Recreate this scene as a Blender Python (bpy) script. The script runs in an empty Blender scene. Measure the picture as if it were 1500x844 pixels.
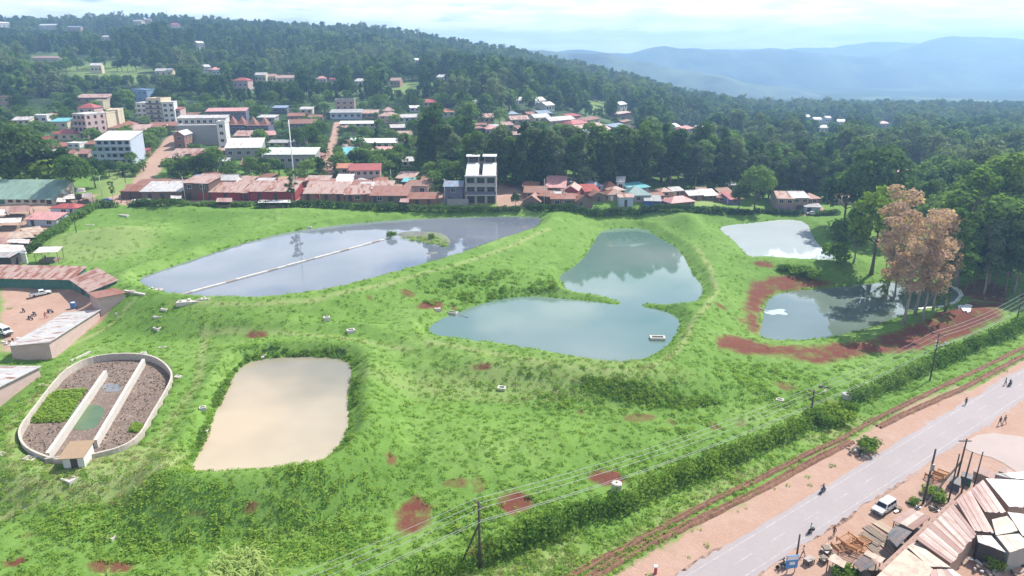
import bpy, bmesh, math, random
import numpy as np
from mathutils import Vector, Matrix, Euler
R = math.radians
sc = bpy.context.scene
col = sc.collection
rnd = random.Random(7)

# ------------------------------------------------------------------ camera
CAM_Z, FOC = 60.0, 1050.0
PITCH = math.atan(344 / FOC)
SP, CP = math.sin(PITCH), math.cos(PITCH)
cd = bpy.data.cameras.new('camera'); cam = bpy.data.objects.new('camera', cd); col.objects.link(cam)
cam.location = (0, 0, CAM_Z); cam.rotation_euler = (math.pi / 2 - PITCH, 0, 0)
cd.sensor_width = 36; cd.lens = 36 * FOC / 1500; cd.clip_start = 0.5; cd.clip_end = 60000
sc.camera = cam
# ------------------------------------------------------------------ sky
SUN_EL, SUN_AZ = R(52), R(52)          # azimuth from +Y towards +X
w = bpy.data.worlds.new('World'); sc.world = w; w.use_nodes = True
nt = w.node_tree; nt.nodes.clear()
def wn(t, **k):
    n = nt.nodes.new(t)
    for a, b in k.items(): setattr(n, a, b)
    return n
out = wn('ShaderNodeOutputWorld'); bg = wn('ShaderNodeBackground'); bg.inputs[1].default_value = 0.095
sky = wn('ShaderNodeTexSky', sky_type='NISHITA', sun_disc=False, sun_elevation=SUN_EL, sun_rotation=SUN_AZ,
         altitude=1500, air_density=1.0, dust_density=2.2, ozone_density=1.5)
tc = wn('ShaderNodeTexCoord'); sep = wn('ShaderNodeSeparateXYZ'); nt.links.new(tc.outputs['Generated'], sep.inputs[0])
zp = wn('ShaderNodeMath', operation='MAXIMUM'); nt.links.new(sep.outputs[2], zp.inputs[0]); zp.inputs[1].default_value = 0.0
za = wn('ShaderNodeMath', operation='ADD'); nt.links.new(zp.outputs[0], za.inputs[0]); za.inputs[1].default_value = 0.10
cmb = wn('ShaderNodeCombineXYZ')
for i in (0, 1):
    dv = wn('ShaderNodeMath', operation='DIVIDE'); nt.links.new(sep.outputs[i], dv.inputs[0]); nt.links.new(za.outputs[0], dv.inputs[1])
    nt.links.new(dv.outputs[0], cmb.inputs[i])
cmb.inputs[2].default_value = 3.7
nz = wn('ShaderNodeTexNoise'); nz.inputs['Scale'].default_value = 1.35; nz.inputs['Detail'].default_value = 7; nz.inputs['Roughness'].default_value = 0.55
nt.links.new(cmb.outputs[0], nz.inputs['Vector'])
rp = wn('ShaderNodeValToRGB'); rp.color_ramp.elements[0].position = 0.46; rp.color_ramp.elements[1].position = 0.56
rp.color_ramp.elements[1].color = (0.9, 0.9, 0.9, 1)
low = wn('ShaderNodeMapRange'); nt.links.new(sep.outputs[2], low.inputs[0]); low.inputs[1].default_value = 0.0; low.inputs[2].default_value = 0.42; low.inputs[3].default_value = 0.17; low.inputs[4].default_value = -0.05
cf = wn('ShaderNodeMath', operation='ADD'); nt.links.new(nz.outputs['Fac'], cf.inputs[0]); nt.links.new(low.outputs[0], cf.inputs[1])      # cloud banks gather towards the horizon
nt.links.new(cf.outputs[0], rp.inputs[0])
mx = wn('ShaderNodeMix', data_type='RGBA'); nt.links.new(rp.outputs[0], mx.inputs[0]); nt.links.new(sky.outputs[0], mx.inputs[6])
nz2 = wn('ShaderNodeTexNoise'); nz2.inputs['Scale'].default_value = 2.3; nz2.inputs['Detail'].default_value = 6; nt.links.new(cmb.outputs[0], nz2.inputs['Vector'])
cr2 = wn('ShaderNodeValToRGB'); cr2.color_ramp.elements[0].position = 0.38; cr2.color_ramp.elements[0].color = (7.6, 8.1, 8.4, 1); cr2.color_ramp.elements[1].position = 0.62; cr2.color_ramp.elements[1].color = (11.0, 11.2, 11.3, 1)
nt.links.new(nz2.outputs['Fac'], cr2.inputs[0]); nt.links.new(cr2.outputs[0], mx.inputs[7])      # grey bellies and bright tops
nt.links.new(mx.outputs[2], bg.inputs[0]); nt.links.new(bg.outputs[0], out.inputs[0])
# ------------------------------------------------------------------ sun
sd = bpy.data.lights.new('sun', 'SUN'); sd.energy = 4.2; sd.angle = R(0.55); sd.color = (1, 0.955, 0.88)
sun = bpy.data.objects.new('sun', sd); col.objects.link(sun)
sdir = Vector((math.sin(SUN_AZ) * math.cos(SUN_EL), math.cos(SUN_AZ) * math.cos(SUN_EL), math.sin(SUN_EL)))
sun.rotation_euler = sdir.to_track_quat('Z', 'Y').to_euler(); sun.location = (0, 0, 500)
# ------------------------------------------------------------------ exposure
sc.view_settings.view_transform = 'Standard'; sc.view_settings.look = 'None'
sc.view_settings.exposure = 1.0; sc.view_settings.gamma = 1.0; sc.view_settings.use_curve_mapping = False
sc.render.engine = 'CYCLES'; sc.cycles.use_denoising = True; sc.cycles.max_bounces = 6
sc.cycles.diffuse_bounces = 2; sc.cycles.glossy_bounces = 2; sc.cycles.volume_bounces = 0; sc.cycles.transparent_max_bounces = 8
sc.cycles.sample_clamp_indirect = 8

HAZE_D, HAZE_C = 0.00038, (0.38, 0.64, 1.0, 1)      # the air, built at the end
# ------------------------------------------------------------------ helpers
def tag(o, label=None, cat=None, group=None, kind=None):
    if label: o['label'] = label
    if cat: o['category'] = cat
    if group: o['group'] = group
    if kind: o['kind'] = kind
    return o
def empty(name, loc=(0, 0, 0), rz=0, label=None, cat=None, group=None):
    o = bpy.data.objects.new(name, None); col.objects.link(o); o.empty_display_size = 0.3
    o.location = loc; o.rotation_euler = (0, 0, rz)
    return tag(o, label, cat, group)
def mobj(name, me, parent=None, loc=(0, 0, 0), rot=(0, 0, 0), scale=None):
    o = bpy.data.objects.new(name, me); col.objects.link(o); o.parent = parent
    o.location = loc; o.rotation_euler = rot
    if scale: o.scale = scale
    return o
def copy_tree(o, parent=None):
    c = o.copy(); col.objects.link(c); c.parent = parent
    for ch in o.children: copy_tree(ch, c)
    return c
class MB:
    """collects shapes for one mesh"""
    def __init__(s): s.v = []; s.f = []; s.m = []
    def add(s, vs, fs, m=0):
        b = len(s.v); s.v += [tuple(p) for p in vs]; s.f += [tuple(i + b for i in f) for f in fs]; s.m += [m] * len(fs); return s
    def box(s, x0, x1, y0, y1, z0, z1, m=0, taper=0.0):
        t = taper
        return s.add([(x0, y0, z0), (x1, y0, z0), (x1, y1, z0), (x0, y1, z0), (x0 + t, y0 + t, z1), (x1 - t, y0 + t, z1), (x1 - t, y1 - t, z1), (x0 + t, y1 - t, z1)],
                     [(3, 2, 1, 0), (4, 5, 6, 7), (0, 1, 5, 4), (1, 2, 6, 5), (2, 3, 7, 6), (3, 0, 4, 7)], m)
    def prism(s, poly, z0, z1, m=0):
        n = len(poly); a = sum(poly[i][0] * poly[(i + 1) % n][1] - poly[(i + 1) % n][0] * poly[i][1] for i in range(n))
        if a < 0: poly = poly[::-1]
        vs = [(p[0], p[1], z0) for p in poly] + [(p[0], p[1], z1) for p in poly]
        return s.add(vs, [tuple(range(n - 1, -1, -1)), tuple(range(n, 2 * n))] + [(i, (i + 1) % n, n + (i + 1) % n, n + i) for i in range(n)], m)
    def slab(s, quad, t, m=0):
        """a thick sheet: quad = 4 points (counter-clockwise from above), thickness t downwards"""
        n = len(quad); vs = [tuple(p) for p in quad] + [(p[0], p[1], p[2] - t) for p in quad]
        return s.add(vs, [tuple(range(n)), tuple(range(2 * n - 1, n - 1, -1))] + [(i, n + i, n + (i + 1) % n, (i + 1) % n) for i in range(n)], m)
    def tube(s, pts, r, n=6, m=0, cap=True):
        pts = [Vector(p) for p in pts]; rs = r if isinstance(r, (list, tuple)) else [r] * len(pts)
        b = len(s.v)
        for i, p in enumerate(pts):
            d = (pts[min(i + 1, len(pts) - 1)] - pts[max(i - 1, 0)])
            d = d.normalized() if d.length > 1e-9 else Vector((0, 0, 1))
            a = d.cross(Vector((0, 0, 1)) if abs(d.z) < 0.9 else Vector((1, 0, 0))).normalized(); c = d.cross(a)
            for k in range(n):
                t = 2 * math.pi * k / n; s.v.append(tuple(p + (a * math.cos(t) + c * math.sin(t)) * rs[i]))
        for i in range(len(pts) - 1):
            for k in range(n):
                s.f.append((b + i * n + k, b + (i + 1) * n + k, b + (i + 1) * n + (k + 1) % n, b + i * n + (k + 1) % n)); s.m.append(m)
        if cap:
            s.f.append(tuple(b + k for k in range(n))); s.m.append(m)
            e = b + (len(pts) - 1) * n; s.f.append(tuple(e + k for k in range(n - 1, -1, -1))); s.m.append(m)
        return s
    def lathe(s, prof, n=16, m=0, c=(0, 0)):
        b = len(s.v)
        for (r, z) in prof:
            for k in range(n):
                t = 2 * math.pi * k / n; s.v.append((c[0] + r * math.cos(t), c[1] + r * math.sin(t), z))
        for i in range(len(prof) - 1):
            for k in range(n):
                s.f.append((b + i * n + k, b + i * n + (k + 1) % n, b + (i + 1) * n + (k + 1) % n, b + (i + 1) * n + k)); s.m.append(m)
        s.f.append(tuple(b + k for k in range(n - 1, -1, -1))); s.m.append(m)
        e = b + (len(prof) - 1) * n; s.f.append(tuple(e + k for k in range(n))); s.m.append(m)
        return s
    def mesh(s, name, mats, smooth=False):
        me = bpy.data.meshes.new(name); me.from_pydata(s.v, [], s.f)
        for mt in (mats if isinstance(mats, (list, tuple)) else [mats]): me.materials.append(mt)
        if len(me.materials) > 1: me.polygons.foreach_set('material_index', s.m)
        if smooth: me.polygons.foreach_set('use_smooth', [True] * len(me.polygons))
        me.update(); return me
    def build(s, name, mats, parent=None, smooth=False, loc=(0, 0, 0), rot=(0, 0, 0)):
        return mobj(name, s.mesh(name, mats, smooth), parent, loc, rot)
def np_mesh(name, V, F, mats, smooth=False, mi=None):
    """V (n,3) F (m,k) arrays"""
    me = bpy.data.meshes.new(name); k = F.shape[1]
    me.vertices.add(len(V)); me.vertices.foreach_set('co', np.asarray(V, np.float32).ravel())
    me.loops.add(F.size); me.loops.foreach_set('vertex_index', F.astype(np.int32).ravel())
    me.polygons.add(len(F)); me.polygons.foreach_set('loop_start', np.arange(0, F.size, k, dtype=np.int32))
    if smooth: me.polygons.foreach_set('use_smooth', np.ones(len(F), bool))
    for mt in (mats if isinstance(mats, (list, tuple)) else [mats]): me.materials.append(mt)
    if mi is not None: me.polygons.foreach_set('material_index', np.asarray(mi, np.int32))
    me.update(calc_edges=True); me.validate(); return me

# ------------------------------------------------------------------ materials
MATS = {}
def _new(name):
    m = bpy.data.materials.new(name); m.use_nodes = True; t = m.node_tree; b = t.nodes['Principled BSDF']
    return m, t, b
def _n(t, typ, **k):
    n = t.nodes.new(typ)
    for a, v in k.items():
        if a in n.bl_rna.properties: setattr(n, a, v)
        else: n.inputs[a].default_value = v
    return n
def ramp(t, fac, stops, interp='LINEAR'):
    r = t.nodes.new('ShaderNodeValToRGB'); r.color_ramp.interpolation = interp
    e = r.color_ramp.elements
    while len(e) < len(stops): e.new(0.5)
    for el, (p, c) in zip(e, stops): el.position = p; el.color = (*c, 1) if len(c) == 3 else c
    t.links.new(fac, r.inputs[0]); return r
def mixc(t, fac, a, b, mode='MIX'):
    m = t.nodes.new('ShaderNodeMix'); m.data_type = 'RGBA'; m.blend_type = mode
    for sock, v in ((m.inputs[0], fac), (m.inputs[6], a), (m.inputs[7], b)):
        if isinstance(v, bpy.types.NodeSocket): t.links.new(v, sock)
        else: sock.default_value = v if isinstance(v, (int, float)) else ((*v, 1) if len(v) == 3 else v)
    return m.outputs[2]
def math_n(t, op, a, b=0.0, clamp=False):
    m = t.nodes.new('ShaderNodeMath'); m.operation = op; m.use_clamp = clamp
    for s_, v in ((m.inputs[0], a), (m.inputs[1], b)):
        if isinstance(v, bpy.types.NodeSocket): t.links.new(v, s_)
        else: s_.default_value = v
    return m.outputs[0]
def bump(t, b, height, strength=0.4, dist=0.05):
    bn = t.nodes.new('ShaderNodeBump'); bn.inputs['Strength'].default_value = strength; bn.inputs['Distance'].default_value = dist
    t.links.new(height, bn.inputs['Height']); t.links.new(bn.outputs[0], b.inputs['Normal'])
def noise(t, scale, detail=4, rough=0.55, vec=None):
    n = t.nodes.new('ShaderNodeTexNoise'); n.inputs['Scale'].default_value = scale; n.inputs['Detail'].default_value = detail; n.inputs['Roughness'].default_value = rough
    if vec is not None: t.links.new(vec, n.inputs['Vector'])
    return n
def paint(key, c, rough=0.7, var=0.25, scale=0.8, dirt=(0.23, 0.13, 0.08), dirty=0.25, metal=0.0):
    """painted / plastered / concrete surface: colour with mottling and stains"""
    if key in MATS: return MATS[key]
    m, t, b = _new(key); o = t.nodes.new('ShaderNodeTexCoord').outputs['Object']
    n1 = noise(t, scale, 6, 0.6, o); n2 = noise(t, scale * 5, 4, 0.6, o)
    a = mixc(t, n1.outputs['Fac'], tuple(x * (1 - var) for x in c), tuple(min(1, x * (1 + var * 0.7)) for x in c))
    st = ramp(t, n2.outputs['Fac'], [(0.50, (0, 0, 0)), (0.75, (dirty,) * 3)])
    a = mixc(t, st.outputs[0], a, dirt)
    t.links.new(a, b.inputs['Base Color']); b.inputs['Roughness'].default_value = rough; b.inputs['Metallic'].default_value = metal
    bump(t, b, n2.outputs['Fac'], 0.25, 0.03)
    MATS[key] = m; return m
def tin(key, c, rust=(0.20, 0.075, 0.045), amount=0.4, axis=0, pitch=0.12, rough=0.5):
    """corrugated iron: ribs in relief, sheet joints, rust running down the slope"""
    if key in MATS: return MATS[key]
    m, t, b = _new(key); tcn = t.nodes.new('ShaderNodeTexCoord'); o = tcn.outputs['Object']
    s = t.nodes.new('ShaderNodeSeparateXYZ'); t.links.new(o, s.inputs[0]); X = s.outputs[axis]; Yc = s.outputs[1 - axis]
    rib = math_n(t, 'SINE', math_n(t, 'MULTIPLY', X, 2 * math.pi / (pitch * 2)))
    sheet = math_n(t, 'FLOOR', math_n(t, 'DIVIDE', X, 0.9))
    row = math_n(t, 'FLOOR', math_n(t, 'DIVIDE', Yc, 2.4))
    cv = t.nodes.new('ShaderNodeCombineXYZ'); t.links.new(sheet, cv.inputs[0]); t.links.new(row, cv.inputs[1])
    oi = t.nodes.new('ShaderNodeObjectInfo'); t.links.new(math_n(t, 'MULTIPLY', oi.outputs['Random'], 91.0), cv.inputs[2])
    wn_ = t.nodes.new('ShaderNodeTexWhiteNoise'); wn_.noise_dimensions = '3D'; t.links.new(cv.outputs[0], wn_.inputs['Vector'])
    mp = t.nodes.new('ShaderNodeMapping'); t.links.new(o, mp.inputs[0]); sc3 = [0.35, 0.35, 0.35]; sc3[axis] = 1.6; mp.inputs['Scale'].default_value = sc3
    n1 = noise(t, 1.3, 6, 0.65, mp.outputs[0])
    f = math_n(t, 'ADD', n1.outputs['Fac'], math_n(t, 'MULTIPLY', math_n(t, 'SUBTRACT', wn_.outputs['Value'], 0.5), 0.42))
    f = math_n(t, 'ADD', f, math_n(t, 'MULTIPLY', math_n(t, 'SUBTRACT', oi.outputs['Random'], 0.5), 0.12))
    r = ramp(t, f, [(0.72 - amount * 0.55, (0, 0, 0)), (0.92 - amount * 0.5, (1, 1, 1))])
    tint = mixc(t, wn_.outputs['Value'], tuple(x * 0.8 for x in c), tuple(min(x * 1.12, 0.85) for x in c))
    rc = mixc(t, noise(t, 4, 3, 0.6, o).outputs['Fac'], tuple(x * 0.7 for x in rust), tuple(x * 1.5 for x in rust))
    a = mixc(t, r.outputs[0], tint, rc)
    t.links.new(a, b.inputs['Base Color']); b.inputs['Roughness'].default_value = rough; b.inputs['Specular IOR Level'].default_value = 0.35
    bump(t, b, rib, 0.5, 0.03)
    MATS[key] = m; return m
def plain(key, c, rough=0.6, metal=0.0, spec=0.5):
    if key in MATS: return MATS[key]
    m, t, b = _new(key); o = t.nodes.new('ShaderNodeTexCoord').outputs['Object']
    n1 = noise(t, 2.0, 4, 0.6, o)
    t.links.new(mixc(t, n1.outputs['Fac'], tuple(x * 0.85 for x in c), tuple(min(1, x * 1.12) for x in c)), b.inputs['Base Color'])
    b.inputs['Roughness'].default_value = rough; b.inputs['Metallic'].default_value = metal; b.inputs['Specular IOR Level'].default_value = spec
    MATS[key] = m; return m
def leafmat(key, c1, c2, c3=None, trans=0.42):
    """foliage: colour differs from tree to tree and from clump to clump"""
    if key in MATS: return MATS[key]
    m, t, b = _new(key); t.nodes.remove(b); o = t.nodes.new('ShaderNodeTexCoord').outputs['Object']
    oi = t.nodes.new('ShaderNodeObjectInfo'); geo = t.nodes.new('ShaderNodeNewGeometry')
    n1 = noise(t, 0.45, 3, 0.6, o)
    f = math_n(t, 'ADD', math_n(t, 'MULTIPLY', oi.outputs['Random'], 0.55), math_n(t, 'MULTIPLY', n1.outputs['Fac'], 0.45))
    a = ramp(t, f, [(0.15, c1), (0.55, c2), (0.9, c3 or c2)]).outputs[0]
    a = mixc(t, geo.outputs['Random Per Island'], a, mixc(t, 1.0, a, (1.35, 1.3, 1.2), 'MULTIPLY'))
    d = t.nodes.new('ShaderNodeBsdfDiffuse'); tr = t.nodes.new('ShaderNodeBsdfTranslucent'); ms = t.nodes.new('ShaderNodeMixShader'); ms.inputs[0].default_value = trans
    t.links.new(a, d.inputs[0]); t.links.new(mixc(t, 1.0, a, (1.15, 1.2, 0.6), 'MULTIPLY'), tr.inputs[0])
    t.links.new(d.outputs[0], ms.inputs[1]); t.links.new(tr.outputs[0], ms.inputs[2])
    t.links.new(ms.outputs[0], t.nodes['Material Output'].inputs[0])
    MATS[key] = m; return m
# ================================================================== the lie of the land
def sstep(a, b, x):
    t = np.clip((x - a) / (b - a), 0, 1); return t * t * (3 - 2 * t)
def vnoise(x, y, s, seed=0):
    x = np.asarray(x, float) / s; y = np.asarray(y, float) / s
    xi = np.floor(x); yi = np.floor(y); fx = x - xi; fy = y - yi; fx = fx * fx * (3 - 2 * fx); fy = fy * fy * (3 - 2 * fy)
    def h(a, b):
        n = np.sin(a * 127.1 + b * 311.7 + seed * 74.7) * 43758.5453; return n - np.floor(n)
    return (h(xi, yi) * (1 - fx) + h(xi + 1, yi) * fx) * (1 - fy) + (h(xi, yi + 1) * (1 - fx) + h(xi + 1, yi + 1) * fx) * fy
def fbm(x, y, s, o=3, seed=0):
    a = 0; w_ = 0
    for i in range(o): k = 0.5 ** i; a = a + vnoise(x, y, s * k, seed + i * 13) * k; w_ += k
    return a / w_
def sdf(poly, X, Y):
    """signed distance to a closed polygon, negative inside"""
    X = np.asarray(X, float); Y = np.asarray(Y, float); d = np.full(X.shape, 1e9); ins = np.zeros(X.shape, bool)
    P = np.asarray(poly, float); n = len(P)
    for i in range(n):
        ax, ay = P[i]; bx, by = P[(i + 1) % n]; ex, ey = bx - ax, by - ay; L = ex * ex + ey * ey + 1e-12
        t = np.clip(((X - ax) * ex + (Y - ay) * ey) / L, 0, 1); d = np.minimum(d, (X - ax - t * ex) ** 2 + (Y - ay - t * ey) ** 2)
        c = (ay > Y) != (by > Y); ins ^= c & (X < (bx - ax) * (Y - ay) / (by - ay + 1e-12) + ax)
    d = np.sqrt(d); return np.where(ins, -d, d)
def sdf_near(poly, X, Y, m=26.0):
    P = np.asarray(poly, float); X = np.asarray(X, float); Y = np.asarray(Y, float); d = np.full(X.shape, 60.0)
    k = (X > P[:, 0].min() - m) & (X < P[:, 0].max() + m) & (Y > P[:, 1].min() - m) & (Y < P[:, 1].max() + m)
    if k.any(): d[k] = sdf(P, X[k], Y[k])
    return d
def dline(pts, X, Y):
    X = np.asarray(X, float); Y = np.asarray(Y, float); d = np.full(X.shape, 1e9); P = np.asarray(pts, float)
    for i in range(len(P) - 1):
        ax, ay = P[i]; ex, ey = P[i + 1] - P[i]; L = ex * ex + ey * ey + 1e-12
        t = np.clip(((X - ax) * ex + (Y - ay) * ey) / L, 0, 1); d = np.minimum(d, (X - ax - t * ex) ** 2 + (Y - ay - t * ey) ** 2)
    return np.sqrt(d)
def ray(px, py):
    u = (px - 750) / FOC; v = (py - 422) / FOC; return u, CP - v * SP, -(SP + v * CP)
def W(px, py, z):
    """the point of the level z that the line of sight through a picture point meets"""
    a, b, c = ray(px, py); t = (z - CAM_Z) / c; return Vector((a * t, b * t, z))
def zat(px, py, p):
    """height at which the line of sight passes over the ground point p"""
    a, b, c = ray(px, py); return CAM_Z + c * p[1] / b
def Wp(poly, z): return [tuple(W(x, y, z)[:2]) for x, y in poly]
def chaikin(P, n=2):
    P = [tuple(p) for p in P]
    for _ in range(n):
        Q = []
        for i in range(len(P)):
            a, b = P[i], P[(i + 1) % len(P)]; Q += [(a[0] * .75 + b[0] * .25, a[1] * .75 + b[1] * .25), (a[0] * .25 + b[0] * .75, a[1] * .25 + b[1] * .75)]
        P = Q
    return P
POND = {}
def pond(key, z, px, crest, blend): POND[key] = dict(z=z, poly=chaikin(Wp(px, z), 1), crest=crest, blend=blend)
pond('top', 9.0, [(204,408),(230,398),(290,378),(350,358),(420,340),(500,329),(580,322),(660,319),(740,317),(790,318),(795,323),(785,333),(760,343),(720,355),(680,370),(640,383),(590,397),(540,411),(490,424),(430,434),(370,438),(310,437),(255,432),(225,424),(207,416)], 1.5, 15)
pond('mid', 5.0, [(625,486),(634,474),(655,463),(690,450),(730,438),(770,434),(810,436),(850,440),(880,443),(907,447),(910,442),(880,435),(850,431),(832,428),(821,412),(820,403),(840,392),(858,375),(870,355),(878,341),(895,335),(945,334),(960,345),(985,358),(1000,372),(1008,390),(1020,408),(1030,420),(1028,435),(1015,445),(990,448),(965,447),(942,445),(940,450),(965,453),(985,460),(997,471),(993,487),(980,504),(960,520),(935,530),(900,533),(860,528),(800,517),(740,507),(680,499),(640,495)], 1.7, 15)
pond('brown', 4.0, [(278,690),(290,668),(302,640),(312,612),(330,575),(345,545),(365,530),(400,524),(450,522),(500,525),(515,534),(514,560),(509,590),(512,620),(502,645),(482,668),(460,680),(420,686),(350,691),(300,693)], 2.0, 12)
pond('right', 3.0, [(1112,492),(1117,470),(1120,452),(1124,440),(1137,431),(1165,426),(1215,423),(1240,418),(1300,413),(1360,415),(1395,421),(1408,432),(1402,443),(1380,450),(1345,453),(1322,461),(1305,470),(1280,480),(1240,490),(1200,497),(1150,499),(1120,497)], 0.9, 12)
pond('far', 6.0, [(1053,333),(1075,329),(1110,326),(1150,321),(1182,325),(1190,345),(1200,360),(1222,375),(1227,382),(1190,381),(1150,379),(1115,376),(1100,378),(1090,370),(1075,352),(1060,342)], 1.0, 11)
# the concrete basin: outline of its wall, level of its rim
BASIN_Z = 5.0
BASIN = chaikin(Wp([(27,628),(45,605),(75,565),(97,541),(130,525),(170,519),(212,520),(235,527),(252,543),(254,556),(240,582),(222,612),(207,640),(180,658),(140,668),(90,678),(65,672),(38,660),(27,645)], BASIN_Z), 2)

ZY = [(-500, -2), (40, -1), (65, 0), (105, 2), (135, 5), (165, 7), (200, 9.5), (228, 12), (300, 16), (400, 22), (600, 30), (20000, 30)]
def base(X, Y):
    z = sum(np.interp(Y + k, [a for a, b in ZY], [b for a, b in ZY]) for k in (-12, 0, 12)) / 3
    return z * (1 - 0.42 * sstep(15, 95, X) * sstep(90, 150, Y)) - 0.012 * np.clip(-X - 120, 0, 300) * 0
RU = [-2.5, -0.75, -0.62, -0.46, -0.38, -0.28, -0.18, -0.09, 0.0, 0.09, 0.17, 0.24, 0.35, 0.8, 2.5]
RPY = [30, 40, 44, 37, 46, 52, 56, 72, 90, 114, 136, 162, 186, 190, 190]      # ground line of the ridge below its trees
RD = [1250, 1250, 1250, 1200, 1200, 1180, 1150, 1080, 1000, 900, 830, 740, 700, 700, 700]
def far_z(X, Y):
    Yc = np.maximum(Y, 60.0); u = np.clip(X / Yc, -2.4, 2.4); rd = np.interp(u, RU, RD); py = np.interp(u, RU, RPY)
    v = (py - 422) / FOC; zr = CAM_Z - rd * (SP + v * CP) / (CP - v * SP)
    zn = base(X, np.minimum(Y, 300.0)); t = sstep(0, 1, (Y - 240) / (rd - 240)) * 0.75 + np.clip((Y - 240) / (rd - 240), 0, 1) * 0.25
    z = zn + (zr - zn) * t
    hills = (fbm(X, Y, 260, 3, 5) - 0.5) * 34 * sstep(330, 600, Y) * (1 - sstep(rd * 0.8, rd, Y)) * sstep(0.3, -0.1, u)
    z = z + hills
    drop = sstep(0, 1, (Y - rd) / 900)
    plainz = -62 + (fbm(X, Y, 2600, 3, 9) - 0.5) * 24 + (fbm(X, Y, 500, 3, 2) - 0.5) * 16
    return z * (1 - drop) + plainz * drop
MOUNDS = []   # (x, y, radius x, radius y, angle, height)
def mound(px, py, z, rx, ry, ang, h):
    p = W(px, py, z); MOUNDS.append((p.x, p.y, rx, ry, R(ang), h * 1.5))
mound(165, 352, 9, 16, 7, 10, 2.0); mound(255, 318, 10.5, 15, 5, -5, 1.6); mound(430, 318, 10.5, 32, 4, 4, 1.0)
mound(1035, 385, 6.5, 5, 16, -12, 1.6); mound(1000, 322, 9, 12, 6, 0, 1.6); mound(610, 412, 7.5, 26, 6, 14, 1.4)
mound(440, 487, 5.2, 30, 3.2, -3, 1.1); mound(600, 505, 5, 14, 3, -28, 0.9); mound(840, 545, 4.5, 26, 3.6, -6, 1.3)
mound(960, 575, 3, 16, 5, 5, 1.0); mound(620, 650, 2.2, 14, 9, 20, 0.7); mound(1270, 480, 3.2, 20, 4, 12, 1.4); mound(1400, 470, 3, 14, 5, 15, 1.6)
mound(130, 745, 3, 12, 6, 10, 0.6); mound(800, 650, 2, 18, 8, 15, 0.6)
ROAD_L = [W(993, 844, 0), W(1100, 783, 0.2), W(1367, 630, 0.8), W(1500, 546, 1.4)]
ROAD_R = [W(1127, 840, 0), W(1327, 707, 0.4), W(1420, 645, 0.8), W(1500, 592, 1.2)]
def road_lines():
    L0, L1 = ROAD_L[0], ROAD_L[-1]; d = (L1 - L0).xy.normalized(); nrm = Vector((d.y, -d.x))
    wd = sum((p.xy - L0.xy).dot(nrm) for p in ROAD_R) / len(ROAD_R)
    return L0.xy, d, nrm, wd
RO, RDIR, RN, RW_ = road_lines()
def road_sd(X, Y):
    """distance along and across the road"""
    ax = (np.asarray(X) - RO.x) * RDIR.x + (np.asarray(Y) - RO.y) * RDIR.y; ac = (np.asarray(X) - RO.x) * RN.x + (np.asarray(Y) - RO.y) * RN.y
    return ax, ac
def smooth_z(X, Y):
    X = np.asarray(X, float); Y = np.asarray(Y, float); k = sstep(235, 300, Y); return base(X, Y) * (1 - k) + far_z(X, Y) * k
def H(X, Y, noise_=True):
    X = np.asarray(X, float); Y = np.asarray(Y, float); z = smooth_z(X, Y)
    for (mx_, my_, rx, ry, a, h) in MOUNDS:
        dx = X - mx_; dy = Y - my_; ca, sa = math.cos(a), math.sin(a)
        z = z + h * np.exp(-(((dx * ca + dy * sa) / rx) ** 2 + ((-dx * sa + dy * ca) / ry) ** 2))
    if noise_:
        near = 1 - sstep(240, 330, Y); al, ac = road_sd(X, Y); k = near * sstep(1.5, 9, np.maximum(-ac, ac - RW_ - 2))
        z = z + k * ((fbm(X, Y, 14, 3, 3) - 0.5) * 1.1 + (fbm(X, Y, 2.6, 2, 8) - 0.5) * 0.30)
    for p in POND.values():
        d = sdf_near(p['poly'], X, Y)
        prof = np.where(d < 0, p['z'] - np.minimum(1.5, -d * 0.45), p['z'] + p['crest'] * sstep(0, 3.6, d) + np.minimum(d, 0.5) * 0.25)
        if noise_: prof = prof + np.where(d > 0, (fbm(X, Y, 2.2, 2, 21) - 0.5) * 0.4 * sstep(0, 2, d), 0)
        k = 1 - sstep(3.0, p['blend'], d); z = z * (1 - k) + prof * k
    d = sdf_near(BASIN, X, Y); prof = np.where(d < -0.15, BASIN_Z - 2.2, BASIN_Z - 0.35); k = 1 - sstep(2.5, 9, d); z = z * (1 - k) + prof * k
    al, ac = road_sd(X, Y); inr = (ac > 0.3) & (ac < RW_ - 0.3) & (al > -40) & (al < 190); z = np.where(inr, z - 0.15, z)
    return z
def Hg(X, Y):
    """height of the built ground sheet (between its grid points)"""
    X = np.clip(np.asarray(X, float), AX[0], AX[-2]); Y = np.clip(np.asarray(Y, float), AY[0], AY[-2])
    i = np.clip(np.searchsorted(AX, X, 'right') - 1, 0, len(AX) - 2); j = np.clip(np.searchsorted(AY, Y, 'right') - 1, 0, len(AY) - 2)
    fx = (X - AX[i]) / (AX[i + 1] - AX[i]); fy = (Y - AY[j]) / (AY[j + 1] - AY[j])
    return (ZG[j, i] * (1 - fx) + ZG[j, i + 1] * fx) * (1 - fy) + (ZG[j + 1, i] * (1 - fx) + ZG[j + 1, i + 1] * fx) * fy
def h1(x, y): return float(Hg(np.array([x]), np.array([y]))[0])
_TS = np.concatenate([np.linspace(50, 330, 900), np.geomspace(331, 2600, 500)])
def G(px, py):
    """the point of the ground that the line of sight through a picture point meets"""
    a, b, c = ray(px, py); t = _TS / b; d = CAM_Z + t * c - Hg(t * a, t * b); i = int(np.argmax(d <= 0))
    if d[i] > 0: i = len(t) - 1
    k = max(i - 1, 0); f = d[k] / (d[k] - d[i] + 1e-9) if i > k else 0; tt = t[k] + (t[i] - t[k]) * min(max(f, 0), 1)
    return Vector((tt * a, tt * b, CAM_Z + tt * c))
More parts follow.
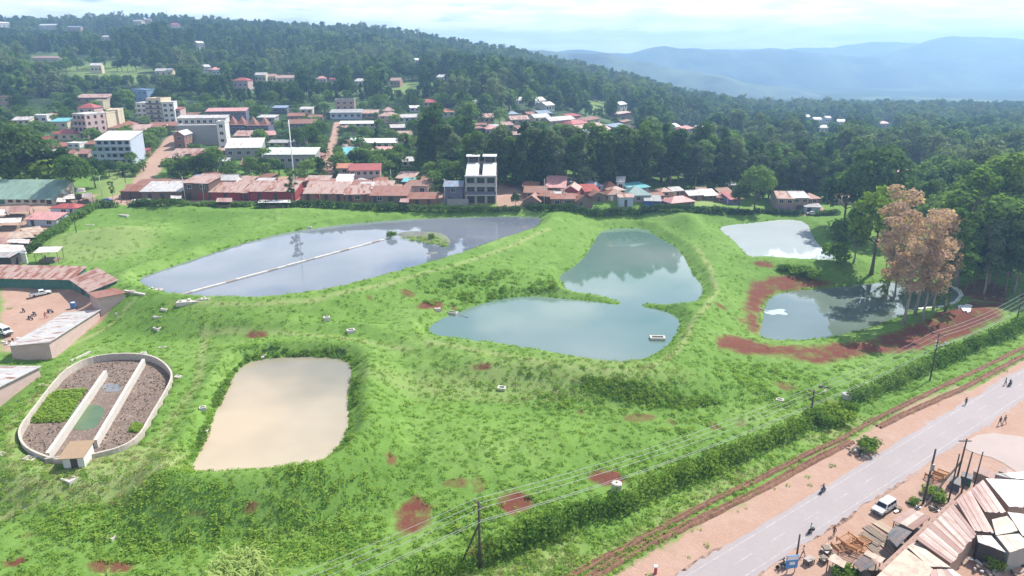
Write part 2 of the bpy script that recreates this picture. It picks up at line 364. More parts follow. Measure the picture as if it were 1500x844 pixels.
def on(p): return Vector((p[0], p[1], h1(p[0], p[1])))
def Gp(px): return [tuple(G(x, y)[:2]) for x, y in px]

# ------------------------------------------------------------------ ground sheet
def axis(lo, hi, step, far_lo, far_hi, g):
    a = list(np.arange(lo, hi, step)); s = step
    while a[-1] < far_hi: s *= g; a.append(a[-1] + s)
    s = step; b = []; x = lo
    while x > far_lo: s *= g; x -= s; b.append(x)
    return np.array(b[::-1] + a)
AX = axis(-172, 150, 0.7, -6000, 6000, 1.06); AY = axis(60, 236, 0.7, -400, 5000, 1.055)
GX, GY = np.meshgrid(AX, AY); GXr, GYr = GX.ravel(), GY.ravel(); GZ = H(GXr, GYr)
nx, ny = len(AX), len(AY); ZG = GZ.reshape(ny, nx); idx = np.arange(nx * ny).reshape(ny, nx)
GF = np.stack([idx[:-1, :-1], idx[:-1, 1:], idx[1:, 1:], idx[1:, :-1]], -1).reshape(-1, 4)

def near_mask(poly, soft=1.5): return 1 - sstep(-soft, soft, sdf_near(poly, GXr, GYr))
soil = np.zeros(len(GXr)); pale = np.zeros(len(GXr)); lush = np.zeros(len(GXr)); dry = np.zeros(len(GXr))
for pl in ([(1098,412),(1150,401),(1212,410),(1238,418),(1165,427),(1136,432),(1124,441),(1119,455),(1112,490),(1095,488),(1088,450)],
           [(1047,492),(1075,489),(1130,505),(1200,505),(1265,497),(1325,478),(1365,462),(1420,440),(1475,445),(1470,470),(1420,490),(1380,505),(1330,518),(1270,520),(1200,536),(1150,524),(1090,520),(1050,510)],
           [(1400,425),(1430,405),(1480,420),(1475,445),(1420,440)]):
    soil = np.maximum(soil, near_mask(Gp(pl), 2.0))
def ell(px, py, rx, ry):
    p = G(px, py); q = G(px + rx, py); r_ = G(px, py + ry); return ((GXr - p.x) / max(abs(q.x - p.x), .4)) ** 2 + ((GYr - p.y) / max(abs(r_.y - p.y), .4)) ** 2
for (px, py, rx, ry, s_) in [(605,757,30,30,1),(612,735,16,12,.9),(632,446,22,9,1),(597,430,14,7,.9),(665,450,10,5,.8),(706,537,15,7,.9),(888,700,28,14,1),(755,737,30,18,1),(672,706,26,10,.8),(700,712,12,14,.8),
        (572,672,10,12,.8),(368,743,17,7,1),(165,830,42,12,.9),(940,612,34,8,.7),(850,604,7,4,.9),(378,491,20,4,.9),(1120,387,15,6,1),(22,823,18,7,1),(290,750,25,8,.6),(708,806,28,18,.9),(1150,565,20,9,.7),
        (1045,625,16,6,.7),(1085,620,16,6,.7),(985,618,10,6,.8),(1055,448,8,4,.8),(845,388,9,4,.5),(1010,385,16,10,.4),(1090,470,8,8,.6),(540,435,10,4,.7),(700,690,40,14,.35),(820,640,30,10,.25),(1215,590,20,8,.5),(30,785,26,9,.5)]:
    soil = np.maximum(soil, s_ * (1 - sstep(0.25, 1.6, ell(px, py, rx, ry))))
for pl in ([(0,418),(115,415),(182,432),(165,450),(92,512),(60,520),(0,515)], [(-90,270),(110,292),(148,283),(100,318),(62,342),(40,370),(-60,390)],
           [(150,292),(240,262),(420,258),(640,268),(770,268),(1000,282),(1010,302),(690,300),(440,296),(150,300)], [(195,262),(215,235),(240,205),(262,188),(285,190),(262,215),(240,245),(215,275),(190,285)],
           [(468,262),(478,215),(488,178),(500,178),(494,215),(490,290),(478,290)], [(1175,300),(1200,300),(1215,312),(1170,318)], [(728,296),(775,290),(775,302),(728,304)]):
    pale = np.maximum(pale, 0.9 * near_mask(Gp(pl), 2.5))
al, ac = road_sd(GXr, GYr); inl = (al > -60) & (al < 230)
sh = np.where(inl, sstep(-5.2 - 2.0 * fbm(GXr, GYr, 9, 2, 31), -2.6, ac) * (1 - sstep(RW_ + 26, RW_ + 30, ac)), 0)
sh = sh * np.where(ac < 0, 1 - 0.75 * sstep(62, 84, al) * (1 - sstep(-1.6, -0.6, ac)), 1)
pale = np.maximum(pale, sh)
for (px, py, rx, ry, s_) in [(900,572,160,28,1),(230,750,170,60,1),(1130,560,90,40,.9),(700,415,110,28,.9),(760,760,120,40,.8),(980,690,120,20,.8),(480,700,90,40,.7),(420,515,120,18,.6),(340,640,40,60,.7),(1000,620,80,16,.5),(60,600,60,60,.5),(560,560,40,20,.4),(850,350,60,25,.4),(450,790,120,40,.6)]:
    lush = np.maximum(lush, s_ * (1 - sstep(0.3, 1.5, ell(px, py, rx, ry))))
for pl in ([(840,838),(900,790),(985,745),(1010,755),(940,795),(880,840)], [(985,745),(1060,700),(1120,680),(1110,695),(1010,752)], [(1180,645),(1260,612),(1290,612),(1200,655)], [(600,860),(760,822),(850,790),(845,840)], [(0,690),(120,640),(300,690),(200,720),(0,740)]):
    dry = np.maximum(dry, 0.8 * near_mask(Gp(pl), 2.0))
dry = np.maximum(dry, 0.55 * (1 - sstep(0.2, 1.4, ell(150, 350, 90, 35)))); dry = np.maximum(dry, 0.5 * (1 - sstep(0.2, 1.4, ell(760, 560, 260, 30))))
path = np.minimum.reduce([dline(Gp(P), GXr, GYr) for P in ([(0,512),(70,520),(170,470),(195,440)], [(0,760),(110,720),(230,650),(290,560),(300,480)], [(15,690),(22,620),(60,575),(100,535)], [(300,488),(420,487),(520,497),(600,512)], [(625,500),(680,510),(740,520),(800,531),(860,541),(905,545),(945,541),(980,525),(1003,500),(1012,475),(1035,450),(1050,425),(1040,390),(1020,360)], [(250,445),(370,448),(460,440),(560,418),(660,390),(760,356),(805,335)])])
dry = np.maximum(dry, 0.75 * (1 - sstep(0.3, 1.0, path)) * (GYr < 260))

for pl in ([(575,121),(612,121),(614,137),(572,138)], [(862,148),(888,148),(890,163),(860,163)], [(85,97),(200,92),(235,108),(225,120),(110,118)], [(335,98),(440,104),(440,112),(330,108)], [(255,100),(300,96),(300,108),(250,112)], [(1015,275),(1062,300),(1015,303)], [(725,276),(775,276),(775,300),(728,302)], [(150,245),(205,240),(190,285),(150,288)]):
    dry = np.maximum(dry, 0.8 * near_mask(Gp(pl), 6.0))
# ground material
gm, t, b = _new('ground_cover'); geo = t.nodes.new('ShaderNodeNewGeometry'); P = geo.outputs['Position']
at = t.nodes.new('ShaderNodeAttribute'); at.attribute_name = 'cover'; sx = t.nodes.new('ShaderNodeSeparateColor'); t.links.new(at.outputs['Color'], sx.inputs[0])
nA = noise(t, 0.05, 5, 0.6, P); nB = noise(t, 0.5, 6, 0.7, P); nC = noise(t, 3.2, 4, 0.7, P); nD = noise(t, 0.16, 4, 0.6, P)
grass = ramp(t, nA.outputs['Fac'], [(0.3, (0.088, 0.182, 0.028)), (0.5, (0.132, 0.242, 0.044)), (0.7, (0.190, 0.290, 0.075))]).outputs[0]
grass = mixc(t, ramp(t, nB.outputs['Fac'], [(0.38, (0, 0, 0)), (0.68, (0.85,) * 3)]).outputs[0], grass, (0.075, 0.150, 0.022))
grass = mixc(t, ramp(t, nC.outputs['Fac'], [(0.45, (0, 0, 0)), (0.75, (0.6,) * 3)]).outputs[0], grass, (0.19, 0.265, 0.08))
lu = math_n(t, 'MULTIPLY', sx.outputs[2], ramp(t, nD.outputs['Fac'], [(0.35, (0.25,) * 3), (0.65, (1, 1, 1))]).outputs[0])
grass = mixc(t, lu, grass, mixc(t, nB.outputs['Fac'], (0.070, 0.150, 0.026), (0.150, 0.255, 0.052)))
grass = mixc(t, math_n(t, 'MULTIPLY', at.outputs['Alpha'], ramp(t, nB.outputs['Fac'], [(0.3, (0.3,) * 3), (0.6, (1, 1, 1))]).outputs[0]), grass, (0.26, 0.295, 0.12))
def edge(m_, n_, lo=0.42, hi=0.62, k=0.7): return ramp(t, math_n(t, 'ADD', m_, math_n(t, 'MULTIPLY', math_n(t, 'SUBTRACT', n_.outputs['Fac'], 0.5), k)), [(lo, (0, 0, 0)), (hi, (1, 1, 1))]).outputs[0]
soilc = mixc(t, nB.outputs['Fac'], (0.085, 0.026, 0.017), (0.17, 0.058, 0.038)); soilc = mixc(t, ramp(t, nC.outputs['Fac'], [(0.5, (0, 0, 0)), (0.8, (0.6,) * 3)]).outputs[0], soilc, (0.22, 0.09, 0.06))
palec = mixc(t, nB.outputs['Fac'], (0.300, 0.180, 0.130), (0.43, 0.305, 0.245)); palec = mixc(t, ramp(t, nD.outputs['Fac'], [(0.35, (0, 0, 0)), (0.7, (0.7,) * 3)]).outputs[0], palec, (0.34, 0.205, 0.150))
palec = mixc(t, ramp(t, nC.outputs['Fac'], [(0.55, (0, 0, 0)), (0.75, (0.5,) * 3)]).outputs[0], palec, (0.46, 0.36, 0.30))
c = mixc(t, edge(math_n(t, 'ADD', sx.outputs[1], math_n(t, 'MULTIPLY', math_n(t, 'SUBTRACT', nD.outputs['Fac'], 0.5), 0.5)), nB, 0.35, 0.7, 0.9), grass, palec); c = mixc(t, edge(math_n(t, 'ADD', sx.outputs[0], math_n(t, 'MULTIPLY', math_n(t, 'SUBTRACT', nD.outputs['Fac'], 0.5), 1.0)), nB, 0.35, 1.0, 1.5), c, soilc)
# far country: woods and fields too distant to tell apart
spx = t.nodes.new('ShaderNodeSeparateXYZ'); t.links.new(P, spx.inputs[0])
farf = ramp(t, math_n(t, 'DIVIDE', spx.outputs[1], 1000.0), [(0.27, (0, 0, 0)), (0.34, (1, 1, 1))]).outputs[0]
nF = noise(t, 0.012, 6, 0.7, P); nG = noise(t, 0.0021, 5, 0.65, P)
hillc = mixc(t, ramp(t, nF.outputs['Fac'], [(0.45, (0, 0, 0)), (0.62, (1, 1, 1))]).outputs[0], (0.026, 0.050, 0.020), (0.135, 0.205, 0.07))
hillc = mixc(t, ramp(t, nG.outputs['Fac'], [(0.42, (0, 0, 0)), (0.58, (0.9,) * 3)]).outputs[0], hillc, (0.020, 0.036, 0.020))
fpale = edge(sx.outputs[1], nF)
hillc = mixc(t, fpale, hillc, palec); hillc = mixc(t, at.outputs['Alpha'], hillc, (0.17, 0.235, 0.065))
t.links.new(mixc(t, farf, c, hillc), b.inputs['Base Color']); b.inputs['Roughness'].default_value = 0.95; b.inputs['Specular IOR Level'].default_value = 0.15
hgt = math_n(t, 'ADD', math_n(t, 'MULTIPLY', nB.outputs['Fac'], 0.5), math_n(t, 'MULTIPLY', nC.outputs['Fac'], 0.35)); bump(t, b, hgt, 0.8, 0.35)
gme = np_mesh('ground', np.stack([GXr, GYr, GZ], 1), GF, gm, smooth=True)
ca = gme.color_attributes.new('cover', 'FLOAT_COLOR', 'POINT'); ca.data.foreach_set('color', np.stack([soil, pale, lush, dry], 1).astype(np.float32).ravel())
ground = tag(mobj('ground', gme), kind='structure')

# ------------------------------------------------------------------ far mountains
def mountains(name, dist, prof, z0, depth, seed):
    """a range standing on the plain: prof = picture points of its crest"""
    mm, t, b = _new(name); P = t.nodes.new('ShaderNodeNewGeometry').outputs['Position']
    n1 = noise(t, 0.006, 6, 0.7, P); t.links.new(ramp(t, n1.outputs['Fac'], [(0.40, (0.015, 0.03, 0.02)), (0.62, (0.10, 0.135, 0.075))]).outputs[0], b.inputs['Base Color']); b.inputs['Roughness'].default_value = 1
    xs = np.linspace(prof[0][0], prof[-1][0], 260); U = (xs - 750) / FOC
    pys = np.interp(xs, [a for a, _ in prof], [c_ for _, c_ in prof]); pys = np.convolve(np.pad(pys, 1, mode='edge'), np.ones(3) / 3, 'valid') + (fbm(xs, xs * 0 + seed, 26, 4, seed) - .5) * 5
    ts = np.linspace(-1, 1, 17); V = []
    for tt in ts:
        D = dist * (1 + 0.12 * tt); v = (pys - 422) / FOC; zc = CAM_Z - dist * (SP + v * CP) / (CP - v * SP)
        X = U / (CP - v * SP) * D; k = (1 - abs(tt) ** 1.2); rough = (fbm(X, np.full(X.shape, D), dist * 0.045, 4, seed) - 0.5) * dist * 0.012
        V.append(np.stack([X, np.full(X.shape, D), z0 + (np.maximum(zc - z0, 0) + rough * (0.4 + abs(tt))) * k], 1))
    V = np.concatenate(V); n = len(xs); I = np.arange(len(V)).reshape(len(ts), n)
    F = np.stack([I[:-1, :-1], I[:-1, 1:], I[1:, 1:], I[1:, :-1]], -1).reshape(-1, 4)
    return tag(mobj(name, np_mesh(name, V, F, mm, smooth=True)), kind='structure')
mountains('hills_near', 2100, [(560,120),(640,110),(700,84),(740,77),(800,75),(860,80),(890,78),(930,88),(1000,102),(1100,120),(1200,140),(1300,165),(1380,195)], -75, 0, 1)
mountains('hills_middle', 3000, [(640,100),(720,78),(760,74),(805,76),(850,75),(875,76),(920,78),(975,68),(1010,71),(1050,74),(1090,72),(1137,70),(1180,77),(1260,84),(1500,92),(1700,96)], -80, 0, 4)
mountains('mountain_range', 3800, [(900,110),(1000,90),(1120,92),(1220,86),(1290,80),(1330,72),(1365,58),(1390,52),(1420,55),(1460,56),(1500,57),(1560,54),(1640,62),(1760,80)], -80, 0, 8)
mountains('mountain_range_far', 4600, [(860,90),(950,82),(1050,72),(1140,74),(1220,68),(1300,62),(1350,64),(1420,70),(1520,75),(1600,90)], -80, 0, 12)

# ------------------------------------------------------------------ road, markings, ditches
rm, t, b = _new('asphalt'); P = t.nodes.new('ShaderNodeNewGeometry').outputs['Position']
n1 = noise(t, 0.12, 6, 0.65, P); n2 = noise(t, 1.5, 5, 0.7, P); n3 = noise(t, 14, 2, 0.6, P)
rc_ = mixc(t, n1.outputs['Fac'], (0.245, 0.215, 0.22), (0.345, 0.30, 0.30)); rc_ = mixc(t, ramp(t, n2.outputs['Fac'], [(0.5, (0, 0, 0)), (0.72, (0.55,) * 3)]).outputs[0], rc_, (0.38, 0.29, 0.25))
rc_ = mixc(t, ramp(t, n3.outputs['Fac'], [(0.4, (0.2,) * 3), (0.7, (0, 0, 0))]).outputs[0], rc_, (0.14, 0.13, 0.13))
t.links.new(rc_, b.inputs['Base Color']); b.inputs['Roughness'].default_value = 0.85; bump(t, b, n3.outputs['Fac'], 0.3, 0.01)
wm, t, b = _new('worn_road_paint'); P = t.nodes.new('ShaderNodeNewGeometry').outputs['Position']; n1 = noise(t, 1.1, 5, 0.75, P)
t.links.new(ramp(t, n1.outputs['Fac'], [(0.45, (0.29, 0.26, 0.255)), (0.68, (0.40, 0.37, 0.36))]).outputs[0], b.inputs['Base Color']); b.inputs['Roughness'].default_value = 0.8
def strip(a0, a1, c0, c1, off, wob=0.0, step=1.0, nc=5):
    n = max(2, int((a1 - a0) / step)); A = np.linspace(a0, a1, n); C = np.linspace(0, 1, nc); V = []
    for a in A:
        w0 = c0 + wob * (vnoise(a, 3.0, 5.1) - .5) + wob * .35 * (vnoise(a, 8.0, 1.7) - .5); w1 = c1 + wob * (vnoise(a, 31.0, 5.1) - .5) + wob * .35 * (vnoise(a, 18.0, 1.7) - .5)
        V += [(RO.x + RDIR.x * a + RN.x * (w0 + (w1 - w0) * k), RO.y + RDIR.y * a + RN.y * (w0 + (w1 - w0) * k)) for k in C]
    V = np.array(V); z = smooth_z(V[:, 0], V[:, 1]) + off; I = np.arange(len(V)).reshape(n, nc)
    return np.concatenate([V, z[:, None]], 1), np.stack([I[:-1, :-1], I[1:, :-1], I[1:, 1:], I[:-1, 1:]], -1).reshape(-1, 4)[:, ::-1]
V, F = strip(-45, 195, -.1, RW_ + .1, 0.0, 1.1, 0.6, 9); road = tag(mobj('road', np_mesh('road', V, F, rm)), kind='structure')
V, F = strip(-45, 195, 0.75, 0.92, 0.006); mobj('edge_line', np_mesh('edge_line', V, F, wm), road)
V, F = strip(-45, 195, RW_ - 0.9, RW_ - 0.74, 0.006); mobj('edge_line', np_mesh('edge_line', V, F, wm), road)
for k in range(-6, 26):
    V, F = strip(k * 7.0, k * 7.0 + 3.2, RW_ / 2 - 0.07, RW_ / 2 + 0.07, 0.006); mobj('centre_dash', np_mesh('centre_dash', V, F, wm), road)
# side road joining from the right
def flat_poly(name, px, m_, off, z=None, rnds=1):
    pts = chaikin(Gp(px), rnds); bm = bmesh.new(); vs = [bm.verts.new((x, y, 0)) for x, y in pts]; bm.faces.new(vs)
    bmesh.ops.triangulate(bm, faces=bm.faces[:])
    for _ in range(3): bmesh.ops.subdivide_edges(bm, edges=[e for e in bm.edges if e.calc_length() > 2.0], cuts=1); bmesh.ops.triangulate(bm, faces=bm.faces[:])
    XY = np.array([v.co[:2] for v in bm.verts]); Z = Hg(XY[:, 0], XY[:, 1]) + off if z is None else np.full(len(XY), z)
    for v, zz in zip(bm.verts, Z): v.co.z = zz
    bmesh.ops.recalc_face_normals(bm, faces=bm.faces[:])
    me = bpy.data.meshes.new(name); bm.to_mesh(me); bm.free(); me.materials.append(m_)
    if sum(p.normal.z for p in me.polygons) < 0: me.flip_normals()
    return mobj(name, me)
tag(flat_poly('side_road', [(1405,652),(1440,633),(1500,640),(1560,655),(1600,700),(1540,720),(1500,700),(1460,672),(1425,664)], paint('dusty_asphalt', (.36, .295, .27), .9, .15, .25, (.40, .28, .22), .7), 0.05), kind='structure')
dm, t, b = _new('ditch_soil'); P = t.nodes.new('ShaderNodeNewGeometry').outputs['Position']; n1 = noise(t, 1.6, 5, 0.7, P)
t.links.new(ramp(t, n1.outputs['Fac'], [(0.3, (0.085, 0.04, 0.025)), (0.55, (0.20, 0.10, 0.06)), (0.75, (0.27, 0.165, 0.10))]).outputs[0], b.inputs['Base Color']); b.inputs['Roughness'].default_value = 0.95; bump(t, b, n1.outputs['Fac'], 0.7, 0.2)
def resample(pts, step):
    out_ = []
    for i in range(len(pts) - 1):
        a, c_ = Vector(pts[i]), Vector(pts[i + 1]); n = max(1, int((c_ - a).length / step)); out_ += [a.lerp(c_, k / n) for k in range(n)]
    return out_ + [Vector(pts[-1])]
def ditch(name, px, wid):
    """an open trench: two spoil banks with the cut between them"""
    pts = resample([Vector((*p, 0)) for p in Gp(px)], 0.8); V = []; prof = [(-1.25, -0.05), (-0.75, 0.30), (-0.42, 0.36), (-0.30, 0.05), (0.30, 0.05), (0.42, 0.40), (0.8, 0.28), (1.3, -0.05)]
    for i, p in enumerate(pts):
        d = (pts[min(i + 1, len(pts) - 1)] - pts[max(i - 1, 0)]); d.z = 0; d.normalize(); nn = Vector((d.y, -d.x, 0))
        for (o, z) in prof:
            q = p + nn * o * wid * (1 + 0.35 * (vnoise(i * .8, o * 3, 1.7) - .5)); V.append((q.x, q.y, z * (0.55 + 0.9 * vnoise(i * 0.8, o * 9, 1.9, 4)) if z > 0.1 else z))
    V = np.array(V); V[:, 2] += Hg(V[:, 0], V[:, 1]); I = np.arange(len(V)).reshape(len(pts), len(prof))
    F = np.stack([I[:-1, :-1], I[1:, :-1], I[1:, 1:], I[:-1, 1:]], -1).reshape(-1, 4)[:, ::-1]
    return tag(mobj(name, np_mesh(name, V, F, dm)), kind='structure')
ditch('drainage_ditch', [(825,850),(844,840),(940,789),(1020,746),(1100,707),(1180,667),(1233,643),(1265,624),(1330,591),(1407,554),(1500,509),(1560,480)], 0.40)
ditch('drainage_ditch_lower', [(850,856),(870,843),(940,802),(1020,764),(1100,725),(1180,681),(1247,647)], 0.55)
ditch('drainage_ditch_upper', [(1287,626),(1313,612),(1407,571),(1500,521),(1560,492)], 0.5)

# ------------------------------------------------------------------ water
def water(key, c1, c2, rough=0.04, scale=0.03, bumpd=0.01, spec=0.5):
    m_, t, b = _new('water_' + key); P = t.nodes.new('ShaderNodeNewGeometry').outputs['Position']
    n1 = noise(t, scale, 3, 0.5, P); t.links.new(ramp(t, n1.outputs['Fac'], [(0.35, c1), (0.65, c2)]).outputs[0], b.inputs['Base Color'])
    b.inputs['Roughness'].default_value = rough; b.inputs['IOR'].default_value = 1.45; b.inputs['Specular IOR Level'].default_value = spec
    n2 = noise(t, 0.9, 3, 0.6, P); bump(t, b, n2.outputs['Fac'], 0.12, bumpd); return m_
def pool(name, key, m_):
    p = POND[key]; P = np.array(p['poly']); c = P.mean(0)
    bm = bmesh.new(); vs = [bm.verts.new((x, y, p['z'])) for x, y in p['poly']]
    # grow the sheet a little under the bank
    f = bm.faces.new(vs); f.normal_update()
    if f.normal.z < 0: f.normal_flip()
    bmesh.ops.inset_region(bm, faces=[f], thickness=0.01); me = bpy.data.meshes.new(name)
    bmesh.ops.triangulate(bm, faces=bm.faces[:]); bm.to_mesh(me); bm.free(); me.materials.append(m_)
    return tag(mobj(name, me), kind='structure')
pool('settling_pond_water', 'top', water('grey', (0.10, 0.12, 0.155), (0.17, 0.185, 0.215), 0.03, 0.03, 0.01, .9))
pool('lagoon_water', 'mid', water('teal', (0.08, 0.155, 0.125), (0.185, 0.225, 0.205), 0.04, 0.022, .01, .8))
pool('muddy_pond_water', 'brown', water('mud', (0.215, 0.20, 0.15), (0.43, 0.345, 0.24), 0.06, 0.036, 0.006, 0.5))
pool('reflecting_pond_water', 'right', water('green', (0.075, 0.11, 0.075), (0.15, 0.185, 0.165), 0.02, 0.03, .01, .9))
pool('far_pond_water', 'far', water('pale', (0.36, 0.41, 0.43), (0.44, 0.48, 0.49), 0.025, 0.03, .01, .7))
# ================================================================== plants: prototypes
BARK = plain('bark', (0.13, 0.095, 0.07), 0.9); BARK_PALE = plain('bark_pale', (0.27, 0.225, 0.18), 0.85)
LEAF = dict(
    dark=leafmat('leaf_dark', (0.030, 0.066, 0.026), (0.058, 0.108, 0.038), (0.098, 0.158, 0.052)),
    mid=leafmat('leaf_mid', (0.064, 0.126, 0.036), (0.112, 0.192, 0.052), (0.170, 0.250, 0.076)),
    grey=leafmat('leaf_grey', (0.075, 0.112, 0.066), (0.120, 0.165, 0.088), (0.170, 0.215, 0.118)),
    lime=leafmat('leaf_lime', (0.11, 0.18, 0.028), (0.16, 0.245, 0.035), (0.20, 0.29, 0.05)),
    rust=leafmat('leaf_rust', (0.34, 0.225, 0.190), (0.45, 0.315, 0.265), (0.51, 0.375, 0.32)),
    hedge=leafmat('leaf_hedge', (0.066, 0.135, 0.025), (0.110, 0.195, 0.034), (0.180, 0.260, 0.048)),
    banana=leafmat('leaf_banana', (0.070, 0.150, 0.045), (0.105, 0.20, 0.060), (0.15, 0.25, 0.08), 0.45),
    weed=leafmat('leaf_weed', (0.16, 0.26, 0.042), (0.22, 0.33, 0.060), (0.29, 0.385, 0.10), 0.5),
    weed2=leafmat('leaf_weed_deep', (0.13, 0.245, 0.040), (0.175, 0.30, 0.055), (0.225, 0.35, 0.08), 0.5),
    straw=leafmat('leaf_straw', (0.19, 0.20, 0.085), (0.26, 0.26, 0.12), (0.33, 0.30, 0.17), 0.3))
def leaves(blobs, n, leaf, seed, up=0.4, rand=0.65, fill=0.35):
    """many small leaf sprays through the volume of lumpy clumps: (V, F)"""
    g = np.random.default_rng(seed); B = np.array([(*c, *r) for c, r in blobs], float); wgt = (B[:, 3] * B[:, 4] + B[:, 5] * B[:, 3]); k = g.choice(len(B), n, p=wgt / wgt.sum())
    d = g.normal(size=(n, 3)); d /= np.linalg.norm(d, axis=1)[:, None]; d[:, 2] = np.where((d[:, 2] < -0.35) & (g.random(n) < 0.6), -d[:, 2], d[:, 2])
    rad = np.where(g.random(n) < fill, g.uniform(0.35, 0.9, n), g.uniform(0.82, 1.08, n)) * (1 + 0.16 * np.sin(d[:, 0] * 7 + k) * np.cos(d[:, 1] * 6 + 2 * k))
    C = B[k, :3] + d * B[k, 3:] * rad[:, None]
    nr = d * 0.9 + g.normal(size=(n, 3)) * rand; nr[:, 2] += up; nr /= np.linalg.norm(nr, axis=1)[:, None]
    a = np.cross(nr, g.normal(size=(n, 3))); a /= np.linalg.norm(a, axis=1)[:, None] + 1e-9; b2 = np.cross(nr, a)
    s = leaf * g.uniform(0.55, 1.35, n)[:, None]; q = g.uniform(0.45, 0.8, n)[:, None]; V = np.stack([C - a * s, C - b2 * s * q + nr * s * .15, C + a * s, C + b2 * s * q + nr * s * .15], 1).reshape(-1, 3)
    return V, np.arange(4 * n).reshape(-1, 4)
def trunk_mb(H_, r, limbs, g, lean=0.0, top=0.8):
    m = MB(); n = 7; pts = []; ox = oy = 0
    for i in range(n + 1):
        f = i / n; pts.append((ox + lean * H_ * f * f, oy, H_ * top * f)); ox += g.uniform(-.012, .012) * H_; oy += g.uniform(-.012, .012) * H_
    m.tube(pts, [r * (1.35 if i == 0 else 1 - 0.75 * i / n) for i in range(n + 1)], 6)
    for c in limbs:
        i = min(n, max(1, int(n * min(0.95, (c[2] * 0.72) / (H_ * top))))); p = Vector(pts[i]); c = Vector(c); mid = p.lerp(c, 0.5) + Vector((0, 0, -0.04 * H_ * 0.3))
        m.tube([p, mid, c], [r * 0.38, r * 0.25, r * 0.1], 4)
    return m
def tree_parts(style, seed, H_, leaf, n, rad=1.0):
    g = random.Random(seed); bl = []
    lean = 0
    if style == 'tall':          # slim bare stem, billowing clumps above
        k = 15
        for i in range(k):
            f = 0.40 + 0.56 * i / (k - 1); a = g.uniform(0, 6.283); w_ = H_ * 0.155 * rad * math.sin(math.pi * min(1, max(0.12, (f - 0.30) / 0.78))) ** 0.7; o = w_ * g.uniform(0.35, 1.0)
            r = H_ * 0.078 * g.uniform(0.7, 1.25) * rad; bl.append(((o * math.cos(a), o * math.sin(a), H_ * f - r * .4), (r, r, r * g.uniform(.75, 1.0))))
        r0 = H_ * 0.013; lean = g.uniform(-.05, .05)
    elif style == 'round':       # broad dome
        k = 17
        for i in range(k):
            a = i * 2.4; f = (i + .5) / k; el = math.acos(1 - 1.15 * f); w_ = H_ * 0.33 * rad; r = H_ * 0.145 * g.uniform(.75, 1.2) * rad
            bl.append(((w_ * math.sin(el) * math.cos(a) * g.uniform(.75, 1.1), w_ * math.sin(el) * math.sin(a) * g.uniform(.75, 1.1), H_ * 0.52 + H_ * 0.36 * math.cos(el) * g.uniform(.85, 1.05)), (r, r, r * .8)))
        r0 = H_ * 0.024
    elif style == 'column':      # slender, clothed nearly to the ground
        k = 14
        for i in range(k):
            f = 0.16 + 0.80 * i / (k - 1); a = g.uniform(0, 6.283); w_ = H_ * 0.075 * rad * (1.05 - 0.75 * f) * 1.4; r = H_ * 0.085 * rad * (1.15 - 0.62 * f) * g.uniform(.8, 1.2)
            bl.append(((w_ * math.cos(a), w_ * math.sin(a), H_ * f), (r, r, r * 1.15)))
        r0 = H_ * 0.013
    elif style == 'airy':        # thin crown, stem and limbs show through
        k = 22
        for i in range(k):
            f = 0.36 + 0.60 * i / (k - 1); a = g.uniform(0, 6.283); w_ = H_ * 0.17 * rad * math.sin(math.pi * min(1, max(0.15, (f - 0.25) / 0.85))) ** .6; o = w_ * g.uniform(.3, 1.1); r = H_ * 0.052 * g.uniform(.6, 1.25) * rad
            bl.append(((o * math.cos(a), o * math.sin(a), H_ * f - r * .4), (r * 1.15, r * 1.15, r * .8)))
        r0 = H_ * 0.012; lean = g.uniform(-.06, .06)
    elif style == 'bush':
        for i in range(9):
            a = g.uniform(0, 6.283); o = H_ * .42 * g.uniform(.2, 1) * rad; r = H_ * .30 * g.uniform(.7, 1.2); bl.append(((o * math.cos(a), o * math.sin(a), H_ * g.uniform(.3, .72)), (r, r, r * .9)))
        r0 = H_ * 0.02
    if lean: bl = [((c[0] + lean * c[2] ** 2 / H_ * 1.2, c[1], c[2]), r) for c, r in bl]
    tm = trunk_mb(H_, r0, [c for c, r in bl[::2]], g, lean)
    return tm, leaves(bl, n, leaf, seed + 99)
PROTO = {}
def proto(key, style, seed, H_, leaf, n, lm, rad=1.0, bark=BARK):
    tm, (V, F) = tree_parts(style, seed, H_, leaf, n, rad); PROTO[key] = (H_, tm.mesh('trunk', bark, True), np_mesh('crown', V, F, LEAF[lm]))
def joined(key, style, seed, H_, leaf, n, lm, rad=1.0, bark=BARK):
    tm, (V, F) = tree_parts(style, seed, H_, leaf, n, rad); b0 = len(tm.v); tm.v += [tuple(v) for v in V]; tm.f += [tuple(int(i) + b0 for i in f) for f in F]; tm.m += [1] * len(F)
    return tm.mesh(key, [bark, LEAF[lm]])
for i in range(4): proto('tall%d' % i, 'tall', 10 + i, 26, 0.55, 2600, ['mid', 'grey', 'dark', 'mid'][i], 1.0 + .1 * i, BARK_PALE if i % 2 else BARK)
for i in range(3): proto('round%d' % i, 'round', 20 + i, 14, 0.42, 2400, ['dark', 'mid', 'dark'][i])
for i in range(3): proto('column%d' % i, 'column', 30 + i, 18, 0.5, 1500, ['dark', 'dark', 'grey'][i])
for i in range(3): proto('rust%d' % i, 'airy', 40 + i, 24, 0.34, 2700, 'rust', 1.1, BARK_PALE)
proto('lime', 'round', 51, 16, 0.42, 2600, 'lime', 0.85); proto('airy', 'airy', 52, 20, 0.38, 1900, 'mid', 0.9, BARK_PALE)
proto('sparse', 'airy', 53, 12, 0.3, 420, 'lime', 0.8); proto('bush', 'bush', 54, 3, 0.22, 700, 'hedge'); proto('bushlime', 'bush', 55, 3, 0.22, 700, 'lime')
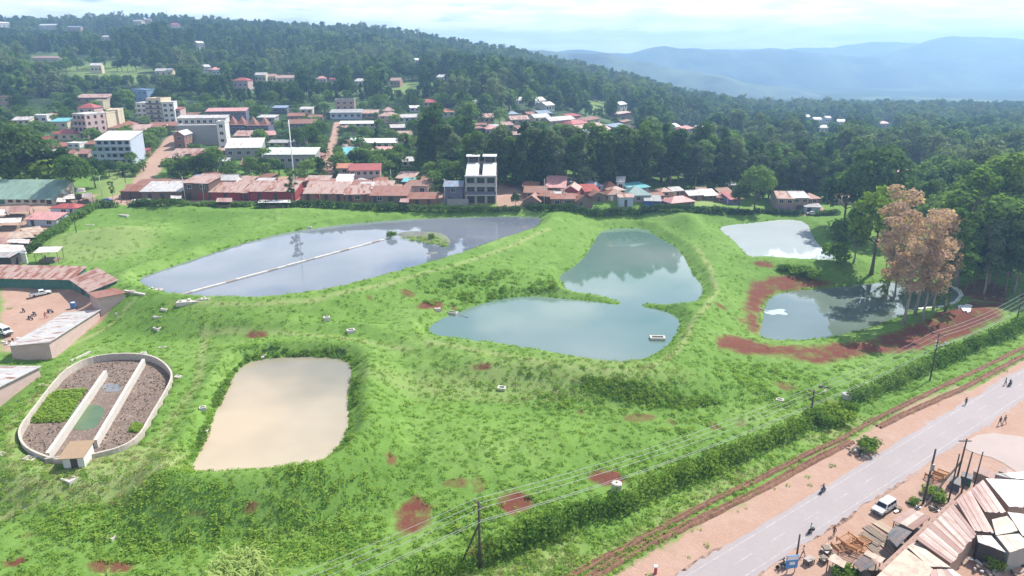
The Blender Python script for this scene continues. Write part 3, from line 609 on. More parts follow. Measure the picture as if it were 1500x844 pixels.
def tree(px, py, top, key, label, group=None, sx=1.0, name='tree', rz=None, cat='tree', p=None):
    p = G(px, py) if p is None else p; Hp, tm, cm = PROTO[key]; h = max(1.0, zat(px, top, p) - p.z); s = h / Hp
    e = empty(name, (p.x, p.y, p.z - 0.15), rnd.uniform(0, 6.28) if rz is None else rz, label, cat, group); e.scale = (s * sx, s * sx, s)
    mobj('trunk' if cat == 'tree' else 'stem', tm, e); mobj('crown' if cat == 'tree' else 'foliage', cm, e); return e
def banana_mesh(seed, H_=3.6, n=9):
    g = random.Random(seed); m = MB(); m.tube([(0, 0, 0), (0.05, 0, H_ * .35), (0.0, 0.05, H_ * .62)], [.16, .13, .08], 6, 0)
    for i in range(n):
        a = i * 2.4 + g.uniform(-.3, .3); L = H_ * g.uniform(.5, .72); up = g.uniform(.5, 1.25); c, s = math.cos(a), math.sin(a); pr = None; wd = H_ * .085
        for k in range(7):
            f = k / 6; r_ = L * f * math.cos(up * (1 - f * .9)) + .02; z = H_ * .58 + L * (math.sin(up) * f - .62 * f * f); ww = wd * math.sin(math.pi * min(.97, max(.1, f * .9 + .12))) ; q = [(r_ * c - s * ww, r_ * s + c * ww, z - ww * .25), (r_ * c, r_ * s, z), (r_ * c + s * ww, r_ * s - c * ww, z - ww * .25)]
            if pr: m.add(pr + q, [(0, 1, 4, 3), (1, 2, 5, 4)], 1)
            pr = q
    return m
BAN = []
for i in range(3):
    m = banana_mesh(60 + i); BAN.append(m)
BAN_M = [m.mesh('banana', [plain('banana_stem', (0.16, 0.17, 0.08), .8), LEAF['banana']]) for m in BAN]
def banana_split(m):
    a, b_ = MB(), MB(); a.v = b_.v = m.v; a.f = [f for f, k in zip(m.f, m.m) if k == 0]; b_.f = [f for f, k in zip(m.f, m.m) if k == 1]; a.m = [0] * len(a.f); b_.m = [0] * len(b_.f)
    return a.mesh('stem', plain('banana_stem', (0.16, 0.17, 0.08))), b_.mesh('leaves', LEAF['banana'])
BAN_P = [banana_split(m) for m in BAN]
# ------------------------------------------------------------------ scattering (grass, weeds, far-off woods)
def scatter(name, pts, rotz, scl, idx_, meshes):
    me = bpy.data.meshes.new(name); me.vertices.add(len(pts)); me.vertices.foreach_set('co', np.asarray(pts, np.float32).ravel())
    a = me.attributes.new('turn', 'FLOAT_VECTOR', 'POINT'); rv = np.zeros((len(pts), 3), np.float32); rv[:, 2] = rotz; a.data.foreach_set('vector', rv.ravel())
    a = me.attributes.new('size', 'FLOAT_VECTOR', 'POINT'); s = np.asarray(scl, np.float32); s = np.repeat(s[:, None], 3, 1) if s.ndim == 1 else s; a.data.foreach_set('vector', s.ravel())
    a = me.attributes.new('kind_index', 'INT', 'POINT'); a.data.foreach_set('value', np.asarray(idx_, np.int32))
    cl = bpy.data.collections.new(name + '_kinds')
    for i, m in enumerate(meshes): cl.objects.link(bpy.data.objects.new('%s_kind_%02d' % (name, i), m))
    o = mobj(name, me); ng = bpy.data.node_groups.new(name, 'GeometryNodeTree'); ng.interface.new_socket('Geometry', in_out='INPUT', socket_type='NodeSocketGeometry'); ng.interface.new_socket('Geometry', in_out='OUTPUT', socket_type='NodeSocketGeometry')
    N = ng.nodes; L = ng.links; gi = N.new('NodeGroupInput'); go = N.new('NodeGroupOutput'); ip = N.new('GeometryNodeInstanceOnPoints'); ci = N.new('GeometryNodeCollectionInfo')
    ci.inputs['Collection'].default_value = cl; ci.inputs['Separate Children'].default_value = True; ci.inputs['Reset Children'].default_value = True; ip.inputs['Pick Instance'].default_value = True
    def na(nm, dt):
        q = N.new('GeometryNodeInputNamedAttribute'); q.data_type = dt; q.inputs['Name'].default_value = nm; return q.outputs['Attribute']
    L.new(gi.outputs[0], ip.inputs['Points']); L.new(ci.outputs[0], ip.inputs['Instance']); L.new(na('kind_index', 'INT'), ip.inputs['Instance Index']); L.new(na('turn', 'FLOAT_VECTOR'), ip.inputs['Rotation']); L.new(na('size', 'FLOAT_VECTOR'), ip.inputs['Scale']); L.new(ip.outputs[0], go.inputs[0])
    md = o.modifiers.new('scatter', 'NODES'); md.node_group = ng; return o
def tuft(seed, h, r, n, lm, wide=0.05):
    g = random.Random(seed); m = MB()
    for i in range(n):
        a = g.uniform(0, 6.283); o = r * g.random() ** .5; x, y = o * math.cos(a), o * math.sin(a); b_ = g.uniform(0, 6.283); L = h * g.uniform(.5, 1.1); t_ = g.uniform(.15, .8); dx, dy = math.cos(b_), math.sin(b_); w_ = wide * g.uniform(.6, 1.4)
        m.add([(x - dy * w_, y + dx * w_, 0), (x + dy * w_, y - dx * w_, 0), (x + dx * L * t_ * .5 + dy * w_, y + dy * L * t_ * .5 - dx * w_, L * .7), (x + dx * L * t_ * 1.2, y + dy * L * t_ * 1.2, L * (1 - t_ * .4)), (x + dx * L * t_ * .5 - dy * w_, y + dy * L * t_ * .5 + dx * w_, L * .7)], [(0, 1, 2, 4), (4, 2, 3)])
    return m.mesh('tuft', LEAF[lm])
def broad(seed, h, r, n, leaf, lm):
    V, F = leaves([((0, 0, h * .35), (r, r, h * .6))], n, leaf, seed, 1.6, .5, .3); V[:, 2] = np.maximum(V[:, 2], 0.0); return np_mesh('weed', V, F, LEAF[lm])
# ================================================================== buildings
RUST = (0.20, 0.075, 0.045)
def roofm(k, ax):
    P_ = dict(RR=((0.30, 0.145, 0.11), .55), RB=((0.24, 0.14, 0.10), .6), RP=((0.42, 0.29, 0.245), .42), SV=((0.46, 0.445, 0.43), .22), RD=((0.34, 0.075, 0.07), .25), PK=((0.50, 0.25, 0.235), .15), GN=((0.20, 0.29, 0.235), .05),
              TL=((0.13, 0.40, 0.43), .08), BL=((0.20, 0.26, 0.34), .12), WH=((0.60, 0.58, 0.55), .08), GY=((0.33, 0.33, 0.33), .2), TG=((0.10, 0.20, 0.20), .1), PG=((0.55, 0.62, 0.57), .08), OR=((0.42, 0.17, 0.09), .3))
    c, a = P_[k]; return tin('roof_iron_%s_%d' % (k, ax), c, RUST, a, ax)
def wallm(k):
    P_ = dict(w=(0.62, 0.60, 0.57), c=(0.58, 0.50, 0.36), b=(0.115, 0.070, 0.050), r=(0.26, 0.13, 0.095), p=(0.50, 0.36, 0.33), m=(0.30, 0.035, 0.045), g=(0.30, 0.29, 0.28), u=(0.22, 0.33, 0.50), y=(0.50, 0.40, 0.18), d=(0.055, 0.048, 0.05),
              n=(0.11, 0.11, 0.17), e=(0.05, 0.16, 0.13), l=(0.42, 0.48, 0.56), v=(0.26, 0.17, 0.42), B=(0.05, 0.13, 0.42), k=(0.35, 0.24, 0.19), t=(0.19, 0.13, 0.10))
    return paint('wall_' + k, P_[k], .85, .22, .7, dirty=.35)
GLASS = plain('dark_glass', (0.022, 0.027, 0.034), .12); FRAME_W = plain('window_frame_pale', (0.55, 0.53, 0.5)); FRAME_D = plain('window_frame_dark', (0.16, 0.11, 0.09))
_wc = {}
def win_mesh(w_, h_, far, fr):
    k = (round(w_, 2), round(h_, 2), far, fr)
    if k not in _wc:
        f = MB(); t_ = .09; x, z = w_ / 2, h_ / 2
        f.box(-x - t_, x + t_, -.07, .02, z, z + t_); f.box(-x - t_, x + t_, -.11, .02, -z - t_, -z); f.box(-x - t_, -x, -.07, .02, -z, z); f.box(x, x + t_, -.07, .02, -z, z); f.box(-.03, .03, -.06, .02, -z, z)
        g_ = MB().box(-x, x, -.025, .02, -z, z); M_ = FRAME_W if fr else FRAME_D
        if far: f.box(-x, -.03, -.025, .02, -z, z, 1); f.box(.03, x, -.025, .02, -z, z, 1); _wc[k] = (f.mesh('window', [M_, GLASS]), None)
        else: _wc[k] = (f.mesh('window', M_), g_.mesh('pane', GLASS))
    return _wc[k]
_dc = {}
def door_mesh(w_, h_, mk):
    k = (round(w_, 2), round(h_, 2), mk)
    if k not in _dc:
        f = MB().box(-w_ / 2, w_ / 2, -.05, .02, 0, h_)
        for i in range(3): f.box(-w_ / 2 + .08, w_ / 2 - .08, -.075, -.05, .15 + i * h_ / 3, h_ / 3 * (i + 1) - .08)
        _dc[k] = f.mesh('door', wallm(mk))
    return _dc[k]
HOUSES = []; HPX = []; HLB = []
def house(A, B, top, depth, roof='g', rise=1.0, rm_='RR', wm_='b', floors=1, cols=2, doors=(), label='', cat='house', name='house', over=.35, side=0, group=None, winf=1, wsize=None, band=None, dz=1.2, pts=None):
    a, c = (G(*A), G(*B)) if pts is None else pts; far = a.y > 300; v = c - a; w_ = v.xy.length; rz = math.atan2(v.y, v.x); zb = min(a.z, c.z); mid = (a + c) / 2
    h_ = max(1.9, zat((A[0] + B[0]) / 2, top, mid) - mid.z) if not isinstance(top, float) else top
    e = empty(name, (mid.x, mid.y, mid.z), rz, label, cat, group); HOUSES.append((mid.x, mid.y, max(w_, depth))); HPX.append((A[0], B[0], (A[1] + B[1]) / 2, mid.y)); HLB.append(label)
    x = w_ / 2; d = depth; W_ = wallm(wm_); m = MB()
    m.box(-x, x, 0, d, -dz - abs(a.z - c.z), h_)
    if roof == 'g': m.add([(-x, 0, h_), (-x, d, h_), (-x, d / 2, h_ + rise), (x, 0, h_), (x, d, h_), (x, d / 2, h_ + rise)], [(0, 2, 1), (3, 4, 5)])
    if roof == 'G': m.add([(-x, 0, h_), (x, 0, h_), (0, 0, h_ + rise), (-x, d, h_), (x, d, h_), (0, d, h_ + rise)], [(0, 1, 2), (4, 3, 5)])
    if roof == 's': m.add([(-x, 0, h_), (-x, d, h_), (-x, d, h_ + rise), (x, 0, h_), (x, d, h_), (x, d, h_ + rise)], [(0, 2, 1), (3, 4, 5), (1, 2, 5, 4)])
    if roof == 'S': m.add([(-x, 0, h_), (-x, d, h_), (-x, 0, h_ + rise), (x, 0, h_), (x, d, h_), (x, 0, h_ + rise)], [(0, 2, 1), (3, 4, 5), (0, 3, 5, 2)])
    m.build('wall', W_, e)
    o = over; t_ = .09; q = MB(); e0 = .02
    k = rise / (d / 2) if roof in 'gh' else 0
    if roof == 'g':
        q.slab([(-x - o, -o, h_ - k * o + e0 + t_), (x + o, -o, h_ - k * o + e0 + t_), (x + o, d / 2, h_ + rise + e0 + t_), (-x - o, d / 2, h_ + rise + e0 + t_)], t_); q.slab([(-x - o, d / 2, h_ + rise + e0 + t_), (x + o, d / 2, h_ + rise + e0 + t_), (x + o, d + o, h_ - k * o + e0 + t_), (-x - o, d + o, h_ - k * o + e0 + t_)], t_)
        q.box(-x - o, x + o, d / 2 - .14, d / 2 + .14, h_ + rise + e0 + t_ - .02, h_ + rise + e0 + t_ + .05)
    elif roof == 'G':
        k = rise / x
        q.slab([(0, -o, h_ + rise + e0 + t_), (0, d + o, h_ + rise + e0 + t_), (-x - o, d + o, h_ - k * o + e0 + t_), (-x - o, -o, h_ - k * o + e0 + t_)], t_); q.slab([(0, d + o, h_ + rise + e0 + t_), (0, -o, h_ + rise + e0 + t_), (x + o, -o, h_ - k * o + e0 + t_), (x + o, d + o, h_ - k * o + e0 + t_)], t_)
    elif roof == 's':
        k = rise / d; q.slab([(-x - o, -o * 2.2, h_ - k * o * 2.2 + e0 + t_), (x + o, -o * 2.2, h_ - k * o * 2.2 + e0 + t_), (x + o, d + o, h_ + rise + k * o + e0 + t_), (-x - o, d + o, h_ + rise + k * o + e0 + t_)], t_)
    elif roof == 'S':
        k = rise / d; q.slab([(-x - o, -o, h_ + rise + k * o + e0 + t_), (x + o, -o, h_ + rise + k * o + e0 + t_), (x + o, d + o, h_ - k * o + e0 + t_), (-x - o, d + o, h_ - k * o + e0 + t_)], t_)
    elif roof == 'h':
        r_ = min(d / 2, x * .9); xx = x + o; rx = max(.05, x - r_); z0, z1 = h_ - k * o + e0 + t_, h_ + rise + e0 + t_
        q.add([(-xx, -o, z0), (xx, -o, z0), (xx, d + o, z0), (-xx, d + o, z0), (-rx, d / 2, z1), (rx, d / 2, z1), (-xx, -o, z0 - t_), (xx, -o, z0 - t_), (xx, d + o, z0 - t_), (-xx, d + o, z0 - t_)], [(0, 1, 5, 4), (1, 2, 5), (2, 3, 4, 5), (3, 0, 4), (0, 6, 7, 1), (1, 7, 8, 2), (2, 8, 9, 3), (3, 9, 6, 0), (9, 8, 7, 6)])
    elif roof == 'f':
        q.box(-x - .12, x + .12, -.12, d + .12, h_ + .004, h_ + .2)
        for (a0, a1, b0, b1) in ((-x - .1, x + .1, -.1, .1), (-x - .1, x + .1, d - .1, d + .1), (-x - .1, -x + .1, .1, d - .1), (x - .1, x + .1, .1, d - .1)): q.box(a0, a1, b0, b1, h_ + .203, h_ + .2 + max(.25, rise))
    rf = q.build('roof', roofm(rm_, 1 if roof == 'G' else 0) if roof != 'f' else wallm(rm_ if rm_ in 'wcbrpmgudyneklvBt' else 'g'), e)
    fh = h_ / floors; ww, wh = wsize or (min(1.5, w_ / max(cols, 1) * .5), min(1.25, fh * .45))
    used = [(f_ - .5) * w_ for f_, _, _ in doors]
    for (f_, dw, mk) in doors:
        dh = min(fh * .82, 2.4); mobj('door', door_mesh(dw, dh, mk), e, ((f_ - .5) * w_, 0, 0))
    wm2, pm = win_mesh(ww, wh, far, winf)
    for fl in range(floors):
        for i in range(cols):
            xx = -x + w_ * (i + .5) / cols
            if fl == 0 and any(abs(xx - u) < (ww + dw_) / 2 + .2 for u, (_, dw_, _) in zip(used, doors)): continue
            o_ = mobj('window', wm2, e, (xx, 0, fh * (fl + .55)))
            if pm: mobj('pane', pm, o_)
        for i in range(abs(side)):
            yy = d * (i + .5) / abs(side); o_ = mobj('window', wm2, e, ((x if side > 0 else -x), yy, fh * (fl + .55)), (0, 0, math.pi / 2 if side > 0 else -math.pi / 2))
            if pm: mobj('pane', pm, o_)
        if band and fl: MB().box(-x - .1, x + .1, -1.0, -.003, fh * fl - .1, fh * fl + .12).build('balcony', wallm(band), e); MB().box(-x - .1, x + .1, -1.0, -.93, fh * fl + .125, fh * fl + .85).build('parapet', wallm(band), e)
    return e

S = dict(cat='shop', name='shop')
# ---- the row of shops behind the far hedge, from left to right
house((178,292),(226,292), 280, 7, 'h', 1.3, 'RR', 'b', 1, 2, [(.3, 1.1, 'd'), (.75, 1.1, 'd')], 'low shop with a rusty hipped roof at the left end of the hedge row', **S)
house((209,294),(268,294), 280, 9, 's', 1.6, 'SV', 't', 1, 2, [(.2, 1.2, 'd'), (.5, 1.4, 'd'), (.8, 1.2, 'b')], 'long dark timber shop under a pale grey tin roof beside the two-storey shop', **S)
house((271,293),(308,293), 268, 8, 's', .9, 'RP', 'b', 2, 2, [(.2, 1.3, 'd'), (.62, 1.3, 'm'), (.86, 1.1, 'm')], 'tall two-storey dark brown timber shop in the hedge row', **S)
house((309,293),(353,294), 281, 8, 's', 1.7, 'RP', 'm', 1, 2, [(.15, 1.2, 'm'), (.5, 1.2, 'd'), (.85, 1.2, 'm')], 'red-fronted shop with pinkish roof next to the tall brown shop', **S)
house((355,294),(366,294), 282, 7, 's', 1.2, 'RP', 'm', 1, 0, [(.5, 1.4, 'd')], 'narrow red kiosk squeezed between two red-fronted shops', **S)
house((367,294),(433,294), 280, 9, 's', 1.8, 'RP', 'm', 1, 3, [(.2, 1.2, 'd'), (.56, 1.2, 'd'), (.85, 1.3, 'm')], 'wide crimson shop left of the reddish alley', **S)
house((446,295),(505,295), 283, 9, 's', 2.2, 'RP', 'r', 1, 2, [(.1, 1.2, 'd'), (.35, 1.3, 'm'), (.55, 1.2, 'd'), (.85, 1.2, 'd')], 'brick-red shop with a patched pink roof right of the reddish alley', **S)
house((506,296),(542,296), 284, 8, 's', 1.8, 'RP', 'r', 1, 1, [(.2, 1.2, 'd'), (.8, 1.2, 'b')], 'brown shop with pale doorposts in the middle of the hedge row', **S)
house((543,297),(597,298), 286, 8, 's', 1.6, 'RR', 't', 1, 2, [(.12, 1.2, 'd'), (.55, 1.6, 'd'), (.85, 1.2, 'b')], 'rust-roofed brown shop with a pale awning near the alley end', **S)
house((598,299),(641,300), 291, 6, 's', .9, 'RB', 'r', 1, 2, [(.3, 1.1, 'd'), (.7, 1.0, 'd')], 'lowest brown shop at the right end of the hedge row', **S)
B_ = dict(cat='house', name='house')
house((199,286),(242,285), 272, 7, 's', 1.0, 'RB', 'b', 1, 1, [(.5, 1, 'd')], 'brown-roofed house behind the pale grey tin shop', **B_)
house((186,290),(212,288), 277, 5, 's', .8, 'RR', 't', 1, 1, [(.5, 1, 'd')], 'small rusty lean-to behind the hipped-roof shop', **B_)
house((295,282),(322,282), 260, 6, 'g', .8, 'RP', 'k', 1, 1, [], 'pink-walled house rising behind the two-storey timber shop', **B_)
house((322,282),(348,282), 264, 6, 'g', 1.4, 'SV', 'w', 1, 2, [], 'whitewashed house with white gable roof behind the red shops', **B_)
house((345,285),(385,285), 274, 6, 's', 1.2, 'RP', 'k', 1, 2, [], 'pale-roofed house behind the narrow red kiosk', **B_)
house((376,284),(400,284), 270, 5, 's', 1.2, 'SV', 'g', 1, 1, [], 'house with bright white roof behind the crimson shop', **B_)
house((400,284),(432,284), 272, 6, 's', .9, 'RP', 'k', 1, 2, [], 'low house under mixed rusty sheets behind the crimson shop', **B_)
house((452,286),(489,286), 271, 6, 's', 1.0, 'RR', 'r', 1, 2, [], 'long house with flat rusty roof behind the patched pink roof', **B_)
house((449,281),(482,281), 264, 5, 's', .7, 'RP', 'k', 1, 1, [], 'pale pink lean-to house behind the flat rusty roof', **B_)
house((491,283),(513,283), 269, 7, 's', 2.0, 'WH', 'w', 1, 1, [], 'house with a brilliant white tin roof right of the dirt lane', **B_)
house((513,270),(558,269), 249, 6, 's', 1.3, 'RD', 'p', 2, 5, [], 'long pink two-storey house with a bright red roof', **B_)
house((489,265),(511,266), 246, 5, 's', .8, 'OR', 'k', 2, 2, [(.5, 1, 'b')], 'narrow orange-roofed house at the foot of the dirt lane', **B_)
house((512,282),(542,282), 272, 5, 's', 1.0, 'RR', 'r', 1, 1, [], 'small brick-red house below the long pink house', **B_)
house((527,286),(546,286), 276, 5, 's', 1.2, 'SV', 'p', 1, 1, [], 'pink house with a small silver roof above the brown shop', **B_)
house((545,284),(576,284), 273, 6, 's', .8, 'RP', 'r', 1, 2, [], 'terraced rusty house below the right end of the long pink house', **B_)
house((556,290),(582,290), 281, 5, 's', .8, 'RR', 't', 1, 1, [], 'low rusty house behind the shop with the awning', **B_)
house((594,285),(627,286), 272, 6, 's', .8, 'RB', 'p', 1, 2, [(.3, 1.1, 'w')], 'pinkish tumbledown house with a pale door beside the dark bushes', **B_)
house((590,276),(605,276), 266, 4, 's', .5, 'TL', 'd', 1, 1, [], 'small shack covered with a turquoise sheet', **B_)
house((651,298),(678,299), 273, 6, 's', .7, 'BL', 'n', 2, 1, [(.3, 1, 'd')], 'dark slate-blue house hard against the grey building', **B_)
MB().box(0, 7.2, -.2, .2, -1, 2.2).build('concrete_wall', wallm('g'), loc=G(655, 301)); tag(bpy.data.objects['concrete_wall'], 'low grey concrete yard wall beside the grey building', 'wall')

# ---- the grey three-storey building with the split roof
a, c = G(682, 299), G(727, 299); W0 = (c - a).xy.length; e = empty('commercial_building', (a + c) / 2, math.atan2((c - a).y, (c - a).x), 'tall grey unfinished three-storey building with a split sloping roof', 'building')
hb = zat(704, 259, (a + c) / 2) - a.z; x = W0 / 2; dd = 14.0; f3 = hb / 3
MB().box(-x, x, .9, dd, -1.2, hb).add([(-x, .9, hb), (-x, dd, hb), (-x, dd, hb + 3.2), (x, .9, hb), (x, dd, hb), (x, dd, hb + 3.2)], [(0, 2, 1), (3, 4, 5), (1, 2, 5, 4)]).build('wall', wallm('g'), e)
for fz in (f3, 2 * f3): MB().box(-x - .1, x + .1, -.4, .897, fz - .15, fz + .15).build('floor_slab', paint('concrete_pale', (.42, .41, .4), .85), e)
for i in range(4): MB().box(-x + i * (W0 - .45) / 3, -x + .45 + i * (W0 - .45) / 3, .3, .75, -.5, hb - .1).build('column', paint('concrete_pale', (.42, .41, .4)), e)
MB().box(-x, x, -.38, -.25, f3 + .153, f3 + 1.25).build('parapet', wallm('n'), e); MB().box(-x, x, -.38, -.25, 2 * f3 + .153, 2 * f3 + .95).build('parapet', wallm('g'), e)
MB().box(-x - .15, x + .15, -.55, .85, hb - .02, hb + .35).build('roof_edge', paint('concrete_pale', (.42, .41, .4)), e)
for i in range(3):
    xx = -x + W0 * (i + .5) / 3; mobj('door', door_mesh(W0 / 3 - 1.0, f3 * .8, 'd'), e, (xx, .9, 0))  # dark panels stand in for the shade of the open shop fronts
    for fl in (1, 2):
        o_ = mobj('window', win_mesh(W0 / 3 - 1.2, f3 * .5, False, 0)[0], e, (xx, .9, f3 * (fl + .55))); mobj('pane', win_mesh(W0 / 3 - 1.2, f3 * .5, False, 0)[1], o_)
for (x0, x1) in ((-x + .1, -.75), (.55, x - .1)):
    k = 3.2 / (dd - .9); rs = MB().slab([(x0, .95, hb + .42), (x1, .95, hb + .42), (x1, dd - 2.5, hb + .42 + k * (dd - 3.4)), (x0, dd - 2.5, hb + .42 + k * (dd - 3.4))], .3).build('roof_slope', paint('roof_pale', (.60, .58, .56), .7, .12), e)
    cx = (x0 + x1) / 2
    for (px_, py_) in ((x0 + .3, dd - 2.2), (x1 - .5, dd - 2.2), (x0 + .3, dd - .3), (x1 - .5, dd - .3)): MB().box(px_, px_ + .25, py_, py_ + .25, hb + 2.6, hb + 5.2).build('canopy_post', wallm('g'), e)
    MB().box(x0 + .8, x1 - 1.0, dd - 1.6, dd - .5, hb + 2.9, hb + 4.6).build('water_drum', wallm('d'), e)
    MB().slab([(x0 - .3, dd - 2.8, hb + 5.25), (x1 + .1, dd - 2.8, hb + 5.25), (x1 + .1, dd + .3, hb + 5.6), (x0 - .3, dd + .3, hb + 5.6)], .15).build('canopy', paint('canopy_white', (.70, .69, .66), .6, .1), e)
MB().box(-.7, .5, 1.0, dd - 2.5, hb + .01, hb + .2).build('dark_gap_strip', wallm('d'), e); HOUSES.append((a.x, a.y, 18))  # dark strip laid in the gap between the roof slopes

# ---- shacks right of the grey building
K = dict(cat='shack', name='shack')
house((766,303),(791,304), 295, 6, 'G', 1.9, 'RR', 't', 1, 1, [(.5, .9, 'd')], 'leftmost dark red gabled shack beside the small dark tree', **K)
house((768,291),(800,291), 282, 7, 'g', 1.6, 'RB', 't', 1, 2, [], 'dark brown tin shack behind the leftmost gabled shack', **K)
house((766,283),(788,283), 273, 6, 'g', 1.0, 'RB', 'b', 1, 1, [], 'dull brown shack farthest back near the grass patch', **K)
house((789,298),(806,299), 287, 5, 's', .8, 'RB', 'b', 1, 1, [(.5, .9, 'd')], 'narrow dark shack between the red gable and the tin front', **K)
house((807,303),(842,303), 291, 4, 's', .7, 'RR', 't', 1, 2, [(.5, 1.0, 'k')], 'long brown tin-fronted shack beside the white pole', **K)
house((800,284),(828,285), 274, 8, 's', 2.4, 'PK', 'r', 1, 2, [], 'shack with a big faded pink roof in the middle of the cluster', **K)
house((826,290),(846,292), 279, 8, 'G', 1.4, 'RP', 'm', 1, 1, [(.5, 1, 'm')], 'red-fronted shack with pale pink gable roof', **K)
house((842,304),(868,305), 294, 10, 'G', 1.7, 'RB', 't', 1, 1, [(.35, 1.1, 'd')], 'brown barn-like shack with orange roof patches by the hedge', **K)
house((826,275),(852,275), 268, 5, 's', .7, 'SV', 'g', 1, 2, [], 'low shack with a silver roof at the edge of the wood', **K)
house((852,281),(884,281), 273, 7, 'h', 1.6, 'BL', 'g', 1, 2, [], 'house with a slate-blue hipped roof among brown shacks', **B_)
house((888,281),(904,281), 273, 5, 'h', 1.3, 'OR', 'w', 1, 1, [], 'small house with a bright orange-red roof', **B_)
house((903,280),(914,281), 266, 5, 's', .9, 'WH', 'w', 1, 1, [], 'white-walled house with white roof behind the orange-red one', **B_)
house((866,295),(888,296), 287, 6, 'G', 1.2, 'RB', 't', 1, 1, [(.5, 1, 'd')], 'brown gabled shack right of the barn-like shack', **K)
house((890,294),(914,295), 285, 6, 'h', 1.3, 'RB', 'k', 1, 2, [(.25, .9, 'w')], 'shack with a brown hipped roof and one pale door', **K)
house((906,303),(927,303), 289, 5, 'g', .8, 'RP', 'l', 1, 2, [(.5, 1, 'd')], 'grey-walled shack with a small pinkish roof', **K)
house((917,296),(953,297), 286, 9, 'h', 2.2, 'TG', 'g', 1, 3, [], 'large house under a dark teal hipped roof', **B_)
house((922,284),(950,284), 275, 6, 's', .8, 'TL', 'g', 1, 2, [], 'house with a pale teal roof behind the dark teal one', **B_)
house((944,304),(967,304), 294, 5, 's', .7, 'GY', 'B', 1, 1, [(.7, 1, 'd')], 'bright blue walled shop by the hedge', **S)
house((955,296),(972,296), 287, 5, 'g', .8, 'RB', 'n', 1, 1, [], 'purple-grey shack above the bright blue shop', **K)
house((968,288),(984,289), 281, 5, 'h', 1.0, 'RP', 'k', 1, 1, [], 'pinkish-roofed shack behind the purple-grey one', **K)
house((983,304),(1017,304), 296, 6, 'h', 1.5, 'PK', 't', 1, 2, [(.3, 1, 'd')], 'house with a salmon pink hipped roof beside the grassy slope', **B_)
house((1020,285),(1034,286), 281, 4, 'g', .7, 'RB', 't', 1, 1, [], 'tiny brown hut at the top of the grassy slope', **K)
house((1031,293),(1050,294), 289, 5, 's', 1.2, 'WH', 't', 1, 1, [], 'brown hut with a white tin roof on the grassy slope', **K)
house((1050,296),(1064,297), 290, 4, 's', .7, 'RR', 'r', 1, 1, [], 'small rusty hut right of the white-roofed hut', **K)
house((1068,300),(1084,300), 291, 5, 's', 1.5, 'RD', 'v', 1, 1, [], 'red-roofed house with purple wall beside the big tree', **B_)
house((1053,288),(1070,288), 281, 5, 'g', 1.0, 'RB', 't', 1, 1, [], 'brown-roofed hut behind the red-roofed purple house', **K)
house((1062,278),(1078,278), 273, 4, 's', .6, 'GY', 'g', 1, 1, [], 'little grey-roofed hut against the dark wood', **K)
house((1137,310),(1161,310), 291, 13, 'g', 1.4, 'RP', 'k', 2, 2, [(.2, 1.2, 'v'), (.7, 1.2, 'v')], 'long brown brick house with pale roof and purple ground floor', **B_, side=-4)
house((1160,309),(1183,308), 290, 11, 'g', 1.3, 'SV', 'k', 2, 2, [(.4, 1.8, 'd')], 'house with a grey-white roof joined to the purple-fronted house', **B_)
house((1183,307),(1200,306), 291, 7, 'h', 1.3, 'RR', 'r', 2, 1, [], 'brick house with rust-red hipped roof by the far pond', **B_)
house((1178,312),(1201,312), 303, 4, 's', .4, 'GY', 'l', 1, 1, [(.3, 1.4, 'd')], 'grey market kiosk with an open counter above the far pond', **S)
house((1226,300),(1247,300), 289, 6, 'h', 1.2, 'PK', 'p', 1, 1, [], 'pink-roofed house half hidden by the dark trees', **B_)

# ---- the town on the slope
T_ = dict(cat='building', name='town_building')
house((196,150),(217,150), 132, 9, 'f', .3, 'u', 'u', 2, 3, [], 'small bright blue two-storey block above the white apartments', **T_)
house((203,180),(218,180), 152, 9, 'f', .4, 'w', 'w', 4, 2, [], 'white apartment wing with dark windows left of the stair tower', **T_, band='w')
house((219,181),(240,181), 146, 10, 'f', .6, 'c', 'c', 5, 2, [], 'tall cream stair tower block of the white apartments', **T_, band='n')
house((241,181),(258,180), 151, 10, 'f', .4, 'w', 'w', 4, 2, [], 'white apartment wing right of the cream stair tower', **T_)
house((258,178),(266,178), 160, 8, 's', .5, 'RD', 'p', 2, 1, [], 'narrow pink house with red roof behind the white apartments', **T_)
house((112,203),(130,204), 168, 12, 'f', .3, 'w', 'p', 4, 3, [], 'four-storey pink apartment block with maroon windows', **T_, side=3, winf=0, band='p')
house((118,186),(142,186), 158, 8, 'h', 2.0, 'RD', 'p', 3, 2, [], 'pink block with a red tiled cap behind the four-storey pink apartments', **T_)
house((146,196),(160,196), 166, 14, 'f', .3, 'c', 'c', 3, 1, [], 'cream three-storey building with open balconies', **T_, side=0, band='c')
house((160,192),(177,191), 162, 12, 'f', .3, 'c', 'c', 3, 1, [], 'plain cream building with a blank bright wall', **T_)
house((110,152),(158,151), 143, 12, 's', 1.5, 'RP', 'k', 1, 4, [], 'long low pinkish-roofed building at the foot of the wood', **T_)
house((140,160),(152,160), 148, 6, 'f', .3, 'c', 'c', 2, 1, [], 'small cream house below the long pinkish roof', **T_)
house((146,243),(196,242), 205, 12, 's', 2.2, 'WH', 'l', 4, 5, [], 'four-storey pale blue and white block with dark window strips', **T_, winf=0, band='l')
house((137,243),(158,244), 224, 6, 'f', .3, 'l', 'l', 2, 2, [], 'pale blue annex at the foot of the four-storey blue block', **T_)
house((160,197),(185,197), 188, 9, 'h', 1.6, 'RR', 'c', 1, 2, [], 'red-brown hipped roof house behind the pale blue block', **B_)
house((176,190),(197,189), 183, 8, 'h', 1.6, 'RR', 'c', 1, 2, [], 'red-brown roofed house below the cream building', **B_)
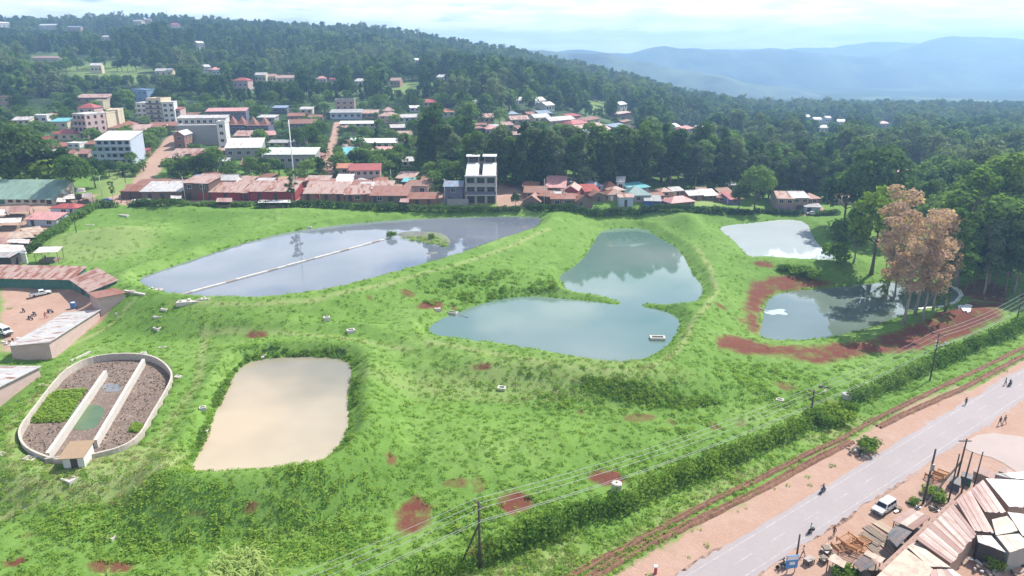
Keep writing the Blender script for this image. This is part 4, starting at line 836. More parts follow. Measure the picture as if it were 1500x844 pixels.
house((190,199),(217,198), 190, 9, 's', 1.6, 'RP', 'c', 1, 3, [], 'wide pinkish-roofed house on the dirt street', **B_)
house((216,195),(240,194), 186, 8, 's', 1.4, 'RR', 'c', 1, 2, [], 'red-roofed shop house at the bend of the dirt street', **B_)
house((238,190),(260,190), 184, 7, 's', 1.2, 'RR', 'k', 1, 2, [], 'low red-roofed house under the white apartments', **B_)
house((204,205),(222,205), 199, 5, 's', .5, 'RP', 'k', 1, 1, [], 'low brown stall house beside the dirt street', **B_)
house((257,219),(272,219), 198, 10, 'G', 1.6, 'SV', 'r', 2, 1, [], 'brick gable house with white roof at the dirt street', **B_, side=2)
house((262,213),(327,212), 186, 12, 'f', .6, 'g', 'g', 1, 0, [], 'huge blank grey hall wall in the middle of the town', **T_)
house((262,196),(333,196), 173, 7, 's', .8, 'SV', 'w', 2, 8, [], 'long white veranda building above the blank grey wall', **T_)
house((304,184),(362,183), 163, 9, 's', 1.0, 'PK', 'n', 2, 7, [], 'long purple building with a pink roof', **T_)
house((322,222),(334,222), 180, 6, 'f', .5, 'w', 'w', 4, 1, [], 'slim white stair block beside the blank grey wall', **T_)
for i, (x0, x1, yb, tp, lb) in enumerate([(333, 360, 196, 183, 'dark hall with two brown peaked roofs left of the larger one'), (361, 394, 196, 184, 'dark blue hall under tall brown peaked roofs')]):
    e = house((x0, yb), (x1, yb), tp, 10, 'g', 1.0, 'RB', 'n', 1, 4, [], lb, cat='hall', name='peaked_hall')
    w_ = (G(x1, yb) - G(x0, yb)).length; h_ = zat((x0 + x1) / 2, tp, G((x0 + x1) / 2, yb)) - G((x0 + x1) / 2, yb).z
    for k in (-.25, .25):
        pk = MB(); q = w_ * .2; z0 = h_ + .1; pk.add([(k * w_ - q, 1, z0), (k * w_ + q, 1, z0), (k * w_ + q, 8, z0), (k * w_ - q, 8, z0), (k * w_, 3.6, z0 + 3.6), (k * w_, 5.6, z0 + 3.6)], [(0, 1, 4), (1, 2, 5, 4), (2, 3, 5), (3, 0, 4, 5), (3, 2, 1, 0)]); pk.build('peak', roofm('RB', 0), e)
house((332,234),(384,233), 216, 10, 's', 2.6, 'WH', 'g', 1, 4, [], 'grey warehouse with a bright white roof', cat='warehouse', name='warehouse')
house((388,246),(463,245), 226, 9, 's', 1.4, 'PG', 'g', 1, 7, [], 'long grey building with pale green roof by the white mast', **T_)
house((343,206),(366,206), 199, 7, 's', 1.6, 'RP', 'k', 1, 2, [], 'low house with pale pink roof behind the warehouse', **B_)
house((390,204),(405,203), 198, 6, 's', 1.2, 'PK', 'p', 1, 1, [], 'pink-roofed house right of the dark blue hall', **B_)
house((366,204),(385,203), 198, 6, 's', .7, 'SV', 'd', 1, 2, [], 'dark house with light roof below the dark blue hall', **B_)
house((394,216),(425,216), 209, 5, 's', .6, 'GY', 'c', 1, 3, [], 'low cream row above the pale green roof', **B_)
house((425,217),(447,217), 207, 5, 's', .8, 'GY', 'g', 1, 3, [], 'grey row with columns above the pale green roof', **B_)
house((424,197),(464,196), 181, 8, 'g', 1.8, 'RB', 'n', 2, 5, [], 'purple timber building with brown roof near the dirt lane', **T_)
house((422,178),(446,178), 170, 7, 'g', 1.4, 'RR', 'r', 1, 2, [], 'brown-roofed house behind the purple timber building', **B_)
house((440,168),(458,168), 160, 6, 's', .8, 'SV', 'c', 1, 2, [], 'cream house with silver roof at the edge of the trees', **B_)
house((452,180),(472,180), 172, 6, 'g', 1.2, 'RB', 'b', 1, 2, [], 'dark brown house beside the top of the dirt lane', **B_)
house((400,166),(420,166), 158, 6, 's', .8, 'BL', 'n', 1, 2, [], 'slate-roofed house under the wood left of the brown roofs', **B_)
house((484,175),(530,175), 165, 10, 's', 1.0, 'GY', 'l', 1, 5, [], 'long pale building at the top of the dirt lane', **T_)
house((492,168),(520,168), 148, 9, 'f', .8, 'g', 'k', 3, 3, [], 'unfinished brownish tower with a castle-like parapet', **T_)
house((521,174),(554,174), 166, 8, 's', 1.2, 'RP', 'k', 1, 4, [], 'grey-pink roofed row right of the unfinished tower', **B_)
house((556,181),(586,181), 170, 8, 'h', 1.8, 'RP', 'p', 2, 3, [], 'pink house with stepped pagoda-like roofs', **B_)
house((562,169),(578,169), 162, 5, 'h', 1.6, 'RP', 'p', 1, 2, [], 'upper pink roof behind the pagoda-like house', **B_)
house((584,180),(617,179), 172, 8, 's', 1.0, 'SV', 'w', 1, 4, [], 'pale row of houses behind the banana trees', **B_)
house((498,187),(551,187), 181, 5, 's', .8, 'WH', 'c', 1, 5, [], 'long low white-roofed row above the banana trees', **B_)
house((531,218),(581,218), 209, 7, 's', 1.0, 'WH', 'c', 1, 5, [], 'long pale house with whitish roof among banana trees', **B_)
house((545,227),(573,227), 222, 5, 's', .9, 'PK', 'm', 1, 2, [], 'red-walled house in front of the long pale house', **B_)
house((501,235),(523,235), 226, 6, 's', 2.0, 'TL', 'g', 1, 2, [], 'house with a bright turquoise roof beside the dirt lane', **B_)
house((498,219),(514,219), 210, 5, 'g', 1.2, 'RB', 'b', 1, 1, [], 'dark brown house behind the turquoise roof', **B_)
house((512,213),(530,213), 207, 5, 's', .8, 'PG', 'c', 1, 1, [], 'pale green roofed house behind the turquoise roof', **B_)
house((476,292),(484,262), 288, .5, 'f', .1, 'c', 'c', 1, 0, [], 'cream boundary wall climbing along the dirt lane', cat='wall', name='lane_wall') if False else None
house((620,156),(643,156), 150, 8, 's', 1.4, 'RD', 'c', 1, 3, [], 'cream house with red roof high among the trees', **B_)
house((648,172),(666,171), 164, 8, 'h', 1.6, 'OR', 'w', 1, 2, [], 'orange-roofed white house right of the tall dark tree', **B_)
house((601,164),(615,164), 158, 6, 's', .9, 'WH', 'w', 1, 2, [], 'white-roofed house beside the drifting smoke', **B_)
house((-14,160),(17,159), 143, 9, 'f', .4, 'k', 'k', 2, 3, [], 'brown two-storey block at the left edge of the wood', **T_)
house((40,182),(70,181), 170, 9, 'f', .3, 'w', 'w', 1, 3, [], 'white flat-roofed house behind the big left tree', **B_)
house((75,190),(100,190), 178, 8, 's', 1.0, 'TL', 'c', 1, 2, [], 'house with pale turquoise roof left of the pink apartments', **B_)
house((78,206),(112,206), 196, 8, 'h', 1.8, 'RD', 'c', 1, 3, [], 'cream house with crimson hipped roof below the pink apartments', **B_)
house((20,190),(45,189), 176, 8, 's', 1.0, 'SV', 'c', 2, 3, [], 'pale two-storey house above the big left tree', **B_)
house((100,222),(118,222), 211, 6, 'f', .3, 'w', 'w', 2, 2, [], 'small white house among the bushes left of the blue block', **B_)
house((252,232),(292,232), 225, 6, 's', 1.2, 'RP', 'k', 1, 3, [], 'long pink-roofed house below the brick gable house', **B_)
house((244,243),(266,243), 231, 5, 's', .9, 'RP', 't', 1, 2, [], 'brown house with pale pink lean-to roof by the dirt street', **B_)
house((282,240),(302,240), 228, 6, 's', .9, 'RR', 'r', 1, 2, [], 'rusty house partly hidden by the town trees', **B_)
house((315,246),(332,246), 236, 5, 's', .5, 'SV', 'l', 1, 2, [], 'pale shed below the grey warehouse', **B_)

# ---- hillside houses between the trees
FH = [((58,46),(84,46),37,'WH','w','white house high on the left ridge'), ((100,48),(119,48),40,'BL','k','house with blue-grey roof on the left ridge'), ((-2,43),(16,43),34,'WH','w','white house at the left end of the ridge'),
 ((196,40),(208,40),31,'SV','c','little pale house on the crest left of the mast'), ((212,38),(222,38),29,'RP','c','pinkish house on the crest just under the skyline'), ((252,44),(266,44),36,'RD','p','pink house below the highest treetops of the ridge'),
 ((290,72),(300,72),63,'WH','w','white house half way up the wooded hill'), ((48,92),(88,93),85,'RP','c','row of pinkish roofs in the clearing on the left slope'), ((134,108),(150,108),96,'SV','c','cream house in the light green clearing'),
 ((228,112),(252,112),104,'SV','c','pale low house in the middle of the slope'), ((296,110),(310,110),98,'SV','w','white hillside villa left of the red-roofed one'), ((312,112),(328,112),102,'PK','w','white hillside villa with a pink roof'),
 ((342,132),(364,132),118,'RD','p','pink hillside house with crimson roof'), ((374,122),(390,122),110,'SV','c','cream hillside house above the town'), ((392,121),(404,121),112,'RP','c','pale house with brownish roof above the town'),
 ((406,122),(431,122),114,'RP','c','row of cream houses right of the hillside houses'), ((464,122),(478,122),115,'PK','p','pink house behind the cypresses'), ((482,123),(494,123),116,'RD','p','red-roofed house behind the cypresses'),
 ((520,125),(536,125),119,'WH','w','white-roofed house right of the cypresses'), ((572,128),(586,128),118,'RP','k','brown house above the yellow field'), ((606,96),(614,96),88,'WH','w','lonely white house in the blue wood'),
 ((702,181),(724,181),172,'RP','k','brown-roofed house left of the pink hipped one'), ((712,198),(731,198),189,'PK','p','house with a pink hipped roof above the wood'), ((748,183),(775,183),175,'RP','k','long pinkish house in the valley'),
 ((783,180),(806,180),172,'SV','c','cream house above the school-like row'), ((806,184),(842,184),176,'SV','k','long school-like building with pale roof'), ((838,190),(862,190),181,'RD','p','rust-red house right of the long pale building'),
 ((848,196),(884,196),187,'RP','k','sprawling pinkish row behind the dark wood'), ((876,200),(896,200),191,'RP','k','last pinkish house of the sprawling row'), ((905,211),(930,211),205,'WH','c','white-roofed shed above the dark wood'),
 ((784,158),(799,158),147,'WH','w','tall white house among distant trees'), ((800,163),(812,163),154,'WH','w','white house with a blank wall among distant trees'),
 ((908,162),(918,162),153,'WH','w','white gable beside the light green field'), ((983,194),(996,194),186,'WH','w','white house left of the distant red roof'), ((998,196),(1016,196),189,'RD','p','distant house with a red roof in the wood'),
 ((1024,194),(1034,194),188,'SV','w','small pale house right of the distant red roof'), ((1176,178),(1186,178),171,'WH','w','white house at the left of the far white cluster'), ((1192,183),(1203,183),175,'WH','w','white gable in the middle of the far cluster'),
 ((1209,181),(1217,181),173,'SV','w','silver-roofed house in the far cluster'), ((1226,186),(1238,186),178,'WH','w','white house at the right of the far cluster'), ((1196,196),(1212,196),187,'SV','c','low pale house in front of the far white cluster'), ((1284,190),(1303,190),181,'PK','p','pink-roofed house alone in the right-hand wood'),
 ((1166,220),(1186,220),212,'PK','k','faded pink roof in the right-hand wood'), ((1168,262),(1178,262),252,'WH','w','small white house among trees right of the big tree'), ((1306,270),(1352,270),257,'RD','p','large house with a crimson roof behind the rusty trees'),
 ((690,160),(704,160),152,'SV','w','pale house beyond the orange-roofed one'), ((755,155),(768,155),147,'SV','w','little silver-roofed house among the valley trees'), ((640,120),(650,120),113,'WH','w','white speck of a house below the blue wood'), ((150,62),(164,62),54,'SV','c','cream house under the ridge trees')]
for (A, B, tp, rk, wk, lb) in FH: house(A, B, tp, 8, 'h' if rk in ('PK', 'RD') else 'g', 1.8, rk, wk, 1, 3, [], lb, **B_)

# ---- the yard with its sheds on the left
house((-60,298),(81,300), 291, 11, 's', 4.2, 'GN', 'c', 1, 12, [(.45, 2.0, 'e'), (.94, 1.6, 'd')], 'long market hall with a pale green roof', cat='market hall', name='market_hall', winf=0)
house((75,313),(113,314), 305, 5, 'h', .9, 'RD', 'l', 1, 1, [(.8, 1, 'd')], 'kiosk with a dark red roof at the head of the left hedge', cat='kiosk', name='kiosk')
house((40,331),(84,332), 321, 5, 's', .9, 'PK', 'l', 1, 2, [(.2, 1, 'd')], 'kiosk with a salmon pink roof beside the left hedge', cat='kiosk', name='kiosk')
YD = dict(cat='shed', name='yard_shed')
house((-30,420),(108,424), 407, 5.5, 's', 1.2, 'RP', 'e', 1, 0, [(.2, 2.6, 'e'), (.42, 2.6, 'e'), (.62, 2.6, 'e'), (.82, 2.6, 'e')], 'long dark green yard shed with a pale rusty roof', **YD)
house((109,425),(136,440), 417, 5.5, 's', 1.2, 'RP', 'e', 1, 0, [(.5, 2.4, 'd')], 'corner shed with a pale roof bending round the yard', **YD)
house((148,464),(183,437), 438, 7.5, 'S', .7, 'RR', 'p', 1, 0, [], 'rust-roofed end of the brick yard shed', **YD)
house((77,527),(147,465), 483, 7.5, 'S', .7, 'SV', 'p', 1, 0, [], 'long brick yard shed with a grey-white roof along the meadow', **YD)
house((-40,622),(60,552), 569, 9, 'S', .8, 'SV', 'p', 1, 0, [], 'brick shed with grey-white roof at the left picture edge', **YD)
o_ = mobj('door', door_mesh(4.2, 2.2, 'n'), [o for o in bpy.data.objects if o.get('label') == 'long brick yard shed with a grey-white roof along the meadow'][0], (0, 0, 0))
_p = o_.parent; _w = max(v.co.x for v in _p.children[0].data.vertices); o_.location = (-_w, 3.9, 0); o_.rotation_euler = (0, 0, -math.pi / 2)

# ---- smaller huts that fill the gaps between the named houses
TAKEN = set(); NAMED = [(xl, xr, yb, lb) for (xl, xr, yb, _), lb in zip(HPX, HLB) if len(lb.split()) <= 11]
def rel(what, px, py):
    """says which one: where it stands beside the nearest building"""
    c = sorted(NAMED, key=lambda h: abs(max(h[0] - px, 0, px - h[1])) + 1.6 * abs(h[2] - py))
    for xl, xr, yb, lb in c[:40]:
        side = 'left of' if px < xl else 'right of' if px > xr else 'behind' if py < yb else 'in front of'
        l = '%s %s the %s' % (what, side, lb)
        if len(l.split()) <= 16 and l not in TAKEN: TAKEN.add(l); return l
    return what + ' among the houses'
def gap(px, py, wpx):
    return not any(xl - wpx / 2 - 1 < px < xr + wpx / 2 + 1 and abs(yb - py) < 5.5 for xl, xr, yb, _ in HPX)
made = tries = 0
while made < 62 and tries < 4000:
    tries += 1; x0, x1, y0, y1, wmin, wmax, cnt = rnd.choice([(190, 640, 264, 291, 14, 30, 1), (765, 1080, 270, 299, 12, 22, 1), (700, 930, 172, 204, 11, 22, 1), (60, 300, 172, 250, 14, 28, 1), (300, 640, 160, 250, 14, 28, 1)])
    px, py, wp = rnd.uniform(x0, x1), rnd.uniform(y0, y1), rnd.uniform(wmin, wmax)
    if not gap(px, py, wp) or abs(px - 486 + (py - 235) * .07) < 18 or (py > 186 and abs(px - (205 + (py - 280) * -.75)) < 32) or 660 < px < 735 and py > 225 or 440 < px < 446 or (px > 940 and py < 285): continue
    rk, word = rnd.choice([('RR', 'rusty hut'), ('RB', 'brown hut'), ('RP', 'pale pink hut'), ('SV', 'silver-roofed hut'), ('RR', 'rusty hut'), ('RP', 'pinkish hut'), ('BL', 'slate-roofed hut'), ('RD', 'red-roofed hut')])
    yb = py; hp = rnd.uniform(6.5, 10) * (.45 + py / 520)
    house((px - wp / 2, yb), (px + wp / 2, yb + rnd.uniform(-1, 1)), round(yb - hp), rnd.uniform(4.5, 7), rnd.choice('gshsg'), rnd.uniform(.7, 1.4), rk, rnd.choice('bktrpcg'), 1, 2, [(.5, 1.0, 'd')] if py > 260 else [], rel(word, px, py), **B_); made += 1
# ================================================================== trees that stand out
def tr(px, py, top, key, label, sx=1.0, **k): return tree(px, py, top, key, label, sx=sx, **k)
tr(1272, 345, 213, 'round0', 'great dark green tree behind the lime-topped tree', 1.0)
tr(1235, 335, 245, 'round2', 'dark round tree left of the great dark tree', .95)
tr(1276, 402, 267, 'lime', 'tall tree with a lime-yellow crown beside the rusty trees', .8)
tr(1250, 385, 300, 'tall1', 'grey-green tree under the lime-topped tree', 1.1)
tr(1296, 448, 268, 'rust0', 'tallest rusty-leaved tree at the edge of the green pond', .95)
tr(1322, 475, 305, 'rust1', 'leaning rusty tree with a dark double stem on the red bank', 1.1)
tr(1340, 462, 300, 'rust2', 'rusty tree in the middle of the brown clump', 1.05); tr(1310, 440, 325, 'rust2', 'short rusty tree left in the brown clump', 1.1); tr(1352, 470, 345, 'rust0', 'low orange-brown tree in front of the clump', 1.1)
tr(1367, 455, 303, 'rust0', 'orange-brown tree at the right of the rusty clump', .85)
tr(1385, 452, 300, 'airy', 'light green airy tree right of the rusty clump', 1.1)
tr(1400, 420, 248, 'tall3', 'broad green tree rising behind the rusty clump', 1.25)
tr(1428, 400, 282, 'rust1', 'lone rusty crown among the right-hand green trees', .8)
tr(1440, 400, 222, 'tall0', 'tall pale green tree behind the right-hand grove', 1.25)
tr(1478, 405, 262, 'round1', 'dark spreading tree overhanging the right-hand grove', .9)
tr(1497, 395, 226, 'tall3', 'tall tree at the right picture edge', 1.2)
tr(1420, 330, 215, 'tall1', 'grey-green tree behind the right-hand grove', 1.2)
for i, (px, py, tp) in enumerate([(1412, 432, 335), (1426, 425, 330), (1440, 432, 322), (1455, 428, 318), (1470, 436, 310), (1484, 430, 305), (1498, 438, 312), (1515, 430, 300), (1448, 415, 300), (1490, 415, 290)]):
    tr(px, py, tp, ['tall0', 'tall2', 'tall1'][i % 3], 'slender dark-stemmed tree, %s of the shady right-hand grove' % ['first', 'second', 'third', 'fourth', 'fifth', 'sixth', 'seventh', 'last', 'rear left one', 'rear right one'][i], .95, group='trees of the shady right-hand grove')
tr(1290, 452, 385, 'sparse', 'thin bare-stemmed sapling left of the rusty trees', .8); tr(1371, 462, 410, 'sparse', 'small yellowish tree by the white pond rim', .9)
tr(1382, 470, 425, 'airy', 'slim pair of stems right of the small yellowish tree', .6)
tr(1105, 309, 238, 'round1', 'broad grey-green tree mirrored in the far pond', .82); tr(1082, 306, 270, 'round2', 'smaller dark tree left of the broad mirrored tree', .9)
tr(1240, 352, 318, 'bush', 'dark bush on the bank behind the far pond', 1.3, cat='bush', name='bush'); tr(1225, 385, 352, 'bush', 'round dark bush right of the far pond', 1.0, cat='bush', name='bush'); tr(1178, 402, 388, 'bush', 'low dark thicket between the two right-hand ponds', 2.6, cat='bush', name='bush'); tr(1150, 396, 386, 'bush', 'flat dark bush beside the red soil mound', 1.8, cat='bush', name='bush')
for i, (px, py, tp, kk) in enumerate([(1345, 300, 238, 'round1'), (1372, 310, 226, 'round1'), (1330, 320, 250, 'tall3'), (1460, 330, 218, 'round1'), (1405, 350, 235, 'tall0'), (1440, 360, 245, 'round1'), (1480, 340, 215, 'tall3'), (1515, 350, 240, 'round1'), (1415, 380, 262, 'tall3'), (1465, 385, 258, 'tall0'), (1500, 400, 262, 'tall1'), (1350, 345, 262, 'tall0'), (1380, 365, 275, 'round1')]):
    tr(px, py, tp, kk, ['dark green crown above the crimson roof', 'billowing crown right of the crimson roof', 'green crown below the crimson roof', 'high billowing crown near the right edge', 'billowing crown over the lone rusty crown', 'round crown right of the lone rusty crown', 'highest pale crown at the upper right', 'round crown cut by the right edge', 'green crown below the lone rusty crown', 'tall crown above the shady grove', 'grey-green crown at the right edge above the grove', 'green crown behind the tallest rusty tree', 'round green crown between the rusty clump and the grove'][i], 1.15, group='billowing green trees behind the rusty clump')
tr(1365, 270, 212, 'sparse', 'bare pale dead tree standing above the right-hand grove', .7)
tr(36, 276, 178, 'round0', 'big dark tree standing at the left picture edge', 1.05); tr(20, 268, 186, 'tall2', 'dark tree crowding the big left-hand tree from behind', 1.5); tr(52, 268, 190, 'tall0', 'leafy tree filling the gap beside the big left-hand tree', 1.5); tr(28, 274, 222, 'bush', 'dense shrub at the foot of the big left-hand tree', 1.3, cat='bush', name='bush'); tr(60, 274, 228, 'bush', 'dense shrub behind the green market hall roof', 1.3, cat='bush', name='bush'); tr(92, 272, 215, 'tall2', 'dark tree between the market hall and the umbrella tree', 1.4); tr(8, 270, 196, 'round2', 'dark tree cut by the left picture edge', 1.0); tr(66, 272, 196, 'tall2', 'dark tree right of the big left-hand tree', 1.3)
tr(111, 290, 222, 'round1', 'umbrella-shaped tree over the market corner', .95); tr(140, 275, 230, 'round2', 'dark tree between the umbrella tree and the blue block', .9)
tr(166, 291, 264, 'airy', 'small palm-like tree by the blue parked car', 1.0)
tr(288, 262, 228, 'round0', 'dark tree left in the clump behind the timber shops', .9); tr(303, 262, 222, 'round2', 'tallest dark tree of the clump behind the timber shops', .85); tr(318, 258, 212, 'round1', 'grey-green tree before the blank grey hall wall', .8)
tr(268, 262, 234, 'round2', 'dark feathery tree beside the dirt street', .8); tr(368, 262, 226, 'round1', 'round tree before the grey warehouse', .85); tr(388, 260, 230, 'round0', 'dark tree left of the white mast', .9); tr(410, 256, 236, 'round2', 'dark tree below the pale green roof', 1.0)
tr(428, 299, 246, 'airy', 'leaning thin tree in front of the crimson shop', .9)
tr(436, 222, 186, 'round0', 'dark tree left of the dirt lane', 1.0); tr(456, 218, 180, 'round1', 'round green tree touching the dirt lane', 1.0)
tr(640, 250, 152, 'tall2', 'tallest dark tree in the middle of the town edge', 1.1); tr(625, 245, 168, 'column0', 'dark columnar tree left of the tallest one', 1.2); tr(658, 252, 182, 'tall1', 'grey-green tree right of the tallest one', 1.2)
tr(786 - 31, 304, 281, 'round2', 'small dark tree alone on the grass patch', .7)
G_ = 'trees of the wood behind the tin shacks'
for i in range(62):
    px = 690 + (i % 31) * 12.6 + rnd.uniform(-4, 4); row = i // 31; py = (266 if row else 274) + rnd.uniform(-3, 3) + max(0, px - 1000) * .05
    tr(px, py, rnd.uniform(184, 216) - row * 6, rnd.choice(['tall2', 'tall0', 'column0', 'column1', 'tall1', 'column2']), rel('wood tree', px, py), rnd.uniform(1.0, 1.35), group=G_)
for i in range(34):
    px = 1110 + (i % 17) * 9 + rnd.uniform(-3, 3); py = 292 - (i // 17) * 18 + rnd.uniform(-3, 3)
    tr(px, py, py - rnd.uniform(48, 70), rnd.choice(['tall2', 'tall0', 'column0', 'round0', 'tall1']), rel('dark wood tree', px, py), rnd.uniform(1.0, 1.3), group='trees of the wood above the far pond')
# banana plants and bushes between the houses
def banana(px, py, top, label, group):
    p = G(px, py); h = zat(px, top, p) - p.z; e = empty('banana_plant', (p.x, p.y, p.z - .1), rnd.uniform(0, 6.28), label, 'banana plant', group); s = h / 3.9; e.scale = (s * 1.1, s * 1.1, s); a, b_ = rnd.choice(BAN_P); mobj('stem', a, e); mobj('leaves', b_, e)
def clear(p, m=3.0): return all((p.x - hx) ** 2 + (p.y + 0 - hy - hs * .35) ** 2 > (hs * .55 + m) ** 2 for hx, hy, hs in HOUSES)
n = 0
while n < 95:
    px, py = rnd.uniform(492, 690), rnd.uniform(192, 296); p = G(px, py)
    if not clear(p, 1.5) or abs(px - (478 + (py - 290) * -.12)) < 8: continue
    n += 1
    if n % 5 < 3: banana(px, py, py - rnd.uniform(11, 17) * (0.55 + py / 600), rel('banana plant', px, py), 'banana plants behind the shops')
    else: tr(px, py, py - rnd.uniform(14, 34), rnd.choice(['round0', 'round1', 'round2', 'column1', 'round1']), rel('bushy tree', px, py), 1.1, group='bushy trees behind the shops')
n = 0
while n < 26:
    px, py = rnd.choice([(rnd.uniform(1000, 1100), rnd.uniform(270, 282)), (rnd.uniform(735, 800), rnd.uniform(264, 276)), (rnd.uniform(236, 300), rnd.uniform(250, 264))]); n += 1
    banana(px, py, py - rnd.uniform(10, 16), rel('banana plant', px, py), 'banana plants at the foot of the wood')
n = tries = 0
while n < 95 and tries < 2000:
    tries += 1; px, py = rnd.uniform(-30, 640), rnd.uniform(150, 262); p = G(px, py)
    if py > 235 and px < 150: continue
    if not clear(p, 2.0) or any(xl - 2 < px < xr + 2 and yb - 22 < py < yb + 16 for xl, xr, yb, _ in HPX) or abs(px - 485) < 12 or (py > 188 and abs(px - (205 + (py - 280) * -.75)) < 22): continue
    n += 1; tr(px, py, py - rnd.uniform(13, 28), rnd.choice(['round0', 'round1', 'round2', 'column0', 'tall2']), rel('leafy tree', px, py), rnd.uniform(.9, 1.25), group='trees between the town houses')
tr(574, 347, 337, 'bush', 'green bush at the end of the pond divider', 1.0, cat='bush', name='bush', p=W(574, 349, 9.0)); tr(633, 348, 340, 'bush', 'small green bush on the mud bank in the pond', .9, cat='bush', name='bush', p=W(633, 350, 9.0))
tr(1222, 617, 592, 'bushlime', 'round lime-green bush at the foot of the roadside pole', 1.5, cat='bush', name='bush'); tr(1200, 622, 600, 'bush', 'dark rounded bush left of the lime-green bush', 1.3, cat='bush', name='bush'); tr(1243, 608, 588, 'bush', 'grey-green bush below the white tank', 1.2, cat='bush', name='bush')
tr(1268, 660, 638, 'bush', 'bush growing on the ditch spoil by the road', 1.2, cat='bush', name='bush')
# ================================================================== hedges
def hedge(px, wid, hgt, label, lm='hedge', dens=75, leaf=.24, seed=0):
    pts = resample([Vector((*p, 0)) for p in Gp(px)], 0.8); bl = []; g = random.Random(seed)
    for i, p in enumerate(pts):
        for k in range(2):
            q = p + Vector((g.uniform(-1, 1), g.uniform(-1, 1), 0)) * wid * .28; s = .75 + .5 * float(vnoise(i * .8, k * 5.0, 3.0, seed)); bl.append(((q.x, q.y, h1(q.x, q.y) + hgt * .42 * s), (wid * .42 * s, wid * .42 * s, hgt * .55 * s)))
    o = Vector(pts[len(pts) // 2]); o.z = h1(o.x, o.y); bl = [((c[0] - o.x, c[1] - o.y, c[2] - o.z), r) for c, r in bl]
    L = sum((pts[i + 1] - pts[i]).length for i in range(len(pts) - 1)); V, F = leaves(bl, int(L * dens), leaf, seed, .3, .7, .4)
    return tag(mobj('hedge', np_mesh('hedge', V, F, LEAF[lm]), loc=o), label, 'hedge', 'clipped hedges round the meadow')
hedge([(600,868),(640,842),(680,828),(720,816),(760,800)], 3.9, 2.6, 'front hedge stretch at the foot of the propped pole', seed=1, dens=130)
hedge([(757,801),(800,783),(850,764),(905,745)], 3.8, 2.6, 'front hedge stretch below the white tank', seed=2, dens=130)
hedge([(902,746),(950,726),(1000,702),(1040,685),(1080,668)], 3.5, 2.5, 'front hedge stretch in the middle of the roadside', seed=3, dens=130)
hedge([(1082,667),(1125,650),(1165,634),(1190,618)], 3.3, 2.4, 'front hedge stretch ending at the rounded bushes', seed=4, dens=120)
hedge([(1252,588),(1285,574),(1320,560),(1352,545)], 3.2, 2.4, 'grey-green hedge stretch above the rounded bushes', 'mid', seed=5, dens=120)
hedge([(1355,543),(1385,528),(1420,512),(1455,500)], 3.3, 2.4, 'hedge stretch below the red bank of the green pond', seed=6, dens=120)
hedge([(1455,500),(1490,484),(1540,462)], 3.3, 2.5, 'last hedge stretch running out of the right picture edge', seed=7, dens=110)
D_ = dict(lm='dark', dens=120, leaf=.3)
hedge([(145,303),(170,304)], 2.6, 2.0, 'short dark hedge by the blue parked car', seed=11, **D_); hedge([(192,304),(228,303),(262,301)], 2.6, 2.2, 'dark hedge before the hipped-roof shop', seed=12, **D_)
hedge([(268,302),(301,301)], 2.4, 1.5, 'low green hedge before the two-storey timber shop', 'mid', 120, .3, 13); hedge([(305,302),(367,302)], 2.4, 1.6, 'green hedge before the red-fronted shops', 'mid', 120, .3, 14)
hedge([(373,304),(446,303)], 2.6, 2.0, 'dark hedge before the crimson shop', seed=15, **D_); hedge([(450,304),(510,305),(570,308)], 2.8, 2.4, 'dark hedge before the brick-red shop', seed=16, **D_); hedge([(570,308),(625,310),(680,310)], 2.8, 2.3, 'dark hedge before the lowest brown shop', seed=17, **D_)
hedge([(684,310),(716,310)], 2.6, 2.1, 'hedge at the foot of the grey building', seed=18, **D_); hedge([(720,310),(762,308)], 2.4, 1.6, 'thin hedge before the grass patch', seed=19, **D_)
hedge([(772,307),(820,308),(850,311)], 2.6, 2.0, 'hedge before the gabled shacks', seed=20, **D_); hedge([(852,312),(900,314),(945,312)], 2.8, 2.3, 'thick hedge before the brown hipped shack', seed=21, **D_); hedge([(945,311),(1000,310),(1060,313)], 2.8, 2.2, 'hedge before the blue shop and salmon roof', seed=22, **D_)
hedge([(1065,313),(1100,314)], 2.2, 1.6, 'hedge at the foot of the broad mirrored tree', seed=23, **D_); hedge([(1110,312),(1172,314)], 2.4, 1.6, 'hedge before the purple-fronted house', seed=24, **D_); hedge([(1196,316),(1225,314)], 2.2, 1.6, 'short hedge right of the grey market kiosk', seed=25, **D_)
hedge([(42,370),(60,357),(78,345)], 3.0, 2.2, 'lower half of the left diagonal hedge', 'mid', 130, .3, 26); hedge([(78,345),(100,329),(120,317),(140,306)], 3.0, 2.3, 'upper half of the left diagonal hedge', 'mid', 130, .3, 27)
# ================================================================== far-off woods (one mass)
gg = np.random.default_rng(3)
FT = [joined('forest_tree', st, 100 + i, hh, .9, nn, lm, rd) for i, (st, hh, nn, lm, rd) in enumerate([('round', 11, 330, 'dark', 1), ('round', 13, 330, 'mid', 1), ('tall', 17, 340, 'dark', 1.2), ('tall', 19, 340, 'grey', 1.2), ('column', 16, 260, 'dark', 1), ('column', 14, 260, 'mid', 1.1), ('round', 10, 300, 'grey', 1), ('tall', 16, 320, 'mid', 1.3), ('round', 9, 300, 'lime', 1)])]
FH_ = np.array([11, 13, 17, 19, 16, 14, 10, 16, 9.0])
pts = []; Y = 235.0
while Y < 1420:
    s_ = 6.6 + (Y - 235) * .003; xs = np.arange(-.88 * Y, .95 * Y, s_); pts.append(np.stack([xs + gg.uniform(-.5, .5, len(xs)) * s_, Y + gg.uniform(-.5, .5, len(xs)) * s_], 1)); Y += s_
pts = np.concatenate(pts); u = pts[:, 0] / pts[:, 1]
def inpoly(px, p): return sdf(Gp(px), p[:, 0], p[:, 1]) < 0
